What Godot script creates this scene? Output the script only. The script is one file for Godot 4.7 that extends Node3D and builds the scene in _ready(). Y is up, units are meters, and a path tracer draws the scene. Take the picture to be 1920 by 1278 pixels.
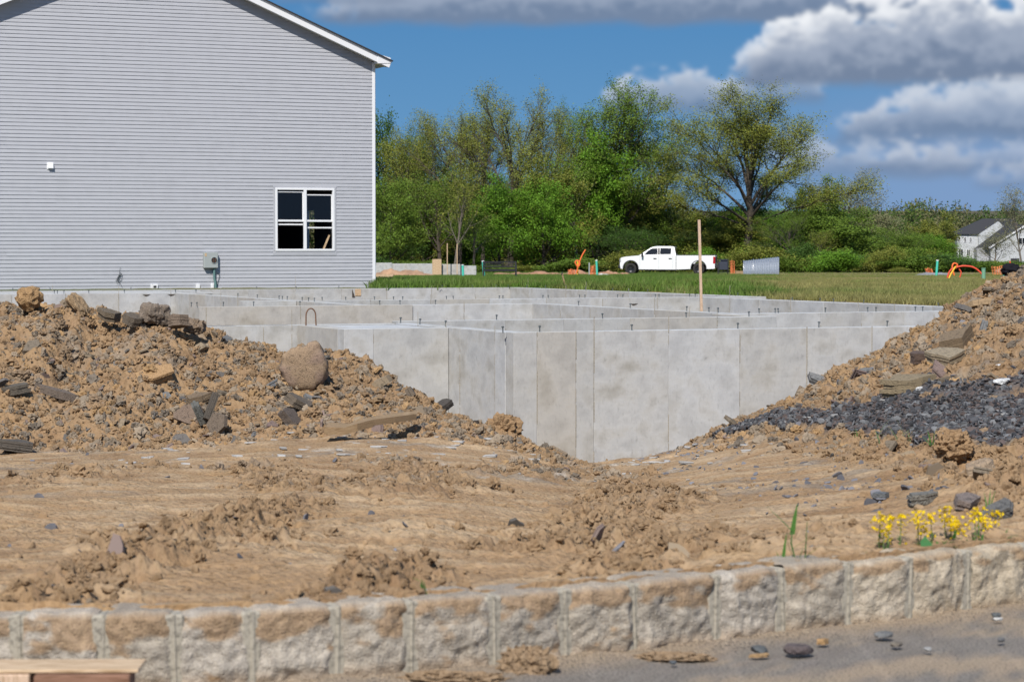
extends Node3D

const F := 4400.0          # focal length of the photograph in its own pixels
const EYE := 1.0
const FRONT_X := 0.0196
const FRONT_D := 28.69
var rng := RandomNumberGenerator.new()
var U := Vector2(0.9153, 0.4027)     # the building grid: along the street front (x, depth)
var V := Vector2(-0.4027, 0.9153)    # and away from the street
var TURN := 0.41451
var M := {}
var textures := {}

# ---------------------------------------------------------------- mesh builder
class MB:
	var v := PackedVector3Array()
	var n := PackedVector3Array()
	var c := PackedColorArray()
	var ix := PackedInt32Array()
	var col := Color.WHITE
	func tri(a: Vector3, b: Vector3, d: Vector3) -> void:
		var m := (b - a).cross(d - a)
		if m.length_squared() < 1e-18:
			return
		m = m.normalized()
		var k := v.size()
		v.append(a); v.append(b); v.append(d)
		n.append(m); n.append(m); n.append(m)
		c.append(col); c.append(col); c.append(col)
		ix.append(k); ix.append(k + 2); ix.append(k + 1)
	func quad(a: Vector3, b: Vector3, d: Vector3, e: Vector3) -> void:
		tri(a, b, d)
		tri(a, d, e)
	func out(p: Array, from: Vector3) -> void:       # a flat face turned away from a point inside
		var mid := Vector3.ZERO
		for q: Vector3 in p:
			mid += q
		mid /= p.size()
		var m: Vector3 = (p[1] - p[0]).cross(p[2] - p[0])
		if m.dot(mid - from) < 0.0:
			p.reverse()
		for i in range(1, p.size() - 1):
			tri(p[0], p[i], p[i + 1])
	func box(at: Vector3, size: Vector3, b := Basis.IDENTITY, bev := 0.0) -> void:
		var h := size * 0.5
		var P := func(x: float, y: float, z: float) -> Vector3: return at + b * Vector3(x, y, z)
		for ax in 3:
			var j := (ax + 1) % 3
			var k := (ax + 2) % 3
			for s: float in [-1.0, 1.0]:
				var pts := []
				for q: Array in [[-1, -1], [1, -1], [1, 1], [-1, 1]]:
					var w := Vector3.ZERO
					w[ax] = s * h[ax]
					w[j] = q[0] * (h[j] - bev)
					w[k] = q[1] * (h[k] - bev)
					pts.append(at + b * w)
				out(pts, at)
			if bev > 0.0:
				for q: Array in [[-1, -1], [1, -1], [1, 1], [-1, 1]]:
					var pts := []
					for e: Array in [[0, -1], [0, 1], [1, 1], [1, -1]]:
						var w := Vector3.ZERO
						w[ax] = e[1] * (h[ax] - bev)
						w[j] = q[0] * (h[j] - (bev if e[0] == 1 else 0.0))
						w[k] = q[1] * (h[k] - (0.0 if e[0] == 1 else bev))
						pts.append(at + b * w)
					out(pts, at)
		if bev > 0.0:
			for x: float in [-1.0, 1.0]:
				for y: float in [-1.0, 1.0]:
					for z: float in [-1.0, 1.0]:
						out([P.call(x * h.x, y * (h.y - bev), z * (h.z - bev)), P.call(x * (h.x - bev), y * h.y, z * (h.z - bev)), P.call(x * (h.x - bev), y * (h.y - bev), z * h.z)], at)
	func bar(a: Vector3, b: Vector3, w: float, t: float, bev := 0.0) -> void:   # a squared bar from a to b
		var z := (b - a).normalized()
		var up := Vector3.UP if absf(z.y) < 0.95 else Vector3.RIGHT
		var x := up.cross(z).normalized()
		box((a + b) * 0.5, Vector3(w, t, a.distance_to(b)), Basis(x, z.cross(x), z), bev)
	func tube(p: PackedVector3Array, r: PackedFloat32Array, sides: int, cap := true) -> void:
		var k := v.size()
		var x := Vector3.ZERO
		for i in p.size():
			var t := (p[mini(i + 1, p.size() - 1)] - p[maxi(i - 1, 0)]).normalized()
			if x == Vector3.ZERO:
				x = t.cross(Vector3.UP if absf(t.y) < 0.9 else Vector3.RIGHT).normalized()
			x = (x - t * x.dot(t)).normalized()
			var y := t.cross(x)
			for s in sides:
				var a := TAU * s / sides
				var d := x * cos(a) + y * sin(a)
				v.append(p[i] + d * r[i])
				n.append(d)
				c.append(col)
		for i in p.size() - 1:
			for s in sides:
				var a := k + i * sides + s
				var b := k + i * sides + (s + 1) % sides
				ix.append(a); ix.append(a + sides); ix.append(b)
				ix.append(b); ix.append(a + sides); ix.append(b + sides)
		if cap:
			for e: int in [0, p.size() - 1]:
				var q := []
				for s in sides:
					q.append(v[k + e * sides + s])
				out(q, p[1] if e == 0 else p[p.size() - 2])
	func prism(poly: PackedVector2Array, z0: float, z1: float, xf := Transform3D.IDENTITY) -> void:
		if Geometry2D.is_polygon_clockwise(poly):
			poly = poly.duplicate()
			poly.reverse()
		var t := Geometry2D.triangulate_polygon(poly)
		for i in range(0, t.size(), 3):
			var q := [poly[t[i]], poly[t[i + 1]], poly[t[i + 2]]]
			if Geometry2D.is_polygon_clockwise(PackedVector2Array(q)):
				q.reverse()
			tri(xf * Vector3(q[0].x, q[0].y, z1), xf * Vector3(q[1].x, q[1].y, z1), xf * Vector3(q[2].x, q[2].y, z1))
			tri(xf * Vector3(q[0].x, q[0].y, z0), xf * Vector3(q[2].x, q[2].y, z0), xf * Vector3(q[1].x, q[1].y, z0))
		for i in poly.size():
			var a := poly[i]
			var b := poly[(i + 1) % poly.size()]
			quad(xf * Vector3(a.x, a.y, z1), xf * Vector3(a.x, a.y, z0), xf * Vector3(b.x, b.y, z0), xf * Vector3(b.x, b.y, z1))
	func lathe(prof: PackedVector2Array, sides: int, xf := Transform3D.IDENTITY) -> void:   # (radius, height) pairs, upwards
		var k := v.size()
		for i in prof.size():
			var d := prof[mini(i + 1, prof.size() - 1)] - prof[maxi(i - 1, 0)]
			for s in sides:
				var a := TAU * s / sides
				v.append(xf * Vector3(cos(a) * prof[i].x, prof[i].y, sin(a) * prof[i].x))
				n.append((xf.basis * Vector3(cos(a) * d.y, -d.x, sin(a) * d.y)).normalized())
				c.append(col)
		for i in prof.size() - 1:
			for s in sides:
				var a := k + i * sides + s
				var b := k + i * sides + (s + 1) % sides
				ix.append(a); ix.append(b); ix.append(a + sides)
				ix.append(b); ix.append(b + sides); ix.append(a + sides)
	func mesh(m: Material) -> ArrayMesh:
		var arr := []
		arr.resize(Mesh.ARRAY_MAX)
		arr[Mesh.ARRAY_VERTEX] = v
		arr[Mesh.ARRAY_NORMAL] = n
		arr[Mesh.ARRAY_COLOR] = c
		arr[Mesh.ARRAY_INDEX] = ix
		var am := ArrayMesh.new()
		am.add_surface_from_arrays(Mesh.PRIMITIVE_TRIANGLES, arr)
		am.surface_set_material(0, m)
		return am

# ---------------------------------------------------------------- naming and placing
func numbered(s: String, parent: Node) -> String:
	if not parent.has_node(NodePath(s)):
		return s
	var key := "count_" + s
	var k: int = parent.get_meta(key, 0) + 1
	parent.set_meta(key, k)
	return "%s_%03d" % [s, k]

func tag(o: Node, label: String, category: String, group := "", kind := "") -> Node:
	if label: o.set_meta("label", label)
	if category: o.set_meta("category", category)
	if group: o.set_meta("group", group)
	if kind: o.set_meta("kind", kind)
	return o

func thing(called: String, label: String, category: String, where := Vector3.ZERO, turn := 0.0, group := "") -> Node3D:
	var o := Node3D.new()
	o.name = numbered(called, self)
	add_child(o, true)
	o.position = where
	o.rotation.y = turn
	tag(o, label, category, group)
	return o

func put(called: String, m: Mesh, parent: Node = null, material: Material = null) -> MeshInstance3D:
	var o := MeshInstance3D.new()
	var p: Node = parent if parent else self
	o.name = numbered(called, p)
	o.mesh = m
	if material: o.material_override = material
	p.add_child(o, true)
	return o

func obj(called: String, b: MB, m: Material, parent: Node = null) -> MeshInstance3D:
	return put(called, b.mesh(m), parent)

func copy(o: Node3D, label := "", group := "") -> Node3D:
	var c: Node3D = o.duplicate()
	var base: String = RegEx.create_from_string("_\\d{3}$").sub(o.name, "")
	c.name = numbered(base, self)
	add_child(c, true)
	if label: c.set_meta("label", label)
	if group: c.set_meta("group", group)
	return c

func many(called: String, m: Mesh, xfs: Array, cols: PackedColorArray, parent: Node = null) -> MultiMeshInstance3D:
	var mm := MultiMesh.new()
	mm.transform_format = MultiMesh.TRANSFORM_3D
	mm.use_colors = cols.size() > 0
	mm.mesh = m
	mm.instance_count = xfs.size()
	for i in xfs.size():
		mm.set_instance_transform(i, xfs[i])
		if mm.use_colors:
			mm.set_instance_color(i, cols[i])
	var o := MultiMeshInstance3D.new()
	o.multimesh = mm
	var p: Node = parent if parent else self
	o.name = numbered(called, p)
	p.add_child(o, true)
	return o

# a point of the place from its bearing in the photograph and its distance
func at(px: float, py: float, d: float) -> Vector3:
	var a := (px - 960.0) / F
	var b := (639.0 - py) / F
	var th := atan(174.0 / F)
	var k := d / (b * sin(th) + cos(th))
	return Vector3(a * k, EYE + (b * cos(th) - sin(th)) * k, -d)

func on_grid(u: float, v: float, y := 0.0) -> Vector3:
	return Vector3(FRONT_X + u * U.x + v * V.x, y, -(FRONT_D + u * U.y + v * V.y))

func u_at(px: float, v: float) -> float:
	var t := (px - 960.0) / F
	return (t * (FRONT_D + v * V.y) - FRONT_X - v * V.x) / (U.x - t * U.y)

func v_at(px: float, u: float) -> float:
	var t := (px - 960.0) / F
	return (t * (FRONT_D + u * U.y) - FRONT_X - u * U.x) / (V.x - t * V.y)

func depth_of(u: float, v: float) -> float:
	return FRONT_D + u * U.y + v * V.y

func ss(a: float, b: float, x: float) -> float:
	return smoothstep(a, b, x)

func seg(list: Array, x: float) -> float:      # piecewise linear through [x, y] pairs
	if x <= list[0][0]: return list[0][1]
	for i in range(1, list.size()):
		if x <= list[i][0]:
			return lerpf(list[i - 1][1], list[i][1], (x - list[i - 1][0]) / (list[i][0] - list[i - 1][0]))
	return list[-1][1]

# ---------------------------------------------------------------- materials
func lin(r: float, g: float, b: float, a := 1.0) -> Color:
	var c := Color(r, g, b).linear_to_srgb()
	c.a = a
	return c

func noise(s: int, freq: float, oct := 4, type := FastNoiseLite.TYPE_SIMPLEX_SMOOTH, fractal := FastNoiseLite.FRACTAL_FBM) -> FastNoiseLite:
	var f := FastNoiseLite.new()
	f.seed = s
	f.frequency = freq
	f.noise_type = type
	f.fractal_type = fractal if oct > 1 else FastNoiseLite.FRACTAL_NONE
	f.fractal_octaves = oct
	return f

func ntex(s: int, freq: float, ramp: Array, size := 512, type := FastNoiseLite.TYPE_SIMPLEX_SMOOTH, oct := 5, fractal := FastNoiseLite.FRACTAL_FBM) -> NoiseTexture2D:
	var key := str([s, freq, ramp, size, type, oct, fractal])
	if textures.has(key): return textures[key]
	var t := NoiseTexture2D.new()
	t.width = size
	t.height = size
	t.seamless = true
	t.generate_mipmaps = false
	var g := Gradient.new()
	g.offsets = PackedFloat32Array(ramp.map(func(r): return r[0]))
	g.colors = PackedColorArray(ramp.map(func(r): return r[1] if r[1] is Color else Color(r[1], r[1], r[1])))
	t.color_ramp = g
	t.noise = noise(s, freq, oct, type, fractal)
	textures[key] = t
	return t

func mat(c: Color, rough := 0.85, metal := 0.0, vcol := false) -> StandardMaterial3D:
	var m := StandardMaterial3D.new()
	m.albedo_color = c
	m.roughness = rough
	m.metallic = metal
	m.vertex_color_use_as_albedo = vcol
	return m

func tex(m: StandardMaterial3D, t: Texture2D, metres: float, world := false) -> StandardMaterial3D:
	m.albedo_texture = t
	m.uv1_triplanar = true
	m.uv1_world_triplanar = world
	m.uv1_scale = Vector3.ONE / metres
	return m

func relief(m: StandardMaterial3D, t: Texture2D, cm: float) -> StandardMaterial3D:
	m.heightmap_enabled = true
	m.heightmap_texture = t
	m.heightmap_scale = cm
	return m

func detail(m: StandardMaterial3D, t: Texture2D, metres: float, stretch := 1.0) -> StandardMaterial3D:
	m.detail_enabled = true
	m.detail_albedo = t
	m.detail_blend_mode = BaseMaterial3D.BLEND_MODE_MUL
	m.detail_uv_layer = BaseMaterial3D.DETAIL_UV_2
	m.uv2_triplanar = true
	m.uv2_world_triplanar = m.uv1_world_triplanar
	m.uv2_scale = Vector3(1.0, stretch, 1.0) / metres
	return m

func make_materials() -> void:
	var grit := ntex(11, 0.06, [[0.0, 0.55], [0.45, 0.95], [0.6, 1.0], [1.0, 0.8]], 512)
	var soilb := ntex(12, 0.03, [[0.0, 0.0], [1.0, 1.0]], 1024, FastNoiseLite.TYPE_SIMPLEX_SMOOTH, 7)
	var pits := ntex(13, 0.035, [[0.0, 0.35], [0.12, 0.75], [0.25, 1.0], [1.0, 1.0]], 512, FastNoiseLite.TYPE_CELLULAR, 1)
	var soilc := ntex(14, 0.02, [[0.15, Color(0.80, 0.77, 0.73)], [0.42, Color(0.98, 0.97, 0.95)], [0.6, Color(1.0, 0.99, 0.98)], [0.85, Color(0.88, 0.87, 0.86)]], 1024, FastNoiseLite.TYPE_SIMPLEX_SMOOTH, 7)
	M.soil = relief(tex(mat(Color.WHITE, 0.95, 0.0, true), soilc, 0.9, true), soilb, 1.1)
	M.soil.metallic_specular = 0.2
	M.clod = relief(tex(mat(Color.WHITE, 0.95, 0.0, true), soilc, 0.5, false), soilb, 1.2)
	M.clod.metallic_specular = 0.2
	M.crumb = mat(Color.WHITE, 0.95, 0.0, true)
	M.crumb.metallic_specular = 0.2
	M.shale = tex(mat(Color.WHITE, 0.8, 0.0, true), ntex(15, 0.02, [[0.1, 0.62], [0.45, 0.95], [0.9, 0.8]], 512), 2.5, false)
	M.rock = relief(tex(mat(Color.WHITE, 0.8, 0.0, true), ntex(15, 0.02, [[0.1, 0.62], [0.45, 0.95], [0.9, 0.8]], 512), 0.35, false), soilb, 0.7)
	M.slate = mat(Color.WHITE, 0.85, 0.0, true)
	M.slate.metallic_specular = 0.2
	M.shale.metallic_specular = 0.2
	var cvar := [Color(0.43, 0.435, 0.438), Color(0.41, 0.412, 0.41), Color(0.45, 0.46, 0.472), Color(0.405, 0.392, 0.37)]
	for i in 4:
		var k: Color = cvar[i]
		var m := mat(lin(k.r, k.g, k.b), 0.9)
		tex(m, ntex(20 + i, 0.006, [[0.08, Color(0.86, 0.845, 0.815)], [0.36, Color(0.975, 0.968, 0.955)], [0.5, Color(1, 1, 1)], [0.62, Color(0.97, 0.972, 0.975)], [0.92, Color(0.88, 0.88, 0.885)]], 1024, FastNoiseLite.TYPE_SIMPLEX_SMOOTH, 6), 3.1 + 0.3 * i, true)
		m.uv1_offset = Vector3(0.31 * i, 0.13 * i, 0.57 * i)
		relief(m, soilb, 0.25)
		detail(m, ntex(30, 0.02, [[0.0, 0.8], [0.22, 0.955], [0.45, 1.0], [0.75, 0.99], [1.0, 0.92]], 1024, FastNoiseLite.TYPE_SIMPLEX_SMOOTH, 7), 1.3, 0.4)
		M["concrete%d" % i] = m
	M.mortar = relief(tex(mat(lin(0.36, 0.325, 0.265), 0.9), grit, 0.6), soilb, 0.12)
	M.rim = mat(lin(0.62, 0.61, 0.58), 0.9)
	M.bolt = mat(lin(0.12, 0.14, 0.15), 0.5, 0.6)
	M.rust = mat(lin(0.16, 0.085, 0.05), 0.8, 0.2)
	M.siding = tex(mat(lin(0.392, 0.402, 0.44), 0.55), ntex(40, 0.008, [[0.2, 0.975], [0.5, 1.0], [0.8, 0.98]], 512), 3.0)
	M.siding.metallic_specular = 0.4
	M.white = mat(lin(0.72, 0.73, 0.76), 0.5)
	M.shingle = tex(mat(lin(0.035, 0.036, 0.042), 0.9), grit, 0.6)
	M.dark = mat(lin(0.05, 0.04, 0.032), 0.9)
	M.glass = mat(Color(0.02, 0.03, 0.04, 0.25), 0.04)
	M.glass.transparency = BaseMaterial3D.TRANSPARENCY_ALPHA
	var grain := ntex(50, 0.02, [[0.2, Color(0.78, 0.74, 0.68)], [0.5, Color(1, 1, 1)], [0.8, Color(0.88, 0.84, 0.8)]], 512)
	M.lumber = tex(mat(lin(0.55, 0.41, 0.27), 0.8), grain, 0.4)
	M.lumber.uv1_scale = Vector3(0.6, 6.0, 6.0)
	M.lumber_red = tex(mat(lin(0.24, 0.13, 0.085), 0.85), grain, 0.4)
	M.lumber_red.uv1_scale = Vector3(0.8, 8.0, 8.0)
	M.stake = tex(mat(lin(0.58, 0.43, 0.32), 0.8), grain, 0.4)
	M.stake.uv1_scale = Vector3(14.0, 0.9, 14.0)
	M.old_wood = relief(tex(mat(lin(0.34, 0.24, 0.14), 0.9), grain, 0.4), soilb, 0.5)
	M.old_wood.uv1_scale = Vector3(1.0, 9.0, 9.0)
	M.galv = tex(mat(lin(0.5, 0.52, 0.55), 0.38, 0.75), ntex(60, 0.02, [[0.2, 0.8], [0.6, 1.0]], 256), 0.5)
	M.paint = mat(lin(0.74, 0.75, 0.77), 0.25)
	M.paint.clearcoat_enabled = true
	M.paint.clearcoat = 0.6
	M.paint.clearcoat_roughness = 0.08
	M.tint = mat(lin(0.008, 0.009, 0.012), 0.08)
	M.black = mat(lin(0.02, 0.02, 0.022), 0.5)
	M.tyre = mat(lin(0.022, 0.021, 0.02), 0.9)
	M.rim_metal = mat(lin(0.06, 0.06, 0.065), 0.35, 0.6)
	M.red_lamp = mat(lin(0.35, 0.012, 0.02), 0.2)
	M.lamp = mat(lin(0.35, 0.36, 0.38), 0.15)
	M.chrome = mat(lin(0.55, 0.56, 0.58), 0.2, 0.9)
	M.teal = mat(lin(0.06, 0.48, 0.36), 0.5)
	M.pale_green = mat(lin(0.14, 0.3, 0.2), 0.6)
	M.orange = mat(lin(0.75, 0.14, 0.03), 0.6)
	M.red = mat(lin(0.62, 0.07, 0.03), 0.6)
	M.yellow = mat(lin(0.8, 0.48, 0.03), 0.6)
	M.mesh_orange = mat(lin(0.72, 0.2, 0.07), 0.7)
	M.meter = mat(lin(0.34, 0.37, 0.37), 0.55, 0.1)
	M.conduit = mat(lin(0.10, 0.19, 0.19), 0.6)
	M.copper = mat(lin(0.3, 0.13, 0.06), 0.5, 0.3)
	M.bench = mat(lin(0.015, 0.015, 0.017), 0.45)
	M.bark = relief(tex(mat(Color.WHITE, 0.95, 0.0, true), ntex(70, 0.03, [[0.2, 0.6], [0.6, 1.0]], 256), 0.8), soilb, 2.0)
	M.asphalt = relief(tex(mat(Color.WHITE, 0.9, 0.0, true), grit, 0.35, true), soilb, 0.8)
	var leaf := func(r: float, g: float, b: float) -> StandardMaterial3D:
		var m := mat(lin(r, g, b), 0.6, 0.0, true)
		m.backlight_enabled = true
		m.backlight = Color(0.6, 0.6, 0.6)
		m.metallic_specular = 0.3
		return m
	M.leaf_olive = leaf.call(0.195, 0.22, 0.04)
	M.leaf_mid = leaf.call(0.125, 0.20, 0.026)
	M.leaf_bright = leaf.call(0.115, 0.235, 0.02)
	M.leaf_dark = leaf.call(0.06, 0.12, 0.02)
	M.leaf_pale = leaf.call(0.20, 0.205, 0.11)
	M.leaf_brown = leaf.call(0.125, 0.130, 0.034)
	M.grass = leaf.call(1.0, 1.0, 1.0)
	M.petal = leaf.call(0.78, 0.62, 0.02)
	M.herb = leaf.call(0.05, 0.16, 0.025)
	M.moss = mat(Color.WHITE, 0.95, 0.0, true)
	M.field = tex(mat(Color.WHITE, 0.95, 0.0, true), soilc, 1.4, true)

# ---------------------------------------------------------------- the sky
func cloud_color(px: float, py: float, n1: FastNoiseLite, n2: FastNoiseLite) -> Color:
	# px, py: bearing and height, in the photograph's pixels; clouds have flat grey undersides and white tops
	var up := (465.0 - py) / 465.0
	var hz := clampf(1.0 - up, 0.0, 1.0)
	var c := Color(0.068, 0.205, 0.42).lerp(Color(0.135, 0.295, 0.49), pow(hz, 0.9))
	var far_air := ss(1150.0, 1800.0, px) * ss(60.0, 330.0, py)
	c = c.lerp(Color(0.19, 0.28, 0.47), 0.75 * far_air)
	var wx := n1.get_noise_2d(px * 1.0, py * 2.2)
	var wy := n2.get_noise_2d(px * 1.0, py * 2.4 + 900.0)
	var puff := n1.get_noise_2d(px * 2.6 + 300.0, py * 4.2)
	for k: Array in CLOUDS:
		var base: float = k[1] + wy * 9.0
		var hgt: float = k[3] * (1.0 + 0.42 * wx + 0.22 * puff)
		var x: float = (px - k[0]) / k[2]
		if absf(x) > 1.5: continue
		var b1 := 1.0 - 2.0 * absf(n2.get_noise_2d(px * 1.5 + 77.0, py * 2.6))
		var b2 := 1.0 - 2.0 * absf(n1.get_noise_2d(px * 5.0 + 31.0, py * 7.0))
		var dome := hgt * pow(maxf(0.0, 1.0 - x * x), 0.55) + 30.0 * (b1 - 0.6) + 12.0 * (b2 - 0.6)
		var y: float = (base - py)            # height over the base
		var under: float = k[4]
		var a := ss(-under, under * 0.4, y) * (1.0 - ss(dome - 7.0, dome + 5.0 + k[6], y)) * (1.0 - ss(0.82, 1.12, absf(x) + 0.2 * wx + 0.1 * (b1 - 0.6)))
		a *= k[7]
		if a <= 0.003: continue
		var lift := clampf(y / maxf(dome, 20.0) * 0.92 + 0.30 * (b1 - 0.6) + 0.14 * (b2 - 0.6) + 0.16 * wx + 0.03, 0.0, 1.0)
		var shade := Color(0.15, 0.20, 0.295).lerp(Color(0.285, 0.335, 0.43), ss(0.1, 0.55, lift)).lerp(Color(0.74, 0.76, 0.79), ss(0.52, 1.0, lift) * k[5])
		c = c.lerp(shade, a)
	return c

# centre, base, half width, height, softness of the base, whiteness, softness of the top, opacity
var CLOUDS := [
	[1230.0, 44.0, 640.0, 120.0, 14.0, 0.25, 20.0, 0.92],
	[640.0, 8.0, 120.0, 60.0, 8.0, 0.4, 30.0, 0.5],
	[1260.0, 205.0, 140.0, 62.0, 26.0, 0.62, 10.0, 0.75],
	[1460.0, 190.0, 90.0, 40.0, 20.0, 0.6, 12.0, 0.6],
	[1790.0, 158.0, 430.0, 165.0, 16.0, 1.0, 6.0, 1.0],
	[1830.0, 258.0, 270.0, 82.0, 34.0, 0.62, 16.0, 0.8],
	[1640.0, 328.0, 190.0, 44.0, 22.0, 0.5, 24.0, 0.55],
	[1800.0, 318.0, 190.0, 34.0, 22.0, 0.45, 24.0, 0.5],
	[1980.0, 350.0, 180.0, 34.0, 22.0, 0.4, 24.0, 0.5],
	[1500.0, 300.0, 90.0, 26.0, 14.0, 0.5, 20.0, 0.4],
	[2500.0, 250.0, 330.0, 150.0, 20.0, 1.0, 12.0, 0.9],
	[3200.0, 160.0, 380.0, 160.0, 20.0, 1.0, 12.0, 0.9],
	[4100.0, 300.0, 400.0, 120.0, 20.0, 1.0, 12.0, 0.9],
	[-700.0, 260.0, 300.0, 110.0, 20.0, 1.0, 12.0, 0.8],
	[-1500.0, 150.0, 420.0, 150.0, 20.0, 1.0, 12.0, 0.9],
	[-2600.0, 260.0, 380.0, 150.0, 20.0, 1.0, 12.0, 0.9],
]

func sky_point(az: float, el: float, n1: FastNoiseLite, n2: FastNoiseLite, n3: FastNoiseLite) -> Color:
	var px := 960.0 + deg_to_rad(az) * F
	var py := 465.0 - deg_to_rad(el) * F
	var low := cloud_color(px, py, n1, n2) if el < 14.0 else Color(0.068, 0.205, 0.42)
	if el > 7.0:      # overhead: the same kind of sky, seen from below
		var d := Vector3(sin(deg_to_rad(az)) * cos(deg_to_rad(el)), sin(deg_to_rad(el)), -cos(deg_to_rad(az)) * cos(deg_to_rad(el)))
		var c := Color(0.072, 0.21, 0.43).lerp(Color(0.05, 0.15, 0.38), ss(10.0, 80.0, el))
		var q := d / (d.y + 0.12)
		var w := n3.get_noise_2d(q.x * 60.0, q.z * 60.0)
		var a := ss(0.08, 0.34, w)
		c = c.lerp(Color(0.62, 0.66, 0.71).lerp(Color(0.30, 0.34, 0.42), ss(0.2, 0.6, w)), a * 0.9)
		low = low.lerp(c, ss(7.0, 13.0, el))
	return low

func make_sky() -> Sky:
	var n1 := noise(501, 0.0045, 5)
	var n2 := noise(502, 0.006, 4)
	var n3 := noise(503, 0.012, 5)
	var w := 512
	var im := Image.create(w, w / 2, false, Image.FORMAT_RGBF)
	for y in w / 2:
		var el := 90.0 - (y + 0.5) * 360.0 / w
		for x in w:
			im.set_pixel(x, y, sky_point(fposmod((x + 0.5) * 360.0 / w + 180.0, 360.0) - 180.0, el, n1, n2, n3) if el > -1.0 else Color(0.15, 0.14, 0.12))
	im.resize(4096, 2048, Image.INTERPOLATE_BILINEAR)
	for y in range(900, 1030):
		var el := 90.0 - (y + 0.5) * 360.0 / 4096.0
		for i in range(-205, 205):
			var f := (1.0 - ss(165.0, 205.0, absf(i))) * ss(900, 925, y)
			var c := sky_point((i + 0.5) * 360.0 / 4096.0, el, n1, n2, n3)
			var x := posmod(i, 4096)
			im.set_pixel(x, y, im.get_pixel(x, y).lerp(c, f))
	var m := PanoramaSkyMaterial.new()
	m.panorama = ImageTexture.create_from_image(im)
	var s := Sky.new()
	s.sky_material = m
	return s

# ---------------------------------------------------------------- the lot in front of the foundation
const KERB := [[-600.0, 5.36], [0.0, 5.33], [300.0, 5.33], [500.0, 5.39], [760.0, 5.53], [960.0, 5.64], [1200.0, 5.84], [1440.0, 6.08], [1700.0, 6.31], [1920.0, 6.6], [2400.0, 7.2]]
var ROWS := [
	[8.0, [[-300.0, 997.0], [600.0, 997.0], [800.0, 1000.0], [950.0, 1010.0], [1100.0, 1015.0], [1300.0, 1005.0], [1560.0, 985.0], [1700.0, 965.0], [1800.0, 950.0], [1920.0, 930.0], [2300.0, 895.0]]],
	[10.0, [[-300.0, 941.0], [600.0, 941.0], [950.0, 955.0], [1100.0, 965.0], [1300.0, 955.0], [1560.0, 935.0], [1700.0, 915.0], [1800.0, 895.0], [1920.0, 870.0], [2300.0, 830.0]]],
	[12.0, [[-300.0, 905.0], [600.0, 905.0], [800.0, 908.0], [950.0, 920.0], [1100.0, 935.0], [1300.0, 925.0], [1400.0, 918.0], [1560.0, 900.0], [1700.0, 870.0], [1800.0, 850.0], [1920.0, 825.0], [2300.0, 780.0]]],
	[15.0, [[-300.0, 872.0], [300.0, 868.0], [800.0, 872.0], [950.0, 888.0], [1100.0, 908.0], [1300.0, 892.0], [1400.0, 875.0], [1560.0, 845.0], [1700.0, 800.0], [1800.0, 780.0], [1920.0, 750.0], [2300.0, 690.0]]],
	[17.5, [[-300.0, 862.0], [0.0, 858.0], [300.0, 848.0], [520.0, 835.0], [700.0, 828.0], [800.0, 832.0], [950.0, 852.0], [1100.0, 890.0], [1200.0, 880.0], [1300.0, 862.0], [1400.0, 838.0], [1560.0, 775.0], [1700.0, 705.0], [1800.0, 655.0], [1920.0, 600.0], [2300.0, 520.0]]],
	[18.2, [[-300.0, 856.0], [0.0, 850.0], [300.0, 838.0], [600.0, 815.0], [800.0, 808.0], [950.0, 838.0], [1100.0, 886.0], [1200.0, 875.0], [1300.0, 852.0], [1400.0, 822.0], [1560.0, 752.0], [1700.0, 678.0], [1800.0, 625.0], [1920.0, 570.0], [2300.0, 490.0]]],
	[19.0, [[-300.0, 770.0], [0.0, 770.0], [300.0, 765.0], [600.0, 765.0], [800.0, 790.0], [950.0, 828.0], [1100.0, 882.0], [1200.0, 870.0], [1300.0, 842.0], [1400.0, 800.0], [1560.0, 724.0], [1700.0, 648.0], [1800.0, 594.0], [1920.0, 535.0], [2300.0, 450.0]]],
	[20.0, [[-300.0, 650.0], [0.0, 650.0], [300.0, 665.0], [600.0, 700.0], [800.0, 762.0], [950.0, 820.0], [1100.0, 877.0], [1200.0, 864.0], [1300.0, 833.0], [1400.0, 783.0], [1480.0, 753.0], [1560.0, 700.0], [1650.0, 664.0], [1700.0, 622.0], [1740.0, 608.0], [1790.0, 573.0], [1850.0, 537.0], [1920.0, 505.0], [2300.0, 410.0]]],
	[21.0, [[-300.0, 560.0], [0.0, 574.0], [150.0, 572.0], [270.0, 590.0], [370.0, 618.0], [430.0, 628.0], [530.0, 660.0], [600.0, 662.0], [650.0, 660.0], [690.0, 666.0], [720.0, 698.0], [760.0, 736.0], [800.0, 745.0], [840.0, 782.0], [900.0, 811.0], [950.0, 817.0], [1000.0, 846.0], [1050.0, 856.0], [1090.0, 872.0], [1150.0, 874.0], [1200.0, 867.0], [1300.0, 850.0], [1560.0, 740.0], [1700.0, 680.0], [1920.0, 580.0], [2300.0, 480.0]]],
	[22.5, [[-300.0, 650.0], [0.0, 660.0], [600.0, 730.0], [900.0, 850.0], [1090.0, 872.0], [1200.0, 869.0], [1300.0, 880.0], [1920.0, 720.0], [2300.0, 600.0]]],
	[25.0, [[-300.0, 800.0], [0.0, 820.0], [600.0, 840.0], [950.0, 870.0], [1150.0, 871.0], [1300.0, 900.0], [1920.0, 850.0], [2300.0, 800.0]]],
	[28.0, [[-300.0, 872.0], [1150.0, 868.0], [2300.0, 872.0]]],
	[34.0, [[-300.0, 866.0], [2300.0, 866.0]]],
]
const TW := 620
const TH := 600
const PX0 := -420.0
const PX1 := 2340.0
var tv := PackedVector3Array()      # points of the lot, row by row away from the kerb
var tn := PackedVector3Array()
var trough := PackedFloat32Array()  # how broken the ground is there
var tcol := PackedColorArray()
var tgrav := PackedFloat32Array()

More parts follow.
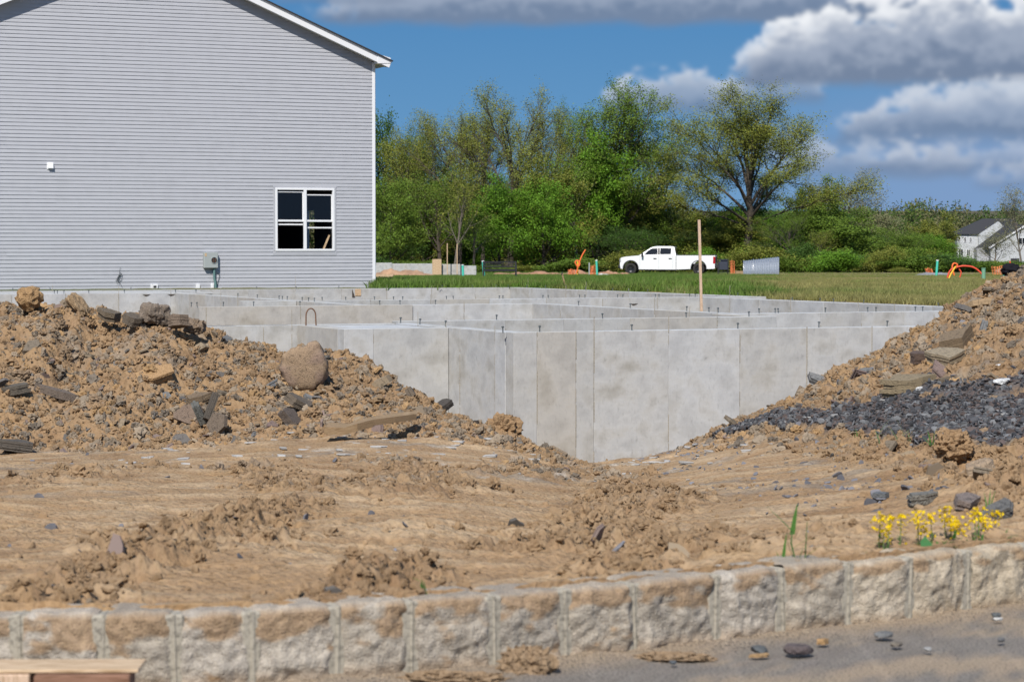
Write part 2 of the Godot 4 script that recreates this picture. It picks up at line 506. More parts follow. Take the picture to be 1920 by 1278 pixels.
func gravel_at(px: float, d: float) -> float:
	var zc := seg([[1330.0, 19.3], [1450.0, 18.5], [1600.0, 16.4], [1800.0, 14.3], [1920.0, 13.4], [2300.0, 12.5]], px)
	var hw := seg([[1330.0, 0.1], [1450.0, 0.42], [1600.0, 0.9], [1720.0, 1.75], [1920.0, 2.1], [2300.0, 2.2]], px)
	return 1.0 - absf(d - zc) / hw

func rubble_at(px: float, d: float) -> float:
	var left := ss(17.7, 18.5, d) * (1.0 - ss(1040.0, 1120.0, px))
	var edge := 1790.0 - (d - 7.5) * 46.0
	var right := ss(0.0, 190.0, px - edge) * ss(7.0, 8.5, d)
	return clampf(maxf(left, right), 0.0, 1.0)

# ridges of churned soil left by machines: px, py ends on the flat ground and half width in metres
var RIDGES := [
	[60.0, 1132.0, 330.0, 1030.0, 0.16, 0.055], [300.0, 1040.0, 520.0, 950.0, 0.22, 0.06], [380.0, 985.0, 470.0, 1030.0, 0.14, 0.05], [660.0, 1122.0, 745.0, 1075.0, 0.15, 0.075],
	[1180.0, 900.0, 1130.0, 1010.0, 0.22, 0.05], [1260.0, 940.0, 1030.0, 1040.0, 0.2, 0.055], [1330.0, 1010.0, 1150.0, 1075.0, 0.16, 0.05],
	[480.0, 880.0, 560.0, 930.0, 0.25, 0.05], [720.0, 870.0, 840.0, 920.0, 0.3, 0.05], [560.0, 905.0, 720.0, 930.0, 0.3, 0.035], [930.0, 895.0, 1080.0, 880.0, 0.3, 0.05], [0.0, 905.0, 330.0, 880.0, 0.3, 0.035], [1480.0, 1040.0, 1600.0, 1020.0, 0.15, 0.03],
]

func flat_depth(px: float, py: float) -> float:      # distance of the flat ground seen at that bearing and height
	var lo := 5.0
	var hi := 17.5
	for i in 24:
		var m := (lo + hi) * 0.5
		if base_py(px, m) > py: lo = m
		else: hi = m
	return lo

func base_py(px: float, d: float) -> float:
	var z0 := seg(KERB, px)
	if d <= z0: return 465.0 + F * 0.835 / z0 + (z0 - d) * 100.0
	var last := z0
	var h := 0.835
	for r: Array in ROWS:
		var h1: float = (seg(r[1], px) - 465.0) * r[0] / F
		if d <= r[0]:
			return 465.0 + F * lerpf(h, h1, (d - last) / (r[0] - last)) / d
		last = r[0]
		h = h1
	return 465.0 + F * h / d

func make_lot() -> void:
	var nwarp := noise(101, 0.8, 3)
	var nbig := noise(102, 0.55, 3)
	var nmid := noise(103, 2.6, 4)
	var nfine := noise(104, 11.0, 4)
	var ncell := noise(105, 7.0, 3, FastNoiseLite.TYPE_CELLULAR)
	var ncell2 := noise(115, 15.0, 2, FastNoiseLite.TYPE_CELLULAR)
	var ncrack := noise(116, 2.2, 2, FastNoiseLite.TYPE_CELLULAR)
	ncrack.cellular_return_type = FastNoiseLite.RETURN_DISTANCE2_SUB
	var nstreak := noise(106, 1.6, 4)
	var ncol := noise(107, 1.3, 4)
	var ncol2 := noise(108, 6.0, 3)
	var ngrey := noise(109, 0.9, 4)
	var ntrack := noise(110, 0.35, 2)
	var ridge := []
	for r: Array in RIDGES:
		var d0 := flat_depth(r[0], r[1])
		var d1 := flat_depth(r[2], r[3])
		ridge.append([Vector2((r[0] - 960.0) / F * d0, d0), Vector2((r[2] - 960.0) / F * d1, d1), r[4], r[5]])
	tv.resize(TW * TH); tn.resize(TW * TH); trough.resize(TW * TH); tgrav.resize(TW * TH)
	var cols := PackedColorArray()
	cols.resize(TW * TH)
	var bands := [[0.0, 0.0], [180.0, 10.0], [330.0, 17.6], [540.0, 21.3], [565.0, 24.0], [599.0, 33.5]]
	for i in TW:
		var px := PX0 + (PX1 - PX0) * i / (TW - 1)
		var t := (px - 960.0) / F
		var z0 := seg(KERB, px) + 0.055
		var zs := PackedFloat32Array([z0])
		var hs := PackedFloat32Array([0.832])
		for r: Array in ROWS:
			zs.append(r[0])
			hs.append((seg(r[1], px) - 465.0) * r[0] / F)
		var k := 0
		for j in TH:
			var d: float
			var q := 0
			while j > bands[q + 1][0]: q += 1
			var a: float = bands[q][1] if q > 0 else z0
			var f: float = (j - bands[q][0]) / (bands[q + 1][0] - bands[q][0])
			d = a * pow(bands[q + 1][1] / a, f)
			var x := t * d
			# crest and toe wander
			var mound := ss(16.5, 18.5, d) * (1.0 - ss(23.0, 26.0, d))
			var dd := d + nwarp.get_noise_2d(x * 1.1, d * 0.5) * 0.55 * mound
			k = 0
			while k < zs.size() - 2 and dd > zs[k + 1]: k += 1
			var h := lerpf(hs[k], hs[k + 1], (dd - zs[k]) / (zs[k + 1] - zs[k]))
			var y := EYE - h
			var rub := rubble_at(px, d)
			var near := ss(z0, z0 + 0.25, d)
			var gr := gravel_at(px, d)
			gr = 0.0 if px < 1340.0 else ss(0.0, 0.22, gr + 0.7 * ncol.get_noise_2d(x * 1.6, d * 0.9) + 0.3 * ncol2.get_noise_2d(x, d))
			var fine := nfine.get_noise_3d(x, y * 1.5, d)
			var mid := nmid.get_noise_3d(x, y, d)
			var cell := ncell.get_noise_3d(x + mid * 0.05, y, d)
			var ridged := 0.0
			for r: Array in ridge:
				var p := Vector2(x, d)
				var c := Geometry2D.get_closest_point_to_segment(p, r[0], r[1])
				var dist: float = p.distance_to(c) / r[2]
				if dist < 1.6:
					ridged = maxf(ridged, (1.0 - ss(0.3, 1.4, dist + 0.7 * mid)) * r[3])
			var cell2 := ncell2.get_noise_3d(x + fine * 0.02, y, d)
			var crack := ss(0.10, 0.0, ncrack.get_noise_2d(x * 1.1 + mid * 0.2, d * 1.1) + 1.0) * ss(-0.1, 0.3, nbig.get_noise_2d(x * 0.8 + 9.0, d * 0.8))
			var rut := sin((d * 1.9 + x * 0.35 + 0.5 * nbig.get_noise_2d(x * 0.5, d * 0.4)) * 9.0) * ss(0.0, 0.35, nbig.get_noise_2d(x * 0.35 + 3.0, d * 0.5 + 20.0))
			var streak := nstreak.get_noise_2d(x * 0.55, d * 2.3)
			var churn := ss(0.12, 0.4, ntrack.get_noise_2d(x * 1.3 + 5.0, d * 1.1) + 0.35 * mid)
			var flat := (1.0 - rub) * near
			y += flat * (nbig.get_noise_2d(x, d) * 0.05 + streak * 0.028 + ridged * (1.0 + 0.8 * cell + 0.9 * cell2 + 0.5 * fine) * 1.3 - crack * 0.012 + rut * 0.008 + churn * (cell2 + 0.5) * 0.014 + fine * (0.0055 + 0.010 * churn + 0.35 * ridged) + churn * absf(mid) * 0.018)
			y += rub * (mid * 0.085 + (0.35 + cell) * 0.085 + fine * 0.05) * (1.0 - 0.75 * gr)
			y += gr * 0.03
			y += (1.0 - ss(0.0, 0.12, d - z0)) * (0.006 + 0.022 * mid + 0.012 * fine)
			if j == 0: y -= 0.12
			if d > 22.0: y = lerpf(y, EYE - h, ss(22.0, 24.0, d))
			var id := j * TW + i
			tv[id] = Vector3(x, y, -d)
			trough[id] = clampf(maxf(rub, ridged * 11.0) * (1.0 - gr) + 0.06 * churn * flat, 0.0, 1.0)
			tgrav[id] = gr
			# what the soil is made of: tan loam, pale dried crust, brown damp clay, grey shale dust
			var w := ncol.get_noise_3d(x, y * 2.0, d)
			var w2 := ncol2.get_noise_3d(x * 0.7, y, d * 1.6)
			var g := ngrey.get_noise_2d(x * 0.6, d * 1.5)
			var c := Color(0.318, 0.218, 0.132)
			c = c.lerp(Color(0.435, 0.33, 0.222), clampf(ss(-0.15, 0.45, streak + 0.3 * w2) * 0.8 * flat, 0, 1))
			c = c.lerp(Color(0.22, 0.14, 0.08), ss(0.05, 0.5, w + 0.4 * w2) * 0.65)
			c = c.lerp(Color(0.335, 0.22, 0.118), ss(0.1, 0.45, -w + 0.2 * w2) * 0.5)
			c = c.lerp(Color(0.20, 0.132, 0.08), clampf(ridged * 9.0 + 0.25 * rub, 0.0, 0.55))
			c = c.lerp(Color(0.225, 0.205, 0.18), ss(0.22, 0.5, g + 0.45 * w2) * 0.55 * ss(8.0, 12.0, d))
			c = c.lerp(Color(0.55, 0.52, 0.48), ss(0.42, 0.6, w2 + 0.4 * g) * 0.4 * ss(12.0, 15.0, d) * (1.0 - rub))
			c = c.lerp(Color(0.10, 0.098, 0.105), gr * 0.9)
			cols[id] = c
	for j in TH:
		for i in TW:
			var id := j * TW + i
			var dx := tv[j * TW + mini(i + 1, TW - 1)] - tv[j * TW + maxi(i - 1, 0)]
			var dz := tv[mini(j + 1, TH - 1) * TW + i] - tv[maxi(j - 1, 0) * TW + i]
			tn[id] = dx.cross(dz).normalized()
	var ix := PackedInt32Array()
	ix.resize((TW - 1) * (TH - 1) * 6)
	var o := 0
	for j in TH - 1:
		for i in TW - 1:
			var a := j * TW + i
			ix[o] = a; ix[o + 1] = a + TW; ix[o + 2] = a + 1
			ix[o + 3] = a + 1; ix[o + 4] = a + TW; ix[o + 5] = a + TW + 1
			o += 6
	var b := MB.new()
	b.v = tv; b.n = tn; b.c = cols; b.ix = ix
	tcol = cols
	tag(obj("dirt_lot", b, M.soil), "excavated tan dirt lot with spoil mounds on both sides of the foundation gap", "ground", "", "structure")

# the lot's height at a bearing and distance
func lot(px: float, d: float) -> Vector3:
	var i := clampi(roundi((px - PX0) / (PX1 - PX0) * (TW - 1)), 0, TW - 1)
	var lo := 0
	var hi := TH - 1
	while hi - lo > 1:
		var m := (lo + hi) / 2
		if -tv[m * TW + i].z < d: lo = m
		else: hi = m
	return tv[hi * TW + i]

# where the lot is seen at a point of the photograph: the nearest ground along that ray
func seen(px: float, py: float) -> Vector3:
	var i := clampi(roundi((px - PX0) / (PX1 - PX0) * (TW - 1)), 0, TW - 1)
	for j in TH:
		var p := tv[j * TW + i]
		if 465.0 + F * (EYE - p.y) / -p.z <= py:
			return p
	return tv[(TH - 1) * TW + i]

# ---------------------------------------------------------------- stones and clods
func ico(sub: int) -> Array:
	var g := (1.0 + sqrt(5.0)) / 2.0
	var v := PackedVector3Array([Vector3(-1, g, 0), Vector3(1, g, 0), Vector3(-1, -g, 0), Vector3(1, -g, 0), Vector3(0, -1, g), Vector3(0, 1, g), Vector3(0, -1, -g), Vector3(0, 1, -g), Vector3(g, 0, -1), Vector3(g, 0, 1), Vector3(-g, 0, -1), Vector3(-g, 0, 1)])
	for i in v.size(): v[i] = v[i].normalized()
	var t := PackedInt32Array([0, 11, 5, 0, 5, 1, 0, 1, 7, 0, 7, 10, 0, 10, 11, 1, 5, 9, 5, 11, 4, 11, 10, 2, 10, 7, 6, 7, 1, 8, 3, 9, 4, 3, 4, 2, 3, 2, 6, 3, 6, 8, 3, 8, 9, 4, 9, 5, 2, 4, 11, 6, 2, 10, 8, 6, 7, 9, 8, 1])
	for s in sub:
		var mid := {}
		var t2 := PackedInt32Array()
		for k in range(0, t.size(), 3):
			var m := [0, 0, 0]
			for e in 3:
				var a := t[k + e]
				var b := t[k + (e + 1) % 3]
				var key := mini(a, b) * 100000 + maxi(a, b)
				if not mid.has(key):
					mid[key] = v.size()
					v.append(((v[a] + v[b]) * 0.5).normalized())
				m[e] = mid[key]
			t2.append_array([t[k], m[0], m[2], t[k + 1], m[1], m[0], t[k + 2], m[2], m[1], m[0], m[1], m[2]])
		t = t2
	return [v, t]

func stone(s: int, sub: int, size: Vector3, planes: int, bump: float, smooth: bool, color := Color.WHITE, m: Material = null) -> ArrayMesh:
	var r := RandomNumberGenerator.new()
	r.seed = s
	var pl := []
	for i in planes:
		pl.append([Vector3(r.randfn(), r.randfn(), r.randfn()).normalized(), r.randf_range(0.62, 0.95)])
	if planes > 0:
		pl.append([Vector3.UP, 0.55]); pl.append([Vector3.DOWN, 0.55])
	var nz := noise(s, 1.4, 3)
	var I := ico(sub)
	var src: PackedVector3Array = I[0]
	var t: PackedInt32Array = I[1]
	var p := PackedVector3Array()
	for d in src:
		var rad := 1.15
		for q: Array in pl:
			var c: float = d.dot(q[0])
			if c > 0.05: rad = minf(rad, q[1] / c)
		rad += bump * nz.get_noise_3dv(d * 1.5 + Vector3.ONE * s)
		p.append(d * rad * size)
	var b := MB.new()
	b.col = color
	for k in range(0, t.size(), 3):
		b.tri(p[t[k]], p[t[k + 1]], p[t[k + 2]])
	if smooth:
		var nn := PackedVector3Array(); nn.resize(p.size())
		for k in range(0, t.size(), 3):
			var f := (p[t[k + 1]] - p[t[k]]).cross(p[t[k + 2]] - p[t[k]])
			for e in 3: nn[t[k + e]] += f
		for k in t.size(): b.n[k] = nn[t[k]].normalized()
	return b.mesh(m if m else M.rock)

func slab(s: int, size: Vector3, color: Color, m: Material = null) -> ArrayMesh:      # a split piece of shale: a broken outline, layers that do not quite line up
	var r := RandomNumberGenerator.new()
	r.seed = s
	var n := r.randi_range(5, 8)
	var out := PackedVector2Array()
	for i in n:
		var a := TAU * (i + r.randf_range(-0.3, 0.3)) / n
		out.append(Vector2(cos(a), sin(a)) * r.randf_range(0.5, 1.12))
	var b := MB.new()
	b.col = color
	var layers := r.randi_range(2, 4)
	for l in layers:
		var y0 := lerpf(-1.0, 1.0, float(l) / layers)
		var y1 := lerpf(-1.0, 1.0, float(l + 1) / layers) - 0.004
		var k := r.randf_range(0.86, 1.0)
		var sh := Vector2(r.randf_range(-0.06, 0.06), r.randf_range(-0.06, 0.06))
		var top := []
		var bot := []
		for i in n:
			var q := out[i] * k + sh
			top.append(Vector3(q.x, y1 + r.randf_range(-0.12, 0.12), q.y) * size)
			bot.append(Vector3(q.x * 1.02, y0 + r.randf_range(-0.05, 0.05), q.y * 1.02) * size)
		var mid := Vector3(sh.x, (y0 + y1) * 0.5, sh.y) * size
		var ct := Vector3(sh.x, y1, sh.y) * size
		var cb := Vector3(sh.x, y0, sh.y) * size
		for i in n:
			var j := (i + 1) % n
			b.out([top[i], top[j], ct], mid)
			b.out([bot[i], bot[j], cb], mid)
			b.out([bot[i], bot[j], top[j], top[i]], mid)
	return b.mesh(m if m else M.rock)

func any_turn(r: RandomNumberGenerator) -> Basis:
	return Basis(Quaternion(Vector3(r.randfn(), r.randfn(), r.randfn()).normalized(), r.randf() * TAU))

func scatter(count: int, r: RandomNumberGenerator, ok: Callable, size: Callable, tint: Callable, squash := 0.75, sink := 0.3, tries := 12) -> Array:
	var xf := []
	var col := PackedColorArray()
	for i in count * tries:
		if xf.size() >= count: break
		var id := r.randi_range(2, TH - 40) * TW + r.randi_range(2, TW - 3)
		if r.randf() > ok.call(id): continue
		var s: float = size.call(id)
		var b := any_turn(r).scaled_local(Vector3(r.randf_range(0.7, 1.2), r.randf_range(0.6, 1.0) * squash, r.randf_range(0.8, 1.25)) * s)
		var p := tv[id] + Vector3(r.randf_range(-0.01, 0.01), 0, r.randf_range(-0.02, 0.02)) + tn[id] * s * (0.5 - sink * 2.0) * 0.6
		xf.append(Transform3D(b, p))
		col.append(tint.call(id))
	return [xf, col]

func soil_tint(r: RandomNumberGenerator, id: int) -> Color:
	var a := r.randf()
	var c := tcol[id].lerp(Color(0.32, 0.215, 0.125), 0.5) * 0.80
	if -tv[id].z > 14.0:
		c = c if a < 0.6 else c.lerp(Color(0.24, 0.20, 0.155), 0.8) if a < 0.84 else Color(0.15, 0.125, 0.10) if a < 0.94 else Color(0.32, 0.21, 0.11)
	return c * r.randf_range(0.82, 1.14)

func shale_tint(r: RandomNumberGenerator) -> Color:
	var c: Color = [Color(0.17, 0.135, 0.10), Color(0.135, 0.125, 0.115), Color(0.21, 0.165, 0.12), Color(0.19, 0.145, 0.13), Color(0.25, 0.20, 0.145)][r.randi_range(0, 4)]
	return c * r.randf_range(0.8, 1.15)

func scatter_rubble() -> void:
	var r := RandomNumberGenerator.new()
	r.seed = 7
	var groups := []
	for k in 5:
		var s := scatter(9500, r,
			func(id): return pow(trough[id], 1.2) * (1.0 - 0.82 * tgrav[id]) * (1.0 if -tv[id].z > 12.0 else 0.9),
			func(id): return (0.007 + 0.040 * pow(r.randf(), 4.2)) * (1.0 if -tv[id].z > 15.0 else 0.2 + 0.05 * -tv[id].z),
			func(id): return soil_tint(r, id), 0.9, 0.25)
		tag(many("soil_clods", stone(900 + k, 2, Vector3.ONE, 0 if k < 2 else 6, 0.95 if k < 2 else 0.5, false, Color.WHITE, M.crumb), s[0], s[1]), "crumbled tan soil clods covering the spoil mounds and the churned ridges", "soil clods", "", "stuff")
	# crumbs on the flat ground
	var s2 := scatter(6000, r, func(id): return (0.05 + 0.6 * trough[id]) * (1.0 - tgrav[id]) * (1.0 if -tv[id].z < 17.0 else 0.0),
		func(id): return 0.004 + 0.014 * pow(r.randf(), 3.0), func(id): return soil_tint(r, id), 0.8, 0.25, 8)
	tag(many("soil_crumbs", stone(950, 1, Vector3.ONE, 0, 0.5, false, Color.WHITE, M.crumb), s2[0], s2[1]), "small dry soil crumbs strewn over the flat dirt", "soil crumbs", "", "stuff")
	# shale chips in the soil
	for k in 3:
		var s := scatter(1500, r, func(id): return trough[id] * (1.0 - tgrav[id]) * (1.0 if -tv[id].z > 15.0 else 0.5 if tv[id].x > 1.2 and -tv[id].z > 8.5 else 0.05),
			func(id): return 0.012 + 0.05 * pow(r.randf(), 2.6), func(id): return shale_tint(r), 0.9, 0.2)
		tag(many("shale_chips", slab(970 + k, Vector3(1, 0.22, 0.7), Color.WHITE, M.slate), s[0], s[1]), "small brown and grey shale chips mixed into the spoil mounds", "shale chips", "", "stuff")
	# pale lime and stone-dust flakes on the flat ground
	var s3 := scatter(170, r, func(id): return (1.0 - trough[id]) * ss(13.0, 16.0, -tv[id].z) * (1.0 if -tv[id].z < 19.0 and tv[id].x > -2.6 else 0.0) * 0.6,
		func(id): return 0.012 + 0.04 * pow(r.randf(), 2.0), func(id): return Color(0.42, 0.41, 0.40) * r.randf_range(0.75, 1.1), 0.5, 0.2, 60)
	tag(many("pale_flakes", slab(980, Vector3(1, 0.12, 0.6), Color.WHITE, M.slate), s3[0].map(func(x): return Transform3D(Basis(Vector3.UP, x.origin.x * 37.0).scaled_local(Vector3.ONE * x.basis.x.length() * 1.2), x.origin + Vector3(0, 0.006, 0))), s3[1]), "thin pale grey stone flakes lying on the flat dirt before the left mound", "stone flakes", "", "stuff")
	# the patch of dark gravel
	for k in 4:
		var s := scatter(5200, r, func(id): return pow(tgrav[id], 1.5),
			func(id): return 0.007 + 0.022 * pow(r.randf(), 2.2),
			func(id): return [Color(0.075, 0.077, 0.085), Color(0.05, 0.051, 0.057), Color(0.13, 0.133, 0.14), Color(0.088, 0.07, 0.066)][r.randi_range(0, 3)] * r.randf_range(0.75, 1.25), 0.9, 0.12, 40)
		tag(many("slate_gravel", stone(990 + k, 1, Vector3(1, 0.5, 0.8), 7, 0.1, false, Color.WHITE, M.slate), s[0], s[1]), "dark blue grey crushed slate gravel spread over the right mound", "gravel", "", "stuff")
	# stray gravel round the patch
	var s4 := scatter(900, r, func(id): return (0.5 if tv[id].x > 1.0 and -tv[id].z > 9.0 and -tv[id].z < 19.0 else 0.012 if -tv[id].z < 17.0 else 0.0) * (1.0 - tgrav[id]),
		func(id): return 0.008 + 0.02 * pow(r.randf(), 2.0), func(id): return Color(0.12, 0.12, 0.135) * r.randf_range(0.7, 1.6), 0.8, 0.2, 30)
	tag(many("stray_gravel", stone(996, 1, Vector3(1, 0.5, 0.8), 7, 0.1, false, Color.WHITE, M.slate), s4[0], s4[1]), "stray grey gravel stones pressed into the dirt", "gravel", "", "stuff")
	# the larger shale pieces, each a thing of its own
	var kinds := []
	for k in 7:
		kinds.append(slab(300 + k, Vector3(1.0, r.randf_range(0.14, 0.3), r.randf_range(0.45, 0.8)), [Color(0.16, 0.13, 0.10), Color(0.13, 0.12, 0.115), Color(0.20, 0.155, 0.115), Color(0.19, 0.14, 0.125), Color(0.25, 0.195, 0.135), Color(0.15, 0.15, 0.15), Color(0.28, 0.2, 0.12)][k] * 1.25, M.shale))
	var made := {}
	var total := 0
	for i in 9000:
		if total >= 105: break
		var id := r.randi_range(130, TH - 62) * TW + r.randi_range(90, TW - 90)
		if trough[id] < 0.75 or -tv[id].z < 8.5 or -tv[id].z > 21.3 or (-tv[id].z < 17.5 and tv[id].x < 0.14 * -tv[id].z): continue
		var k := r.randi_range(0, 6)
		var left := tv[id].x < 0.55
		var s := (0.055 + 0.10 * pow(r.randf(), 2.0)) * (1.0 if -tv[id].z > 15.0 else 0.7)
		var o := MeshInstance3D.new()
		o.name = numbered("shale_slab", self)
		o.mesh = kinds[k]
		add_child(o, true)
		o.transform = Transform3D(Basis.from_euler(Vector3(r.randfn() * 0.45, r.randf() * TAU, r.randfn() * 0.45)).scaled_local(Vector3.ONE * s), tv[id] + tn[id] * 0.12 * s)
		if left: tag(o, "broken brown grey shale slab lying loose in the left dirt mound", "stone", "shale slabs in the left mound")
		else: tag(o, "flat grey brown shale slab lying loose on the right dirt mound", "stone", "shale slabs on the right mound")
		total += 1

func named_stone(called: String, label: String, m: Mesh, px: float, py: float, lift: float, eul: Vector3, d := -1.0) -> void:
	var p := seen(px, py) if d < 0.0 else at(px, py, d)
	var o := put(called, m)
	o.transform = Transform3D(Basis.from_euler(eul), p + Vector3(0, lift, 0))
	tag(o, label, "stone")

func make_stones() -> void:
	var dk := Color(0.13, 0.11, 0.09)
	# the big boulder: a broad worn face with a blunt point at the top right
	var bd := 19.72
	var c0 := at(570, 690, bd)
	var outline := [[524, 694], [527, 672], [538, 656], [556, 650], [574, 648], [585, 641], [594, 640], [603, 648], [607, 662], [614, 682], [613, 704], [603, 722], [584, 734], [556, 736], [534, 722]]
	var nzb := noise(411, 6.0, 4)
	var bb := MB.new()
	bb.col = Color(0.355, 0.25, 0.16)
	var rings := [[0.9, -0.12], [1.0, -0.03], [0.985, 0.02], [0.93, 0.05], [0.8, 0.068], [0.5, 0.078], [0.0, 0.08]]
	var nb := outline.size()
	var fine := nb * 3
	for g in rings.size():
		for i in fine:
			var q := i / 3
			var f := (i % 3) / 3.0
			var p := at(outline[q][0], outline[q][1], bd).lerp(at(outline[(q + 1) % nb][0], outline[(q + 1) % nb][1], bd), f) - c0
			p = p * rings[g][0] + Vector3(0, rings[g][1] * 0.35, rings[g][1])
			p += (p + Vector3(0, 0, 0.05)).normalized() * nzb.get_noise_3dv(p * 2.0 + Vector3(3, 1, 7)) * 0.03 * clampf(float(rings[g][0]), 0.0, 1.0)
			bb.v.append(p); bb.n.append(Vector3.ZERO)
			bb.c.append(bb.col.lerp(Color(0.31, 0.215, 0.18), ss(-0.1, 0.35, nzb.get_noise_3dv(p * 0.7)) * 0.6))
	for g in rings.size() - 1:
		for i in fine:
			var k0 := g * fine + i
			var k1 := g * fine + (i + 1) % fine
			for t3: Array in [[k0, k0 + fine, k1], [k1, k0 + fine, k1 + fine]]:
				var fn := (bb.v[t3[1]] - bb.v[t3[0]]).cross(bb.v[t3[2]] - bb.v[t3[0]])
				if fn.dot((bb.v[t3[0]] + bb.v[t3[1]]) * 0.5 + Vector3(0, 0, 0.05)) < 0: fn = -fn
				else: t3 = [t3[0], t3[2], t3[1]]
				for e: int in t3: bb.n[e] += fn
				bb.ix.append_array(t3)
	for q in bb.n.size(): bb.n[q] = bb.n[q].normalized() if bb.n[q].length() > 0.0 else Vector3(0, 0, 1)
	var bo := obj("boulder", bb, M.rock)
	bo.position = c0
	tag(bo, "big rounded tan and mauve boulder half buried on the left mound's shoulder", "stone")
	named_stone("boulder", "grey brown rounded boulder on the left mound crest against the concrete", stone(42, 3, Vector3(0.12, 0.15, 0.1), 7, 0.25, false, Color(0.22, 0.175, 0.135)), 289, 588, 0.0, Vector3(0, 0.3, -0.15), 20.6)
	named_stone("pointed_rock", "tall pointed tan rock standing on the left mound crest", stone(43, 3, Vector3(0.07, 0.19, 0.07), 8, 0.2, false, Color(0.36,0.25,0.145)), 146, 571, 0.0, Vector3(0, 0.2, 0.55), 20.7)
	named_stone("rock_lump", "rough tan lump of soil on the crest left of the pointed rock", stone(44, 2, Vector3(0.1, 0.09, 0.1), 0, 0.5, false, Color(0.34,0.225,0.125), M.clod), 54, 558, 0.0, Vector3(0, 0.7, 0), 20.8)
	named_stone("stacked_shale", "dark layered shale block on the left mound crest", slab(45, Vector3(0.15, 0.04, 0.13), Color(0.17, 0.13, 0.09)), 205, 588, -0.015, Vector3(0.25, 0.4, -0.16), 20.6)
	named_stone("stacked_shale", "dark brown shale block beside the grey brown boulder", slab(46, Vector3(0.12, 0.04, 0.11), Color(0.15, 0.12, 0.09)), 252, 596, -0.02, Vector3(0.35, 1.4, 0.2), 20.5)
	named_stone("stacked_shale", "layered brown shale block right of the boulder on the crest", slab(47, Vector3(0.11, 0.05, 0.10), Color(0.19, 0.14, 0.10)), 332, 602, 0.0, Vector3(0.1, 2.2, -0.25), 20.4)
	named_stone("rock_lump", "rounded brown rock at the end of the crest below the tan wall", stone(48, 3, Vector3(0.09, 0.11, 0.09), 6, 0.3, false, Color(0.24, 0.175, 0.12)), 366, 612, 0.0, Vector3(0, 0, -0.2), 20.6)
	# the cluster of dark slabs that stands on edge low on the left mound
	named_stone("upright_slab", "leftmost dark slab of the upright cluster low on the left mound", slab(51, Vector3(0.15, 0.025, 0.11), Color(0.24, 0.175, 0.13)), 345, 795, 0.06, Vector3(1.2, 0.2, 0.2))
	named_stone("upright_slab", "blue grey slab leaning in the middle of the upright cluster", slab(52, Vector3(0.13, 0.03, 0.1), Color(0.13, 0.13, 0.12)), 372, 800, 0.07, Vector3(0.2, 0.2, -1.15))
	named_stone("upright_slab", "tall black slab standing on edge in the upright cluster", slab(53, Vector3(0.16, 0.03, 0.1), Color(0.10, 0.085, 0.07)), 392, 795, 0.09, Vector3(0.1, 0.1, 1.2))
	named_stone("upright_slab", "brown slab at the right of the upright cluster", slab(54, Vector3(0.13, 0.02, 0.12), Color(0.20, 0.155, 0.115)), 404, 812, 0.05, Vector3(1.35, -0.5, 0.1))
	named_stone("flat_slab", "wide brown slab lying above the upright cluster", slab(55, Vector3(0.2, 0.035, 0.1), Color(0.22, 0.16, 0.10)), 375, 762, 0.06, Vector3(0.25, 0.2, 0.2))
	named_stone("flat_slab", "long dark slab with black shadow at the far left mid slope", slab(56, Vector3(0.22, 0.03, 0.1), Color(0.18, 0.14, 0.11)), 105, 750, 0.05, Vector3(0.1, -0.2, -0.25))
	named_stone("flat_slab", "dark slab near the left picture edge above the white flecks", slab(57, Vector3(0.18, 0.035, 0.1), dk), 30, 742, 0.05, Vector3(0.1, 0.3, 0.2))
	named_stone("flat_slab", "black slab at the mound's foot by the left picture edge", slab(58, Vector3(0.22, 0.04, 0.12), Color(0.11, 0.095, 0.08)), 30, 848, 0.05, Vector3(0.05, 0.1, -0.12))
	named_stone("flat_slab", "tan clay plate sloping on the left mound below the boulder crest", slab(59, Vector3(0.2, 0.04, 0.13), Color(0.43,0.285,0.16), M.clod), 290, 708, -0.01, Vector3(0.5, 0.2, 0.12))
	named_stone("wedge_slab", "dark wedge of shale sticking up at the right end of the left mound", slab(60, Vector3(0.13, 0.025, 0.09), Color(0.17, 0.13, 0.09)), 822, 752, 0.08, Vector3(0.9, 0.3, 0.5))
	named_stone("wedge_slab", "black pointed slab below the wedge at the left mound's right end", slab(61, Vector3(0.12, 0.03, 0.09), Color(0.08, 0.068, 0.06)), 828, 772, 0.05, Vector3(0.3, 0.4, 0.6))
	named_stone("wedge_slab", "pair of dark upright shale flakes left of the wedge", slab(62, Vector3(0.11, 0.03, 0.08), Color(0.15, 0.115, 0.085)), 772, 752, 0.06, Vector3(0.2, 0.1, -1.0))
	named_stone("flat_slab", "dark slab with deep shadow above the half buried plank", slab(63, Vector3(0.16, 0.035, 0.1), Color(0.15, 0.12, 0.09)), 565, 770, 0.05, Vector3(0.3, 0.2, -0.5))
	named_stone("flat_slab", "dark leaning slab left of the plank's buried end", slab(64, Vector3(0.15, 0.03, 0.1), Color(0.16, 0.125, 0.10)), 540, 792, 0.05, Vector3(0.8, 0.3, -0.7))
	# right mound
	named_stone("shale_block", "thick brown shale block with a flat top high on the right mound", slab(71, Vector3(0.18, 0.05, 0.12), Color(0.23, 0.165, 0.105)), 1798, 662, 0.04, Vector3(0.2, 0.5, 0.35))
	named_stone("shale_block", "wide tan layered slab just above the dark gravel", slab(72, Vector3(0.25, 0.06, 0.14), Color(0.29, 0.225, 0.14)), 1705, 735, 0.03, Vector3(0.15, 0.1, 0.1))
	named_stone("shale_block", "small dark brown block with black shadow left of the flat topped block", slab(73, Vector3(0.1, 0.04, 0.08), Color(0.13, 0.09, 0.07)), 1722, 682, 0.04, Vector3(0.1, 0.6, 0.05))
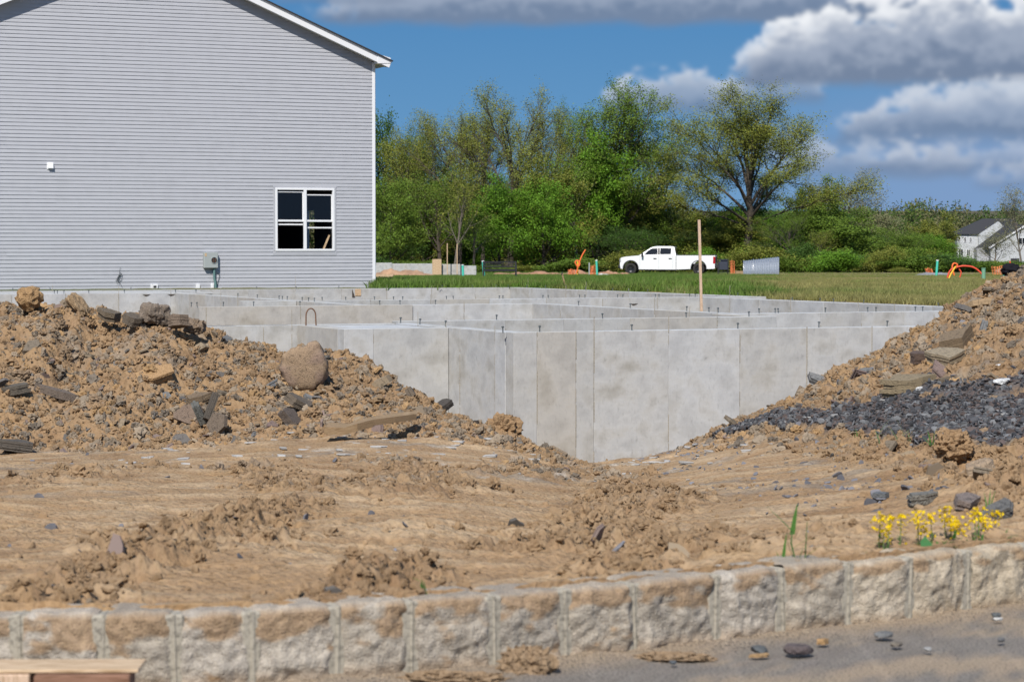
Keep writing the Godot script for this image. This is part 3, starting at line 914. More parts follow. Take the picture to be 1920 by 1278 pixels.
	named_stone("shale_block", "pale tan rounded slab below the flat topped block", slab(74, Vector3(0.15, 0.04, 0.11), Color(0.34, 0.275, 0.19)), 1775, 682, 0.02, Vector3(0.3, 0.2, 0.1))
	named_stone("white_stone", "large white stone above the gravel near the right picture edge", stone(75, 2, Vector3(0.055, 0.03, 0.045), 6, 0.2, false, Color(0.72, 0.73, 0.74)), 1880, 722, 0.02, Vector3(0, 0.4, 0.1))
	named_stone("white_stone", "small white stone on the gravel below the wide tan slab", stone(76, 2, Vector3(0.025, 0.02, 0.02), 6, 0.2, false, Color(0.75, 0.75, 0.75)), 1726, 735, 0.02, Vector3(0, 0.1, 0.2))
	named_stone("white_stone", "small white stone high on the right mound near the picture edge", stone(77, 2, Vector3(0.03, 0.025, 0.025), 6, 0.2, false, Color(0.66, 0.67, 0.68)), 1877, 695, 0.02, Vector3(0, 0.9, 0.1))
	named_stone("clay_lump", "big tan clay lump with dark shadow below the gravel at right", stone(78, 3, Vector3(0.075, 0.06, 0.07), 0, 0.6, false, Color(0.30,0.20,0.12), M.clod), 1793, 862, 0.05, Vector3(0, 0.3, 0.1))
	named_stone("rounded_stone", "rounded pale tan stone below the clay lump on the right slope", stone(79, 3, Vector3(0.06, 0.06, 0.05), 4, 0.2, true, Color(0.38, 0.28, 0.19)), 1834, 900, 0.03, Vector3(0, 0.2, 0.3))
	named_stone("flat_slab", "flat grey oval slab lying behind the yellow flowers", slab(80, Vector3(0.085, 0.02, 0.06), Color(0.20, 0.19, 0.165)), 1728, 950, 0.02, Vector3(0.1, 0.1, 0.05))
	named_stone("flat_slab", "grey purple slab at right above the flowers", slab(81, Vector3(0.07, 0.018, 0.05), Color(0.22, 0.18, 0.16)), 1820, 955, 0.02, Vector3(0.35, 0.2, -0.1))
	named_stone("flat_slab", "long dark grey slab right of the flowers at the picture edge", slab(82, Vector3(0.085, 0.02, 0.04), Color(0.14, 0.135, 0.13)), 1878, 972, 0.02, Vector3(0.3, 0.2, 0.35))
	named_stone("flat_slab", "small blue grey slab left of the oval slab on the sandy flat", slab(83, Vector3(0.045, 0.012, 0.03), Color(0.15, 0.16, 0.165)), 1652, 942, 0.012, Vector3(0.1, 0.1, 0.02))
	named_stone("brown_slab", "upright brown shale flake at the gap's right lip against the wall", slab(84, Vector3(0.1, 0.02, 0.06), Color(0.25, 0.15, 0.085)), 1374, 792, 0.05, Vector3(0.6, 0.2, 0.9))
	named_stone("brown_slab", "orange brown clay flake standing on the lip right of the gap", slab(85, Vector3(0.07, 0.03, 0.06), Color(0.40, 0.235, 0.12)), 1296, 815, 0.05, Vector3(0.5, 0.2, 1.1))
	named_stone("clay_lump", "tan clay lump on the left lip beside the wall base", stone(86, 3, Vector3(0.13, 0.12, 0.1), 0, 0.6, false, Color(0.30,0.20,0.12), M.clod), 945, 812, 0.02, Vector3(0, 0.2, 0))

# ---------------------------------------------------------------- kerb and road
const JOINTS := [-430.0, -270.0, -115.0, 28.0, 185.0, 322.0, 470.0, 630.0, 770.0, 927.0, 1062.0, 1192.0, 1345.0, 1471.0, 1595.0, 1712.0, 1821.0, 1935.0, 2050.0, 2170.0]

func kerb_point(px: float) -> Vector3:
	var d := seg(KERB, px)
	return Vector3((px - 960.0) / F * d, 0, -d)

func make_kerb() -> void:
	var r := RandomNumberGenerator.new()
	r.seed = 31
	var nz := noise(32, 9.0, 5)
	var ndirt := noise(33, 7.0, 4)
	var root := thing("kerb", "grey granite block kerb with mortar joints between road and dirt lot", "kerb")
	root.set_meta("kind", "structure")
	var gm := relief(tex(mat(Color.WHITE, 0.85, 0.0, true), ntex(34, 0.09, [[0.15, Color(0.6, 0.58, 0.58)], [0.4, Color(0.88, 0.87, 0.86)], [0.55, Color(1, 1, 0.99)], [0.62, Color(1.0, 1.0, 1.0)], [0.85, Color(0.68, 0.66, 0.66)]], 512, FastNoiseLite.TYPE_SIMPLEX_SMOOTH, 6), 0.22, true), ntex(12, 0.03, [[0.0, 0.0], [1.0, 1.0]], 1024, FastNoiseLite.TYPE_SIMPLEX_SMOOTH, 7), 0.45)
	for i in JOINTS.size() - 1:
		var a := kerb_point(JOINTS[i])
		var b := kerb_point(JOINTS[i + 1])
		var x := (b - a).normalized()
		var back := Vector3(x.z, 0, -x.x)
		if back.z > 0: back = -back
		var gap := r.randf_range(0.008, 0.012)
		var w := a.distance_to(b) - gap * 2.0
		var top := 0.168 + r.randf_range(-0.005, 0.004)
		var tone := r.randf_range(0.85, 1.1)
		var warm := r.randf()
		var tint := Color(0.44, 0.40, 0.35).lerp(Color(0.50, 0.425, 0.32), warm if JOINTS[i] > 1400 else warm * 0.35) * tone
		var mb := MB.new()
		var nx := 40
		var prof := 56     # up the face, over the rounded arris and across the top
		var seedx := i * 3.7
		for jx in nx + 1:
			var fx := float(jx) / nx
			var endfall := pow(absf(fx - 0.5) * 2.0, 6.0)
			for jy in prof + 1:
				var s := float(jy) / prof
				var y: float
				var z: float
				if s < 0.68:
					y = lerpf(-0.06, top - 0.022, s / 0.68)
					z = 0.0
				elif s < 0.82:
					var q := (s - 0.68) / 0.14 * PI / 2.0
					y = top - 0.022 + 0.022 * sin(q)
					z = 0.022 * (1.0 - cos(q))
				else:
					y = top
					z = lerpf(0.022, 0.13, (s - 0.82) / 0.18)
				var p := a + x * (gap + fx * w) + back * z + Vector3(0, y, 0)
				var rough := nz.get_noise_3d(p.x + seedx, p.y * 1.2, p.z) * 0.015 + nz.get_noise_3d(p.x * 4.0, p.y * 4.0, p.z * 4.0 + seedx) * 0.006 + nz.get_noise_3d(p.x * 0.35 + seedx, p.y * 0.4, 5.0) * 0.010
				var bulge := 0.006 * (1.0 - endfall) * (1.0 if s < 0.82 else 0.3)
				p += -back * (rough + bulge - 0.006 * endfall) * (1.0 if s < 0.75 else 0.25)
				p.y += (rough * 0.5 - 0.007 * endfall) * (1.0 if s > 0.65 else 0.1)
				mb.v.append(p)
				mb.n.append(Vector3.ZERO)
				# soil that has washed over the top third of the stones
				var over := ss(0.02, 0.3, ndirt.get_noise_3d(p.x * 1.0, p.y * 1.8, i * 0.3) + 0.9 * ss(0.06, 0.15, p.y) - 0.30 - 0.35 * ss(1050.0, 1500.0, JOINTS[i])) * (1.0 - 0.75 * ss(0.7, 0.8, s))
				var foot := ss(0.035, 0.0, p.y) * 0.7
				var c := tint * (1.0 + 0.35 * nz.get_noise_3d(p.x * 2.0 + 9.0, p.y * 2.0, seedx))
				c = c.lerp(Color(0.36, 0.245, 0.145), clampf(over * 0.9 + foot * 0.7, 0, 1))
				mb.c.append(c)
		for jx in nx:
			for jy in prof:
				var k := jx * (prof + 1) + jy
				mb.ix.append_array([k, k + 1, k + prof + 1, k + 1, k + prof + 2, k + prof + 1])
				var fn := (mb.v[k + prof + 1] - mb.v[k]).cross(mb.v[k + 1] - mb.v[k])
				for q: int in [k, k + 1, k + prof + 1, k + prof + 2]: mb.n[q] += fn
		for q in mb.n.size(): mb.n[q] = mb.n[q].normalized()
		obj("granite_block", mb, gm, root)
		# mortar in the joint: two flat strips with a struck groove, a little behind the stones
		var jm := MB.new()
		var lean := r.randf_range(-0.012, 0.012)
		jm.box(a + back * (0.061) + Vector3(0, 0.051, 0), Vector3(0.05, 0.222, 0.115), Basis(x, Vector3.UP, -back), 0.006)
		jm.box(a + x * 0.003 + back * (0.058) + Vector3(0, 0.051, 0), Vector3(r.randf_range(0.008, 0.012), 0.226, 0.115), Basis(x, Vector3.UP, -back) * Basis(Vector3(0, 0, 1), lean * 4.0), 0.003)
		obj("mortar_joint", jm, M.mortar, root)

func make_road() -> void:
	var na := noise(41, 1.1, 4)
	var nb := noise(42, 7.0, 3)
	var mb := MB.new()
	var nx := 260
	var nz := 90
	for j in nz + 1:
		for i in nx + 1:
			var px := -2400.0 + 6400.0 * i / nx
			var k := kerb_point(clampf(px, -600, 2400))
			if px < -600 or px > 2400: k.x = (px - 960.0) / F * -k.z
			var f := pow(float(j) / nz, 1.8)
			var z := lerpf(k.z - 0.05, 7.0, f)
			var from := z - k.z
			var w := na.get_noise_2d(k.x * 1.2, z * 3.5)
			var w2 := nb.get_noise_2d(k.x, z * 2.0)
			var silt := ss(0.16, 0.0, from + w * 0.10)
			var y := -0.018 + silt * 0.018 + silt * w2 * 0.012 + w2 * 0.002
			var c := Color(0.19, 0.18, 0.172) * (1.0 + 0.3 * w2)
			var dusty := clampf(silt * 0.9 + ss(-0.1, 0.35, w + 0.25 * w2 + 0.35 * ss(0.3, 0.7, from) - 0.12), 0.0, 1.0)
			c = c.lerp(Color(0.40, 0.305, 0.21), 0.22 + dusty * 0.72)
			mb.v.append(Vector3(k.x, y, z))
			mb.n.append(Vector3.UP)
			mb.c.append(c)
	for j in nz:
		for i in nx:
			var a := j * (nx + 1) + i
			mb.ix.append_array([a, a + 1, a + nx + 1, a + 1, a + nx + 2, a + nx + 1])
	tag(obj("road", mb, M.asphalt), "dusty grey asphalt road edge covered with washed out tan silt", "road", "", "structure")
	var r := RandomNumberGenerator.new()
	r.seed = 43
	var road_stone := func(called: String, label: String, m: Mesh, px: float, py: float, eul: Vector3, lift: float) -> void:
		var d := (EYE + 0.005) * F / (py - 465.0)
		var o := put(called, m)
		o.transform = Transform3D(Basis.from_euler(eul), at(px, py, d) + Vector3(0, lift, 0))
		tag(o, label, "stone")
	road_stone.call("road_stone", "squarish purple brown stone lying on the road by the kerb", stone(61, 3, Vector3(0.034, 0.02, 0.026), 7, 0.08, false, Color(0.125, 0.095, 0.095)), 1498, 1226, Vector3(0, 0.3, 0), 0.014)
	road_stone.call("road_stone", "dark grey pointed stone with an orange rim left of the purple stone", stone(62, 2, Vector3(0.022, 0.014, 0.02), 7, 0.1, false, Color(0.105, 0.11, 0.115)), 1424, 1226, Vector3(0, 1.0, 0), 0.012)
	road_stone.call("wood_chip", "curved tan wood chip under the dark grey pointed stone", slab(63, Vector3(0.036, 0.004, 0.012), Color(0.42, 0.27, 0.13)), 1430, 1231, Vector3(0, 0.1, 0.05), 0.004)
	road_stone.call("wood_chip", "flat orange tan chip right of the purple brown stone", slab(64, Vector3(0.02, 0.007, 0.014), Color(0.42, 0.26, 0.12)), 1540, 1208, Vector3(0, 0.2, 0), 0.008)
	road_stone.call("road_stone", "blue grey flat pebble at the kerb below the mud stained block", stone(65, 2, Vector3(0.022, 0.012, 0.018), 6, 0.1, false, Color(0.17, 0.175, 0.18)), 1657, 1196, Vector3(0, 0.2, 0), 0.01)
	road_stone.call("road_stone", "small square brown grey stone below the blue grey flat pebble", stone(66, 2, Vector3(0.016, 0.011, 0.014), 6, 0.1, false, Color(0.2, 0.175, 0.145)), 1680, 1212, Vector3(0, 0.7, 0), 0.008)
	road_stone.call("road_stone", "small pale grey stone out on the road at right", stone(67, 2, Vector3(0.011, 0.009, 0.011), 6, 0.1, false, Color(0.38, 0.38, 0.38)), 1741, 1222, Vector3(0, 0.2, 0), 0.007)
	road_stone.call("road_stone", "dark pebble with a white neighbour by the kerb at the right edge", stone(68, 2, Vector3(0.014, 0.01, 0.012), 6, 0.1, false, Color(0.12, 0.13, 0.14)), 1868, 1158, Vector3(0, 0.2, 0), 0.008)
	road_stone.call("road_stone", "white pebble below the dark one by the kerb at the right edge", stone(69, 2, Vector3(0.012, 0.007, 0.01), 6, 0.1, false, Color(0.6, 0.59, 0.57)), 1872, 1164, Vector3(0, 0.2, 0), 0.006)
	road_stone.call("road_stone", "small dark grey pebble alone on the road at far right", stone(70, 2, Vector3(0.011, 0.009, 0.01), 6, 0.1, false, Color(0.14, 0.14, 0.145)), 1878, 1204, Vector3(0, 0.9, 0), 0.007)
	road_stone.call("road_stone", "tiny dark blue pebble at the foot of the kerb near the middle", stone(71, 2, Vector3(0.009, 0.008, 0.008), 6, 0.1, false, Color(0.10, 0.115, 0.13)), 1262, 1246, Vector3(0, 0.9, 0), 0.006)
	# mud heaps against the kerb
	var heaps := [["mud_heap", "rough mud heap leaning on the kerb at the bottom middle", 985.0, 1262.0, Vector3(0.05, 0.045, 0.03)], ["mud_heap", "broad flat mud heap at the kerb's foot left of the middle", 860.0, 1276.0, Vector3(0.09, 0.02, 0.04)], ["mud_heap", "round mud lump stuck against the kerb below the sprout", 690.0, 1268.0, Vector3(0.035, 0.03, 0.03)], ["mud_heap", "low flat mud smear at the kerb's foot right of the middle", 1275.0, 1236.0, Vector3(0.075, 0.012, 0.03)]]
	for h: Array in heaps:
		var d: float = (EYE + 0.01) * F / (h[3] - 465.0)
		var o := thing(h[0], h[1], "mud", at(h[2], h[3], d))
		for q in 5:
			var s: Vector3 = h[4] * r.randf_range(0.45, 0.9)
			var m := put("clod", stone(200 + q + int(h[2]), 3, s, 0, 0.8, false, Color(0.29, 0.21, 0.138), M.clod), o)
			m.position = Vector3(r.randf_range(-0.6, 0.6) * h[4].x, s.y * 0.4, r.randf_range(-0.3, 0.3) * h[4].z)
	# lumber in the near left corner
	var c := at(0, 1243, 4.95)
	var lum := thing("lumber_board", "pale sawn board end lying in the near left corner by the kerb", "board", Vector3(c.x, c.y, c.z))
	var lb := MB.new()
	var right := at(268, 1243, 4.95).x - c.x
	lb.box(Vector3(right - 0.6, -0.004, 0.02), Vector3(1.2, 0.008, 0.13), Basis(Vector3.UP, 0.02), 0.002)
	obj("plank", lb, M.lumber, lum)
	var bl := thing("lumber_block", "red brown rough board lying under the pale board in the near left corner", "board", Vector3(c.x, c.y - 0.009, c.z + 0.02))
	var b2 := MB.new()
	b2.box(Vector3(right - 0.115, -0.055, 0.03), Vector3(0.20, 0.11, 0.085), Basis(Vector3.UP, 0.02), 0.003)
	obj("plank", b2, M.lumber_red, bl)
	var bl2 := thing("lumber_block", "pinkish rough board under the pale board at the picture's left edge", "board", Vector3(c.x, c.y - 0.009, c.z + 0.02))
	var b3 := MB.new()
	b3.box(Vector3(right - 0.52, -0.055, 0.028), Vector3(0.59, 0.11, 0.085), Basis(Vector3.UP, 0.02), 0.003)
	obj("plank", b3, M.stake, bl2)

# ---------------------------------------------------------------- the poured concrete foundation
const TOP := -0.03
var wall_count := 0

func wall(root: Node3D, along_u: bool, a: float, b: float, face: float, seams := [], tones := [0, 2, 1, 0, 2], bot := -2.75, thick := 0.25, drop := 0.0) -> void:
	# panels from a to b whose visible face stands at «face»; the wall thickens away from the street (or to the right)
	wall_count += 1
	var top := TOP - 0.0025 * (wall_count % 6) - drop
	var cuts := [a]
	for s in seams:
		if s > a + 0.05 and s < b - 0.05: cuts.append(s)
	if seams.is_empty():
		var k := maxi(1, roundi((b - a) / 1.22))
		for i in range(1, k): cuts.append(lerpf(a, b, float(i) / k))
	cuts.append(b)
	for i in cuts.size() - 1:
		var w: float = cuts[i + 1] - cuts[i] - 0.002
		var m: float = (cuts[i] + cuts[i + 1]) * 0.5
		var mb := MB.new()
		var push := rng.randf_range(-0.003, 0.003)
		if along_u:
			mb.box(Vector3(m, (top + bot) * 0.5, -(face + thick * 0.5) + push), Vector3(w, top - bot, thick), Basis.IDENTITY, 0.004)
		else:
			mb.box(Vector3(face + thick * 0.5 + push, (top + bot) * 0.5, -m), Vector3(thick, top - bot, w), Basis.IDENTITY, 0.006)
		obj("wall_panel", mb, M["concrete%d" % tones[i % tones.size()]], root)
		if i > 0:                                   # the thin fin of concrete left between two forms
			var fm := MB.new()
			var s: float = cuts[i]
			var c := Vector3(s, (top - 0.02 + bot) * 0.5, -face + 0.002) if along_u else Vector3(face - 0.002, (top - 0.02 + bot) * 0.5, -s)
			var q := c
			var y := bot
			while y < top - 0.02:
				var h := rng.randf_range(0.05, 0.4)
				if rng.randf() < 0.7:
					q.y = y + h * 0.5
					fm.box(q + Vector3(rng.randf_range(-0.002, 0.002), 0, 0), Vector3(0.008 if along_u else 0.006, h, 0.006 if along_u else 0.008) * rng.randf_range(0.6, 1.2), Basis.IDENTITY)
				y += h
			tag(obj("form_seam", fm, M.mortar, root), "", "", "", "stuff")

func bolt(root: Node3D, u: float, v: float, h := 0.085) -> void:
	var mb := MB.new()
	var p := Vector3(u, TOP - 0.01, -v)
	var tilt := Vector3(rng.randf_range(-0.006, 0.006), h, rng.randf_range(-0.006, 0.006))
	mb.tube(PackedVector3Array([p, p + tilt]), PackedFloat32Array([0.0075, 0.0075]), 6)
	mb.tube(PackedVector3Array([p + tilt * 0.78, p + tilt * 0.95]), PackedFloat32Array([0.017, 0.017]), 6)
	obj("anchor_bolt", mb, M.bolt, root)

func make_foundation() -> void:
	rng.seed = 61
	var root := thing("concrete_foundation", "grey poured concrete basement foundation with stepped walls and anchor bolts", "foundation", on_grid(0, 0), TURN)
	var s1 := [1007.0, 1080.0, 1114.0, 1254.0, 1388.0, 1514.0, 1636.0, 1752.0, 1860.0].map(func(p): return u_at(p, 0.0))
	wall(root, true, 0.0, 11.0, 0.0, s1 + [7.6, 8.6, 9.8], [1, 3, 1, 0, 2, 1, 0, 2, 0])
	wall(root, false, 0.253, 4.05, 0.0, [v_at(928, 0.0), v_at(862, 0.0), 2.2, 3.2], [2, 0, 0, 1])
	wall(root, true, -1.45, -0.003, 2.1, [u_at(700, 2.1), u_at(640, 2.1)], [2, 1, 1])
	wall(root, false, 2.353, 4.0, -1.45, [], [3, 3])
	var mb := MB.new()
	mb.box(Vector3(-0.6, TOP - 0.075, -3.17), Vector3(1.19, 0.1, 1.63), Basis.IDENTITY, 0.01)
	obj("porch_slab", mb, M.concrete2, root)
	wall(root, true, -9.0, 0.0, 4.06, [-1.5, -1.9, -2.7, -3.9, -5.1, -6.3, -7.5], [2, 0, 2, 0, 2, 0])
	wall(root, true, 0.256, 6.39, 4.62, [u_at(948, 4.62), u_at(1058, 4.62), u_at(1182, 4.62), u_at(1345, 4.62)], [1, 0, 1, 3, 0])
	wall(root, false, 4.873, 6.2, 6.14, [], [3, 0])
	wall(root, true, 6.395, 13.0, 6.2, [u_at(1540, 6.2), u_at(1616, 6.2), u_at(1696, 6.2)], [2, 1, 0, 2])
	wall(root, false, 6.453, 13.99, 6.55, [], [1, 3, 1, 1, 0])
	wall(root, true, 0.08, 4.13, 13.97, [u_at(372, 14.0), u_at(562, 14.0)], [3, 3, 3])
	wall(root, true, 4.135, 6.8, 14.0, [u_at(870, 14.0)], [2, 2])
	wall(root, true, 2.0, 3.095, 17.6, [], [0])
	wall(root, true, 3.36, 12.35, 17.6, [], [1, 0, 3, 2, 0])
	wall(root, false, 6.46, 17.59, 12.1, [], [2, 0, 2, 1, 0])
	wall(root, true, 12.36, 13.7, 17.63, [], [0])
	wall(root, false, 17.89, 30.74, 13.45, [], [0, 2, 0, 1, 2])
	wall(root, true, -5.0, 13.7, 30.75, [], [0, 1, 2, 0, 1])
	wall(root, true, -8.0, 4.22, 26.4, [], [2, 0, 2, 1])
	wall(root, false, 26.66, 30.74, 3.96, [], [1])
	wall(root, false, 14.23, 26.39, 3.1, [], [1, 0, 3])
	var sl := MB.new()
	sl.box(Vector3(-1.0, TOP - 0.09, -28.7), Vector3(9.9, 0.12, 4.05), Basis.IDENTITY, 0.01)
	obj("slab", sl, M.concrete0, root)
	# bolts standing in the wall tops
	for px: float in [943, 1012, 1185, 1384, 1536, 1664, 1790]: bolt(root, u_at(px, 0.12), 0.12)
	for px: float in [835, 787, 751]: bolt(root, 0.12, v_at(px, 0.12))
	for px: float in [931, 1130, 1287, 1405]: bolt(root, u_at(px, 4.74), 4.74)
	for px: float in [1424, 1454, 1548, 1628, 1643, 1717, 1731, 1460]: bolt(root, u_at(px, 6.32), 6.32)
	for px: float in [358, 369, 475, 418, 562, 712, 816, 750]: bolt(root, u_at(px, 14.1), 14.1)
	for px: float in [1085, 1182, 1288, 1330, 1347]: bolt(root, 6.67, v_at(px, 6.67))
	for px: float in [604, 648, 702, 738, 755, 837, 850, 936, 943, 1018, 1028, 1087, 1097, 1158, 1168, 1229, 1236, 1293, 1304]: bolt(root, u_at(px, 17.72), 17.72, 0.075)
	for px: float in [446, 482, 523, 529, 538, 566, 578, 589]: bolt(root, 3.22, v_at(px, 3.22), 0.08)
	for px: float in [36, 101, 107, 119, 166, 233, 329, 367]: bolt(root, u_at(px, 26.5), 26.5, 0.09)
	for px: float in [23, 93, 245, 481, 555, 635, 765, 829, 886, 930, 953]: bolt(root, u_at(px, 30.87), 30.87, 0.07)
	for px: float in [988, 1023, 1077, 1098, 1149, 1179, 1215, 1384]: bolt(root, 13.57, v_at(px, 13.57), 0.07)
	for px: float in [1486, 1538, 1563, 1620, 1760]: bolt(root, 12.22, v_at(px, 12.22), 0.07)
	# bent reinforcing bar that stands out of the porch corner
	var rb := MB.new()
	var pts := PackedVector3Array()
	for i in 19:
		var a := PI * i / 18.0
		pts.append(Vector3(-1.35 + 0.068 * cos(a), TOP + 0.12 + 0.1 * sin(a), -3.7))
	pts.insert(0, Vector3(-1.275, TOP - 0.05, -3.7))
	pts.append(Vector3(-1.42, TOP - 0.05, -3.7))
	var rr := PackedFloat32Array()
	rr.resize(pts.size())
	rr.fill(0.0095)
	rb.tube(pts, rr, 6)
	obj("reinforcing_bar", rb, M.rust, root)
	# beam pocket with its plywood box in the rear wall
	var bp := MB.new()
	var uu := u_at(671, 30.75)
	bp.box(Vector3(uu, TOP - 0.11, -30.745), Vector3(0.16, 0.18, 0.012))
	obj("beam_pocket_board", bp, M.lumber, root)
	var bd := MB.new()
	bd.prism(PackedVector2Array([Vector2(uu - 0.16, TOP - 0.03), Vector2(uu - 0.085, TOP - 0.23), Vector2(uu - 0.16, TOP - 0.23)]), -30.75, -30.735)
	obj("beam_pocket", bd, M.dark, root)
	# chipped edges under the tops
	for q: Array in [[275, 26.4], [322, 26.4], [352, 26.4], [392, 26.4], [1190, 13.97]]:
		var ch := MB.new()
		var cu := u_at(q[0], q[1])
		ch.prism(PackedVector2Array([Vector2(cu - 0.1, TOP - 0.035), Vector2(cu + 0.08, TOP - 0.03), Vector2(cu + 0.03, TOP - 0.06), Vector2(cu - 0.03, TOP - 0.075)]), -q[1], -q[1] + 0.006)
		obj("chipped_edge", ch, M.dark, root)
	# basement floor
	var fl := MB.new()
	var corners := [on_grid(-9, -1.5, -2.6), on_grid(14, -1.5, -2.6), on_grid(14, 31, -2.6), on_grid(-9, 31, -2.6)]
	fl.col = Color(0.3, 0.2, 0.12)
	fl.quad(corners[0], corners[1], corners[2], corners[3])
	tag(obj("basement_floor", fl, M.soil), "bare dirt bottom of the basement excavation inside the foundation", "ground", "", "structure")

# ---------------------------------------------------------------- the house with grey siding
func make_house() -> void:
	rng.seed = 71
	var hu := 12.08
	var hv := 37.3
	var base_y := -0.14
	var o := on_grid(hu, hv, base_y)
	var root := thing("house", "two storey house gable end in pale grey horizontal siding with white trim", "house", o, TURN)
	var d0 := depth_of(hu, hv)
	var wid := 13.68
	var hgt := 6.47
	var deep := 10.0
	var apex := hgt + wid * 0.5 * 0.4167
	var lx := func(px: float) -> float: return u_at(px, hv) - hu
	var ly := func(px: float, py: float) -> float: return at(px, py, depth_of(u_at(px, hv), hv)).y - base_y
	var wx0: float = lx.call(516.0)
	var wx1: float = lx.call(627.0)
	var wy0: float = ly.call(570.0, 470.5)
	var wy1: float = ly.call(570.0, 352.0)
	# siding, course by course
	var step := 0.1033
	var n := int(ceil(apex / step))
	for i in n:
		var y0 := i * step
		var y1 := minf(y0 + step + 0.004, apex)
		var half0 := wid * 0.5
		var half1 := wid * 0.5
		if y0 > hgt: half0 = maxf(0.02, (apex - y0) / 0.4167)
		if y1 > hgt: half1 = maxf(0.0, (apex - y1) / 0.4167)
		var xl0 := -wid * 0.5 - half0
		var xr0 := -wid * 0.5 + half0 - 0.09 * (1.0 if y0 < hgt else 0.0)
		var xl1 := -wid * 0.5 - half1
		var xr1 := -wid * 0.5 + half1 - 0.09 * (1.0 if y1 < hgt else 0.0)
		var runs := [[xl0, xr0, xl1, xr1]]
		if y1 > wy0 - 0.03 and y0 < wy1 + 0.03:
			runs = [[xl0, wx0 - 0.05, xl1, wx0 - 0.05], [wx1 + 0.05, xr0, wx1 + 0.05, xr1]]
		for r: Array in runs:
			var mb := MB.new()
			var zb := 0.017
			var zt := 0.002
			var B := Vector3(r[0], y0, zb)
			var C := Vector3(r[1], y0, zb)
			var D := Vector3(r[3], y1, zt)
			var A := Vector3(r[2], y1, zt)
			# lengths of vinyl lap over each other and are never quite flat
			var cutsx := [0.0]
			var step_f := 3.7 / maxf(r[1] - r[0], 0.1)
			var cf := rng.randf() * step_f
			while cf < 1.0:
				if cf > 0.02: cutsx.append(cf)
				cf += step_f
			cutsx.append(1.0)
			for q in cutsx.size() - 1:
				var lap := 0.0018 * (q % 2)
				var nseg := 4
				var last_w := rng.randf_range(-0.0035, 0.0035)
				for e in nseg:
					var f0: float = lerpf(cutsx[q], cutsx[q + 1], float(e) / nseg)
					var f1: float = lerpf(cutsx[q], cutsx[q + 1], float(e + 1) / nseg)
					var w1 := rng.randf_range(-0.0035, 0.0035)
					var p0 := B.lerp(C, f0) + Vector3(0, last_w * 0.5, lap + last_w * 0.6)
					var p1 := B.lerp(C, f1) + Vector3(0, w1 * 0.5, lap + w1 * 0.6)
					mb.quad(p0, p1, D.lerp(A, 1.0 - f1), D.lerp(A, 1.0 - f0))
					mb.quad(p0 + Vector3(0, 0.004, zt - zb), p1 + Vector3(0, 0.004, zt - zb), p1, p0)
					last_w = w1
			mb.out([C, Vector3(r[1], y0, -0.01), Vector3(r[3], y1, -0.01), D], Vector3(r[0], y0, 0))
			mb.out([B, Vector3(r[0], y0, -0.01), Vector3(r[2], y1, -0.01), A], Vector3(r[1], y0, 0))
			obj("siding_course", mb, M.siding, root)
	# sheathing behind it, with the window opening, and the other walls
	var sh := MB.new()
	sh.box(Vector3((-wid + wx0 - 0.02) * 0.5, hgt * 0.5, -0.085), Vector3(wid + wx0 - 0.02, hgt, 0.15))
	sh.box(Vector3((wx1 + 0.02) * 0.5, hgt * 0.5, -0.085), Vector3(-wx1 - 0.02, hgt, 0.15))
	sh.box(Vector3((wx0 + wx1) * 0.5, wy0 * 0.5 - 0.01, -0.085), Vector3(wx1 - wx0 + 0.04, wy0 - 0.02, 0.15))
	sh.box(Vector3((wx0 + wx1) * 0.5, (wy1 + hgt) * 0.5 + 0.01, -0.085), Vector3(wx1 - wx0 + 0.04, hgt - wy1 - 0.02, 0.15))
	sh.prism(PackedVector2Array([Vector2(-wid, hgt), Vector2(0, hgt), Vector2(-wid * 0.5, apex)]), -0.16, -0.01)
	obj("wall", sh, M.dark, root)
	var rear := MB.new()
	rear.box(Vector3(-wid * 0.5, hgt * 0.5, -deep), Vector3(wid, hgt, 0.15))
	rear.prism(PackedVector2Array([Vector2(-wid, hgt), Vector2(0, hgt), Vector2(-wid * 0.5, apex)]), -deep - 0.07, -deep + 0.07)
	obj("wall", rear, M.siding, root)
	var far_side := MB.new()
	far_side.box(Vector3(-wid + 0.06, hgt * 0.5, -deep * 0.5 - 0.04), Vector3(0.13, hgt, deep - 0.24))
	obj("wall", far_side, M.siding, root)
	# the street side wall on the right has an opening through which the woods show
	var z0 := -5.85
	var z1 := -5.0
	var yo0 := 0.75
	var yo1 := 2.3
	var sw := MB.new()
	sw.box(Vector3(-0.075, hgt * 0.5, (z1 - 0.16) * 0.5), Vector3(0.13, hgt, -z1 - 0.16))
	sw.box(Vector3(-0.075, hgt * 0.5, (z0 - deep + 0.08) * 0.5), Vector3(0.13, hgt, deep + z0 - 0.08))
	sw.box(Vector3(-0.075, yo0 * 0.5, (z0 + z1) * 0.5), Vector3(0.13, yo0, z1 - z0))
	sw.box(Vector3(-0.075, (yo1 + hgt) * 0.5, (z0 + z1) * 0.5), Vector3(0.13, hgt - yo1, z1 - z0))
	obj("wall", sw, M.siding, root)
	var fl := MB.new()
	fl.box(Vector3(-wid * 0.5, 0.05, -deep * 0.5 - 0.04), Vector3(wid - 0.3, 0.1, deep - 0.26))
	fl.box(Vector3(-wid * 0.5, 3.0, -deep * 0.5 - 0.04), Vector3(wid - 0.3, 0.25, deep - 0.26))
	obj("floor", fl, M.dark, root)
	# foundation under it
	var fd := MB.new()
	fd.box(Vector3(-wid * 0.5, -1.2, -deep * 0.5 - 0.02), Vector3(wid - 0.06, 2.39, deep - 0.1))
	obj("house_foundation", fd, M.concrete1, root)
	# corner trim and base strip
	var ct := MB.new()
	ct.box(Vector3(-0.045, hgt * 0.5, 0.002), Vector3(0.09, hgt, 0.034), Basis.IDENTITY, 0.004)
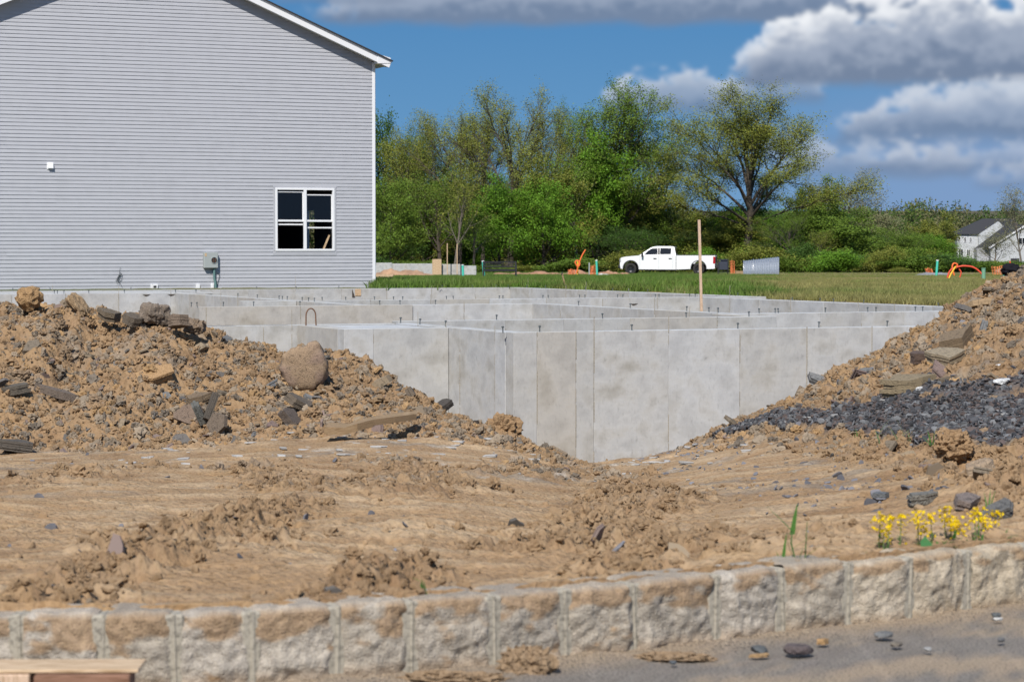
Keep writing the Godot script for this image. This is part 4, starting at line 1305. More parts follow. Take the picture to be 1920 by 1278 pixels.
	ct.box(Vector3(0.006, hgt * 0.5, -0.05), Vector3(0.02, hgt, 0.10), Basis.IDENTITY, 0.004)
	obj("corner_trim", ct, M.white, root)
	# roof: two slopes with soffit, rake boards and shingles
	var sl := Vector2(wid * 0.5, -(apex - hgt)).normalized()
	for s: float in [1.0, -1.0]:
		var b := Basis(Vector3(sl.x, sl.y * 1.0, 0), Vector3(-sl.y, sl.x, 0), Vector3(0, 0, 1))
		if s < 0: b = Basis(Vector3(sl.x, -sl.y, 0), Vector3(sl.y, sl.x, 0), Vector3(0, 0, 1))
		var run := wid * 0.5 / sl.x + 0.36
		var ridge := Vector3(-wid * 0.5, apex, 0)
		var P := func(along: float, over: float, z: float) -> Vector3: return ridge + b * Vector3(along * s, over, 0) + Vector3(0, 0, z)
		var sh2 := MB.new()
		sh2.box(P.call(run * 0.5, 0.185, -deep * 0.5 + 0.02), Vector3(run + 0.04, 0.028, deep + 0.72), b)
		obj("roof", sh2, M.shingle, root)
		var so := MB.new()
		so.box(P.call(run * 0.5 + 0.0, 0.015, 0.145), Vector3(run - 0.02, 0.03, 0.28), b)
		obj("soffit", so, M.white, root)
		var dk := MB.new()
		dk.box(P.call(run * 0.5, 0.10, -deep * 0.5), Vector3(run, 0.135, deep + 0.5), b)
		obj("roof_deck", dk, M.white, root)
		var rk := MB.new()
		rk.box(P.call(run * 0.5, 0.055, 0.30), Vector3(run, 0.165, 0.03), b, 0.004)
		rk.box(P.call(run * 0.5, 0.158, 0.312), Vector3(run + 0.01, 0.05, 0.05), b, 0.004)
		obj("rake_board", rk, M.white, root)
	# boxed return at the eave corner, and eave soffit
	var ret := MB.new()
	ret.prism(PackedVector2Array([Vector2(-0.03, hgt - 0.05), Vector2(0.36, hgt - 0.03), Vector2(0.36, hgt + 0.12), Vector2(-0.03, hgt + 0.22)]), 0.03, 0.33)
	obj("eave_return", ret, M.white, root)
	var es := MB.new()
	es.box(Vector3(0.17, hgt - 0.045, -deep * 0.5), Vector3(0.36, 0.03, deep))
	es.box(Vector3(0.35, hgt + 0.03, -deep * 0.5), Vector3(0.03, 0.17, deep + 0.6))
	obj("eave_fascia", es, M.white, root)
	# the double window
	var win := Node3D.new()
	win.name = "window"
	root.add_child(win)
	var wc := (wx0 + wx1) * 0.5
	var wh := wy1 - wy0
	var fr := MB.new()
	var fw := 0.062
	fr.box(Vector3(wc, wy1 - fw * 0.5, 0.005), Vector3(wx1 - wx0, fw, 0.07), Basis.IDENTITY, 0.004)
	fr.box(Vector3(wc, wy0 + fw * 0.5, 0.005), Vector3(wx1 - wx0, fw, 0.07), Basis.IDENTITY, 0.004)
	for x: float in [wx0 + fw * 0.5, wx1 - fw * 0.5]:
		fr.box(Vector3(x, wc * 0.0 + (wy0 + wy1) * 0.5, 0.005), Vector3(fw, wh - fw * 2.0, 0.07), Basis.IDENTITY, 0.004)
	fr.box(Vector3(wc, (wy0 + wy1) * 0.5, 0.008), Vector3(0.085, wh - fw * 2.0, 0.066), Basis.IDENTITY, 0.004)
	obj("frame", fr, M.white, win)
	var gr := MB.new()
	var cy0 := floorf((wy0 - 0.03) / step) * step
	var cy1 := ceilf((wy1 + 0.03) / step) * step + 0.004
	gr.box(Vector3(wc, (wy0 + cy0) * 0.5, 0.006), Vector3(wx1 - wx0 + 0.13, wy0 - cy0, 0.03), Basis.IDENTITY, 0.004)
	gr.box(Vector3(wc, (wy1 + cy1) * 0.5, 0.005), Vector3(wx1 - wx0 + 0.13, cy1 - wy1, 0.03), Basis.IDENTITY, 0.004)
	for x: float in [wx0 - 0.026, wx1 + 0.026]:
		gr.box(Vector3(x, (wy0 + wy1) * 0.5, 0.007), Vector3(0.052, wh, 0.03), Basis.IDENTITY, 0.004)
	obj("casing", gr, M.siding, win)
	for k in 2:
		var x0 := wx0 + fw if k == 0 else wc + 0.043
		var x1 := wc - 0.043 if k == 0 else wx1 - fw
		var xm := (x0 + x1) * 0.5
		var down := 0.045 if k == 0 else 0.125       # the upper sashes stand a little lowered, the lower ones a little raised
		var ytop := wy1 - fw - down
		var ymid := wy1 - 0.955
		var up := MB.new()
		up.box(Vector3(xm, ytop - 0.012, -0.02), Vector3(x1 - x0, 0.03, 0.03), Basis.IDENTITY, 0.003)
		up.box(Vector3(xm, ymid + 0.02, -0.008), Vector3(x1 - x0, 0.055, 0.036), Basis.IDENTITY, 0.003)
		for x: float in [x0 + 0.012, x1 - 0.012]:
			up.box(Vector3(x, (ytop + ymid) * 0.5, -0.021), Vector3(0.024, ytop - ymid - 0.05, 0.026), Basis.IDENTITY, 0.003)
		obj("sash", up, M.white, win)
		var g := MB.new()
		g.quad(Vector3(x0 + 0.02, ymid, -0.024), Vector3(x1 - 0.02, ymid, -0.024), Vector3(x1 - 0.02, ytop, -0.024), Vector3(x0 + 0.02, ytop, -0.024))
		obj("pane", g, M.glass, win)
		var lo := MB.new()
		lo.box(Vector3(xm, ymid - 0.085 - 0.09 * k, -0.05), Vector3(x1 - x0, 0.042, 0.03), Basis.IDENTITY, 0.003)
		obj("sash", lo, M.white, win)
	var br := MB.new()
	br.bar(Vector3(wx1 - 0.33, wy0 - 0.15, -0.25), Vector3(wx1 - 0.08, wy0 + 0.46, -0.22), 0.09, 0.04)
	obj("wood_brace", br, M.lumber, root)
	# vent hood high on the wall
	var vx: float = lx.call(95.0)
	var vy: float = ly.call(95.0, 311.0)
	var vb := MB.new()
	vb.box(Vector3(vx, vy, 0.02), Vector3(0.18, 0.19, 0.02), Basis.IDENTITY, 0.003)
	vb.prism(PackedVector2Array([Vector2(0.03, vy - 0.06), Vector2(0.03, vy + 0.075), Vector2(0.075, vy + 0.07), Vector2(0.10, vy - 0.06)]), -0.07, 0.07, Transform3D(Basis(Vector3(0, 0, 1), Vector3.UP, Vector3(-1, 0, 0)), Vector3(vx, 0, 0)))
	obj("vent_hood", vb, M.white, root)
	# meter box with round empty socket, conduit below
	var mx: float = lx.call(393.0)
	var my: float = ly.call(393.0, 487.5)
	var me := MB.new()
	me.box(Vector3(mx, my, 0.085), Vector3(0.40, 0.44, 0.145), Basis.IDENTITY, 0.012)
	var meter := obj("meter_box", me, M.meter, root)
	var ring := MB.new()
	ring.tube(PackedVector3Array([Vector3(mx + 0.08, my + 0.0, 0.157), Vector3(mx + 0.08, my, 0.172)]), PackedFloat32Array([0.098, 0.098]), 24)
	obj("socket_ring", ring, M.meter, meter)
	var hole := MB.new()
	hole.tube(PackedVector3Array([Vector3(mx + 0.08, my, 0.16), Vector3(mx + 0.08, my, 0.1745)]), PackedFloat32Array([0.082, 0.082]), 24)
	obj("socket_opening", hole, M.black, meter)
	var jaws := MB.new()
	for q: Array in [[-0.03, 0.025], [0.03, 0.025], [-0.03, -0.03], [0.03, -0.03]]:
		jaws.box(Vector3(mx + 0.08 + q[0], my + q[1], 0.176), Vector3(0.018, 0.03, 0.006))
	obj("socket_jaws", jaws, M.copper, meter)
	var lab := MB.new()
	lab.box(Vector3(mx - 0.16, my + 0.15, 0.159), Vector3(0.06, 0.09, 0.003))
	obj("warning_label", lab, M.lumber, meter)
	var cd := MB.new()
	cd.tube(PackedVector3Array([Vector3(mx + 0.11, my - 0.22, 0.07), Vector3(mx + 0.11, my - 0.5, 0.07), Vector3(mx + 0.14, my - 0.62, 0.07), Vector3(mx + 0.15, -0.05, 0.07)]), PackedFloat32Array([0.034, 0.034, 0.036, 0.036]), 10)
	obj("conduit", cd, M.conduit, meter)
	var lp := MB.new()
	var lpts := PackedVector3Array()
	for i in 22:
		var a := TAU * i / 21.0
		lpts.append(Vector3(mx + 0.2 + 0.045 * sin(a) + 0.03 * sin(2.0 * a), my - 0.52 + 0.18 * cos(a), 0.05 + 0.01 * sin(3.0 * a)))
	var lr := PackedFloat32Array(); lr.resize(22); lr.fill(0.007)
	lp.tube(lpts, lr, 5)
	obj("loose_cable", lp, M.bolt, meter)
	# small boxes low on the wall
	for q: Array in [["outlet_box", 288.0, 537.5, 0.2], ["outlet_box", 370.0, 537.0, 0.11], ["outlet_box", 397.0, 536.0, 0.08]]:
		var bx: float = lx.call(q[1])
		var by: float = ly.call(q[1], q[2])
		var ob := MB.new()
		ob.box(Vector3(bx, by, 0.035), Vector3(q[3], 0.15, 0.05), Basis.IDENTITY, 0.005)
		var on := obj(q[0], ob, M.white, root)
		if q[3] > 0.15:
			var oo := MB.new()
			oo.box(Vector3(bx + 0.015, by + 0.005, 0.062), Vector3(0.085, 0.06, 0.006))
			obj("opening", oo, M.black, on)
	var hb := MB.new()
	var hx: float = lx.call(64.0)
	var hy: float = ly.call(64.0, 540.5)
	hb.tube(PackedVector3Array([Vector3(hx, hy, 0.0), Vector3(hx, hy, 0.09), Vector3(hx + 0.01, hy - 0.06, 0.12)]), PackedFloat32Array([0.018, 0.02, 0.014]), 8)
	hb.tube(PackedVector3Array([Vector3(hx, hy + 0.005, 0.06), Vector3(hx, hy + 0.05, 0.065)]), PackedFloat32Array([0.008, 0.035]), 8)
	obj("hose_tap", hb, M.bolt, root)
	# coil of loose wire that hangs on the siding
	var wt := thing("wire_coil", "tangled grey wire coil hanging low on the siding left of the meter box", "wire", root.to_global(Vector3(lx.call(222.0), ly.call(222.0, 519.0), 0.04)), TURN)
	var wm := MB.new()
	var wp := PackedVector3Array()
	for i in 70:
		var a := i * 0.42
		wp.append(Vector3(0.09 * sin(a) * (0.6 + 0.4 * sin(i * 0.31)), 0.17 * cos(a * 0.93) * (0.7 + 0.3 * cos(i * 0.17)) - 0.02, 0.02 * sin(i * 0.7)))
	wp.insert(0, Vector3(0.05, 0.28, 0))
	wp.append(Vector3(0.09, -0.27, 0.0))
	var wr := PackedFloat32Array(); wr.resize(wp.size()); wr.fill(0.0045)
	wm.tube(wp, wr, 4)
	obj("wire", wm, M.bolt, wt)

# ---------------------------------------------------------------- the field behind
func field_h(x: float, d: float) -> float:
	var t := x / maxf(d, 0.1)
	var rel := Vector2(x - FRONT_X, d - FRONT_D)
	var u := rel.dot(U)
	var v := rel.dot(V)
	if d < 34.8 and absf(t) < 0.31: return -3.4
	if u > -10.0 and u < 13.75 and v > -3.0 and v < 30.9: return -2.9
	if u > -1.7 and u < 12.2 and v > 37.2 and v < 47.4: return -2.0
	var y := lerpf(-0.09, -0.80, clampf((d - 62.0) / 100.0, 0.0, 1.0)) if d > 62.0 else -0.09
	y -= 0.02 * maxf(0.0, minf(d, 240.0) - 175.0)
	y += 15.0 * ss(455.0, 760.0, d) + 10.0 * ss(700.0, 2500.0, d)
	return y

func dryness(x: float, d: float, w: float) -> float:    # bare or straw coloured ground towards the right
	var px := 960.0 + F * x / d
	return clampf(ss(1230.0, 1480.0, px + 160.0 * w) * 0.95 - 0.3 * ss(75.0, 150.0, d) + w * 0.6, 0.0, 1.0)

func bare(x: float, d: float, w: float) -> float:
	var px := 960.0 + F * x / d
	var py := 465.0 + F * (EYE + 0.09) / d
	return ss(0.0, 0.5, 1.0 - absf(py - 547.0 - (px - 1380.0) * 0.03) / 9.0 + w * 0.9 + 0.25) * ss(1150.0, 1260.0, px) * (1.0 - ss(1440.0, 1560.0, px))

func make_field() -> void:
	var n1 := noise(81, 0.12, 4)
	var n2 := noise(82, 1.3, 3)
	var mb := MB.new()
	var ni := 240
	var nj := 260
	var Z := func(j: int) -> float: return 4.0 * pow(900.0, float(j) / nj)
	for j in nj + 1:
		var d: float = Z.call(j)
		for i in ni + 1:
			var s := float(i) / ni * 2.0 - 1.0
			var t := s * 0.33 if absf(s) < 0.7 else signf(s) * (0.231 + (absf(s) - 0.7) * 6.0)
			var x := t * d
			var w := n1.get_noise_2d(x, d)
			var w2 := n2.get_noise_2d(x, d * 0.5)
			mb.v.append(Vector3(x, field_h(x, d) + w * 0.03 + w2 * 0.015, -d))
			mb.n.append(Vector3.UP)
			var c := Color(0.075, 0.095, 0.03).lerp(Color(0.30, 0.215, 0.12), clampf(dryness(x, d, w + 0.4 * w2) * 0.9, 0, 1))
			c = c.lerp(Color(0.38, 0.25, 0.145), bare(x, d, w + 0.5 * w2))
			if d > 150.0: c = c.lerp(Color(0.09, 0.075, 0.04), ss(165.0, 185.0, d))
			if d < 36.0: c = Color(0.30, 0.2, 0.115)
			mb.c.append(c)
	for j in nj:
		for i in ni:
			var a := j * (ni + 1) + i
			mb.ix.append_array([a, a + ni + 1, a + 1, a + 1, a + ni + 1, a + ni + 2])
	tag(obj("field", mb, M.field), "open field of grass and bare earth that runs back to the woods", "ground", "", "structure")

func tuft(s: int, blades: int, spread: float, hgt: float, wide: float) -> ArrayMesh:
	var r := RandomNumberGenerator.new()
	r.seed = s
	var b := MB.new()
	for i in blades:
		var p := Vector3(r.randf_range(-1, 1), 0, r.randf_range(-1, 1)) * spread
		var a := r.randf() * TAU
		var side := Vector3(cos(a), 0, sin(a)) * wide
		var lean := Vector3(r.randfn(), 0, r.randfn()) * 0.22
		var h := hgt * r.randf_range(0.55, 1.1)
		var q := p + (Vector3.UP * 0.55 + lean * 0.4) * h
		var e := p + (Vector3.UP * r.randf_range(0.85, 1.0) + lean) * h
		b.col = Color.WHITE * r.randf_range(0.75, 1.15)
		b.quad(p - side, p + side, q + side * 0.7, q - side * 0.7)
		b.tri(q - side * 0.7, q + side * 0.7, e)
	return b.mesh(M.grass)

func make_grass() -> void:
	var r := RandomNumberGenerator.new()
	r.seed = 83
	var n1 := noise(81, 0.12, 4)
	var n2 := noise(84, 0.35, 3)
	for k in 3:
		var xf := []
		var cols := PackedColorArray()
		for i in 40000:
			var d := 40.0 * pow(172.0 / 40.0, pow(r.randf(), 0.9))
			var px := r.randf_range(640.0, 2050.0)
			if d < 58.0: px = r.randf_range(1250.0, 2050.0)
			var x := (px - 960.0) / F * d
			var y := field_h(x, d)
			if y < -1.5: continue
			var rel := Vector2(x - FRONT_X, d - FRONT_D)
			if rel.dot(V) > 37.0 and rel.dot(V) < 48.0 and rel.dot(U) < 12.2: continue
			var w := n1.get_noise_2d(x, d) + 0.5 * n2.get_noise_2d(x, d)
			var dry := dryness(x, d, w)
			if r.randf() < bare(x, d, w) * 0.97 or r.randf() < dry * 0.5: continue
			if px < 704.0: continue
			var s := r.randf_range(0.7, 1.25) * (1.0 - 0.45 * dry) * lerpf(0.85, 0.33, ss(66.0, 112.0, d))
			xf.append(Transform3D(Basis(Vector3.UP, r.randf() * TAU).scaled_local(Vector3(1.2, 0.9, 1.2) * s), Vector3(x, y, -d)))
			var c := Color(0.078, 0.165, 0.018).lerp(Color(0.20, 0.205, 0.05), clampf(dry * 1.1 + 0.35 * w, 0, 1)).lerp(Color(0.34, 0.29, 0.15), r.randf() * 0.22 + dry * 0.28)
			cols.append(c * r.randf_range(0.75, 1.2))
		tag(many("grass", tuft(85 + k, 13, 0.16, 0.34, 0.012), xf, cols), "tall green and straw coloured grass of the field before the woods", "grass", "", "stuff")

# ---------------------------------------------------------------- trees
func leaf_clump(s: int, n: int, rad: float, size: float) -> ArrayMesh:
	var r := RandomNumberGenerator.new()
	r.seed = s
	var b := MB.new()
	for i in n:
		var p := Vector3(r.randfn(), r.randfn() * 0.75, r.randfn()) * rad * 0.55
		var B := any_turn(r)
		var h := size * r.randf_range(0.6, 1.2)
		b.col = Color.WHITE * r.randf_range(0.72, 1.2)
		b.quad(p + B * Vector3(-h * 0.5, 0, 0), p + B * Vector3(0, 0, -h * 0.32), p + B * Vector3(h * 0.5, 0, 0), p + B * Vector3(0, 0, h * 0.32))
	return b.mesh(M.leaf_mid)

func grow(b: MB, tips: Array, r: RandomNumberGenerator, p: Vector3, d: Vector3, length: float, rad: float, lvl: int, P: Dictionary) -> void:
	var last: bool = lvl == P.levels - 1
	var n := 6 if lvl == 0 else 5 if lvl == 1 else 3
	var pts := PackedVector3Array([p])
	var rr := PackedFloat32Array([rad])
	var q := p
	var dd := d
	for i in n:
		dd = (dd + Vector3(r.randfn(), r.randfn(), r.randfn()) * P.wander[lvl] + Vector3.UP * P.lift[lvl]).normalized()
		q += dd * length / n
		pts.append(q)
		rr.append(lerpf(rad, rad * P.taper[lvl], float(i + 1) / n))
		if last: tips.append(q)
	b.tube(pts, rr, [7, 5, 4, 3, 3][lvl], false)
	if last: return
	var kids: int = P.kids[lvl]
	var spin := r.randf() * TAU
	for k in kids:
		var f := lerpf(P.first[lvl], 1.0, (k + r.randf()) / kids)
		var at_ := f * n
		var i := mini(int(at_), n - 1)
		var o := pts[i].lerp(pts[i + 1], at_ - i)
		var along := (pts[i + 1] - pts[i]).normalized()
		spin += 2.4 + r.randf_range(-0.5, 0.5)
		var side := along.cross(Vector3.RIGHT if absf(along.x) < 0.8 else Vector3.UP).normalized().rotated(along, spin)
		var ang: float = deg_to_rad(P.angle[lvl] + r.randfn() * 9.0) * (1.0 - 0.4 * f * float(lvl == 0))
		var nd := (along * cos(ang) + side * sin(ang)).normalized()
		var l: float = length * P.ratio[lvl] * r.randf_range(0.75, 1.2) * (1.15 - 0.35 * f)
		grow(b, tips, r, o, nd, l, rr[i] * P.thin[lvl] * r.randf_range(0.8, 1.1), lvl + 1, P)

var KINDS := {
	"dome": {"levels": 4, "high": 19.0, "wide": 8.2, "fork": 0.30, "limbs": 17, "rad": 0.40, "kids": [0, 0, 6], "first": [0, 0, 0.12], "angle": [0, 0, 42.0], "ratio": [0, 0, 0.5], "thin": [0, 0, 0.5], "taper": [0, 0, 0.3, 0.3], "wander": [0, 0, 0.17, 0.17], "lift": [0, 0, 0.06, 0.03], "per": 1.0, "leaf": 0.145, "n": 32, "cr": 0.68},
	"fan": {"levels": 4, "high": 19.0, "wide": 8.0, "fork": 0.34, "limbs": 13, "rad": 0.36, "kids": [0, 0, 6], "first": [0, 0, 0.12], "angle": [0, 0, 38.0], "ratio": [0, 0, 0.5], "thin": [0, 0, 0.55], "taper": [0, 0, 0.3, 0.3], "wander": [0, 0, 0.15, 0.16], "lift": [0, 0, 0.09, 0.05], "per": 0.95, "leaf": 0.14, "n": 15, "cr": 0.54},
	"tall": {"levels": 4, "high": 19.0, "wide": 5.2, "fork": 0.28, "limbs": 20, "rad": 0.34, "kids": [0, 0, 6], "first": [0, 0, 0.12], "angle": [0, 0, 42.0], "ratio": [0, 0, 0.5], "thin": [0, 0, 0.5], "taper": [0, 0, 0.3, 0.3], "wander": [0, 0, 0.17, 0.17], "lift": [0, 0, 0.06, 0.03], "per": 1.0, "leaf": 0.15, "n": 17, "cr": 0.55},
	"upright": {"levels": 4, "len": 11.0, "rad": 0.26, "kids": [14, 6, 5], "first": [0.3, 0.2, 0.1], "angle": [42.0, 42.0, 42.0], "ratio": [0.48, 0.5, 0.5], "thin": [0.5, 0.55, 0.5], "taper": [0.25, 0.3, 0.25, 0.3], "wander": [0.05, 0.12, 0.16, 0.16], "lift": [0.05, 0.1, 0.05, 0.02], "per": 1.0, "leaf": 0.15, "n": 13, "cr": 0.5},
	"dense": {"levels": 4, "len": 7.5, "rad": 0.2, "kids": [15, 6, 5], "first": [0.16, 0.2, 0.1], "angle": [58.0, 45.0, 42.0], "ratio": [0.5, 0.55, 0.5], "thin": [0.45, 0.5, 0.5], "taper": [0.25, 0.3, 0.25, 0.3], "wander": [0.06, 0.14, 0.2, 0.2], "lift": [0.05, 0.06, 0.03, 0.0], "per": 1.0, "leaf": 0.19, "n": 18, "cr": 0.6},
	"slender": {"levels": 4, "len": 8.0, "rad": 0.14, "kids": [10, 5, 5], "first": [0.35, 0.25, 0.1], "angle": [30.0, 38.0, 42.0], "ratio": [0.5, 0.5, 0.5], "thin": [0.6, 0.55, 0.5], "taper": [0.3, 0.3, 0.3, 0.3], "wander": [0.05, 0.1, 0.16, 0.16], "lift": [0.03, 0.08, 0.05, 0.0], "per": 0.8, "leaf": 0.14, "n": 9, "cr": 0.5},
	"shrub": {"levels": 4, "len": 1.4, "rad": 0.1, "kids": [11, 6, 5], "first": [0.0, 0.15, 0.1], "angle": [50.0, 40.0, 45.0], "ratio": [1.7, 0.55, 0.5], "thin": [0.45, 0.5, 0.5], "taper": [0.7, 0.3, 0.25, 0.3], "wander": [0.1, 0.16, 0.2, 0.2], "lift": [0.05, 0.05, 0.02, 0.0], "per": 1.0, "leaf": 0.15, "n": 16, "cr": 0.5},
}

func grow_dome(b: MB, tips: Array, r: RandomNumberGenerator, P: Dictionary) -> void:
	# a forest tree with a rounded crown: limbs that leave the trunk and arch out to a dome
	var H: float = P.high
	var R: float = P.wide
	var lean := Vector3(r.randfn() * 0.03, 1, r.randfn() * 0.03)
	var tp := PackedVector3Array()
	var tr := PackedFloat32Array()
	for i in 9:
		var f := i / 8.0
		tp.append(lean * (f * H * 0.8 - 0.5) + Vector3(r.randfn(), 0, r.randfn()) * 0.12 * f * 2.0)
		tr.append(P.rad * (1.25 if i == 0 else 1.0) * pow(1.0 - f, 0.75) + 0.03)
	b.tube(tp, tr, 8, false)
	var centre := Vector3(0, H * 0.60, 0)
	var n: int = P.limbs
	for k in n:
		var f := (k + 0.5) / n
		var az := k * 2.39996 + r.randfn() * 0.25
		var el := deg_to_rad(lerpf(-22.0, 84.0, f) + r.randfn() * 7.0)
		var out := Vector3(cos(az) * cos(el), sin(el), sin(az) * cos(el))
		var reach := r.randf_range(0.82, 1.06)
		var goal := centre + Vector3(out.x * R, out.y * H * 0.40, out.z * R) * reach
		var oh := lerpf(P.fork, P.fork + 0.27, pow(f, 1.2)) * H
		var q := clampf(oh / (H * 0.8) * 8.0, 0.0, 7.5)
		var o := tp[int(q)].lerp(tp[int(q) + 1], q - int(q))
		var ctrl := o.lerp(goal, 0.42) + Vector3.UP * (goal - o).length() * 0.14 * (1.0 if f > 0.25 else 0.6)
		var lp := PackedVector3Array()
		var lr := PackedFloat32Array()
		var r0: float = P.rad * r.randf_range(0.30, 0.46)
		var wob := Vector3.ZERO
		for i in 10:
			var t := i / 9.0
			wob += Vector3(r.randfn(), r.randfn(), r.randfn()) * 0.13
			lp.append(o.lerp(ctrl, t).lerp(ctrl.lerp(goal, t), t) + wob * t)
			lr.append(lerpf(r0, 0.025, pow(t, 0.8)))
		b.tube(lp, lr, 6, false)
		var length := o.distance_to(goal)
		var kids := 9
		var spin := r.randf() * TAU
		for c in kids:
			var t := lerpf(0.34, 1.0, (c + r.randf()) / kids)
			var i := mini(int(t * 9.0), 8)
			var along := (lp[i + 1] - lp[i]).normalized()
			spin += 2.4 + r.randf_range(-0.5, 0.5)
			var side := along.cross(Vector3.RIGHT if absf(along.x) < 0.8 else Vector3.UP).normalized().rotated(along, spin)
			var ang := deg_to_rad(46.0 + r.randfn() * 10.0) * (1.0 - 0.55 * t * t)
			grow(b, tips, r, lp[i].lerp(lp[i + 1], t * 9.0 - i), (along * cos(ang) + side * sin(ang) + Vector3.UP * 0.12).normalized(), length * r.randf_range(0.24, 0.40) * (1.15 - 0.35 * t), lr[i] * 0.6 + 0.012, 2, P)

var proto := {}

func make_proto(kind: String, s: int, bark: Color) -> Dictionary:
	var r := RandomNumberGenerator.new()
	r.seed = s
	var P: Dictionary = KINDS[kind]
	var b := MB.new()
	b.col = bark
	var tips := []
	if P.has("limbs"): grow_dome(b, tips, r, P)
	else: grow(b, tips, r, Vector3(0, -0.5, 0), Vector3(r.randfn() * 0.05, 1, r.randfn() * 0.05).normalized(), P.len, P.rad, 0, P)
	var top := 0.0
	var radial := []
	var xf := []
	var cols := PackedColorArray()
	for q: Vector3 in tips:
		top = maxf(top, q.y + 0.2)
		radial.append(Vector2(q.x, q.z).length())
		if r.randf() > P.per: continue
		xf.append(Transform3D(any_turn(r).scaled_local(Vector3.ONE * r.randf_range(0.7, 1.25)), q))
		var g := r.randf_range(0.75, 1.2)
		cols.append(Color(g * r.randf_range(0.92, 1.12), g, g * 0.95))
	var mm := MultiMesh.new()
	mm.transform_format = MultiMesh.TRANSFORM_3D
	mm.use_colors = true
	mm.mesh = leaf_clump(s + 5, P.n, P.cr, P.leaf)
	mm.instance_count = xf.size()
	for i in xf.size():
		mm.set_instance_transform(i, xf[i])
		mm.set_instance_color(i, cols[i])
	radial.sort()
	var wide: float = radial[int(radial.size() * 0.86)]
	return {"wood": b.mesh(M.bark), "leaves": mm, "top": top, "wide": wide, "n": xf.size()}

func tree(kind: String, px: float, top_py: float, d: float, leaf: String, label: String, category := "tree", group := "", width := 0.0, turn := -1.0, called := "") -> Node3D:
	var pr: Dictionary = proto[kind]
	var x := (px - 960.0) / F * d
	var y := field_h(x, d)
	var top := at(px, top_py, d).y
	var k: float = (top - y) / pr.top
	var kx: float = k if width == 0.0 else width / F * d * 0.5 / pr.wide
	var o := thing(called if called else ("shrub" if category == "shrub" else "tree"), label, category, Vector3(x, y, -d), turn if turn >= 0.0 else rng.randf() * TAU, group)
	o.scale = Vector3(kx, k, kx)
	put("trunk", pr.wood, o)
	var c := MultiMeshInstance3D.new()
	c.name = "crown"
	c.multimesh = pr.leaves
	c.material_override = M[leaf]
	c.set_meta("kind", "stuff")
	o.add_child(c, true)
	return o

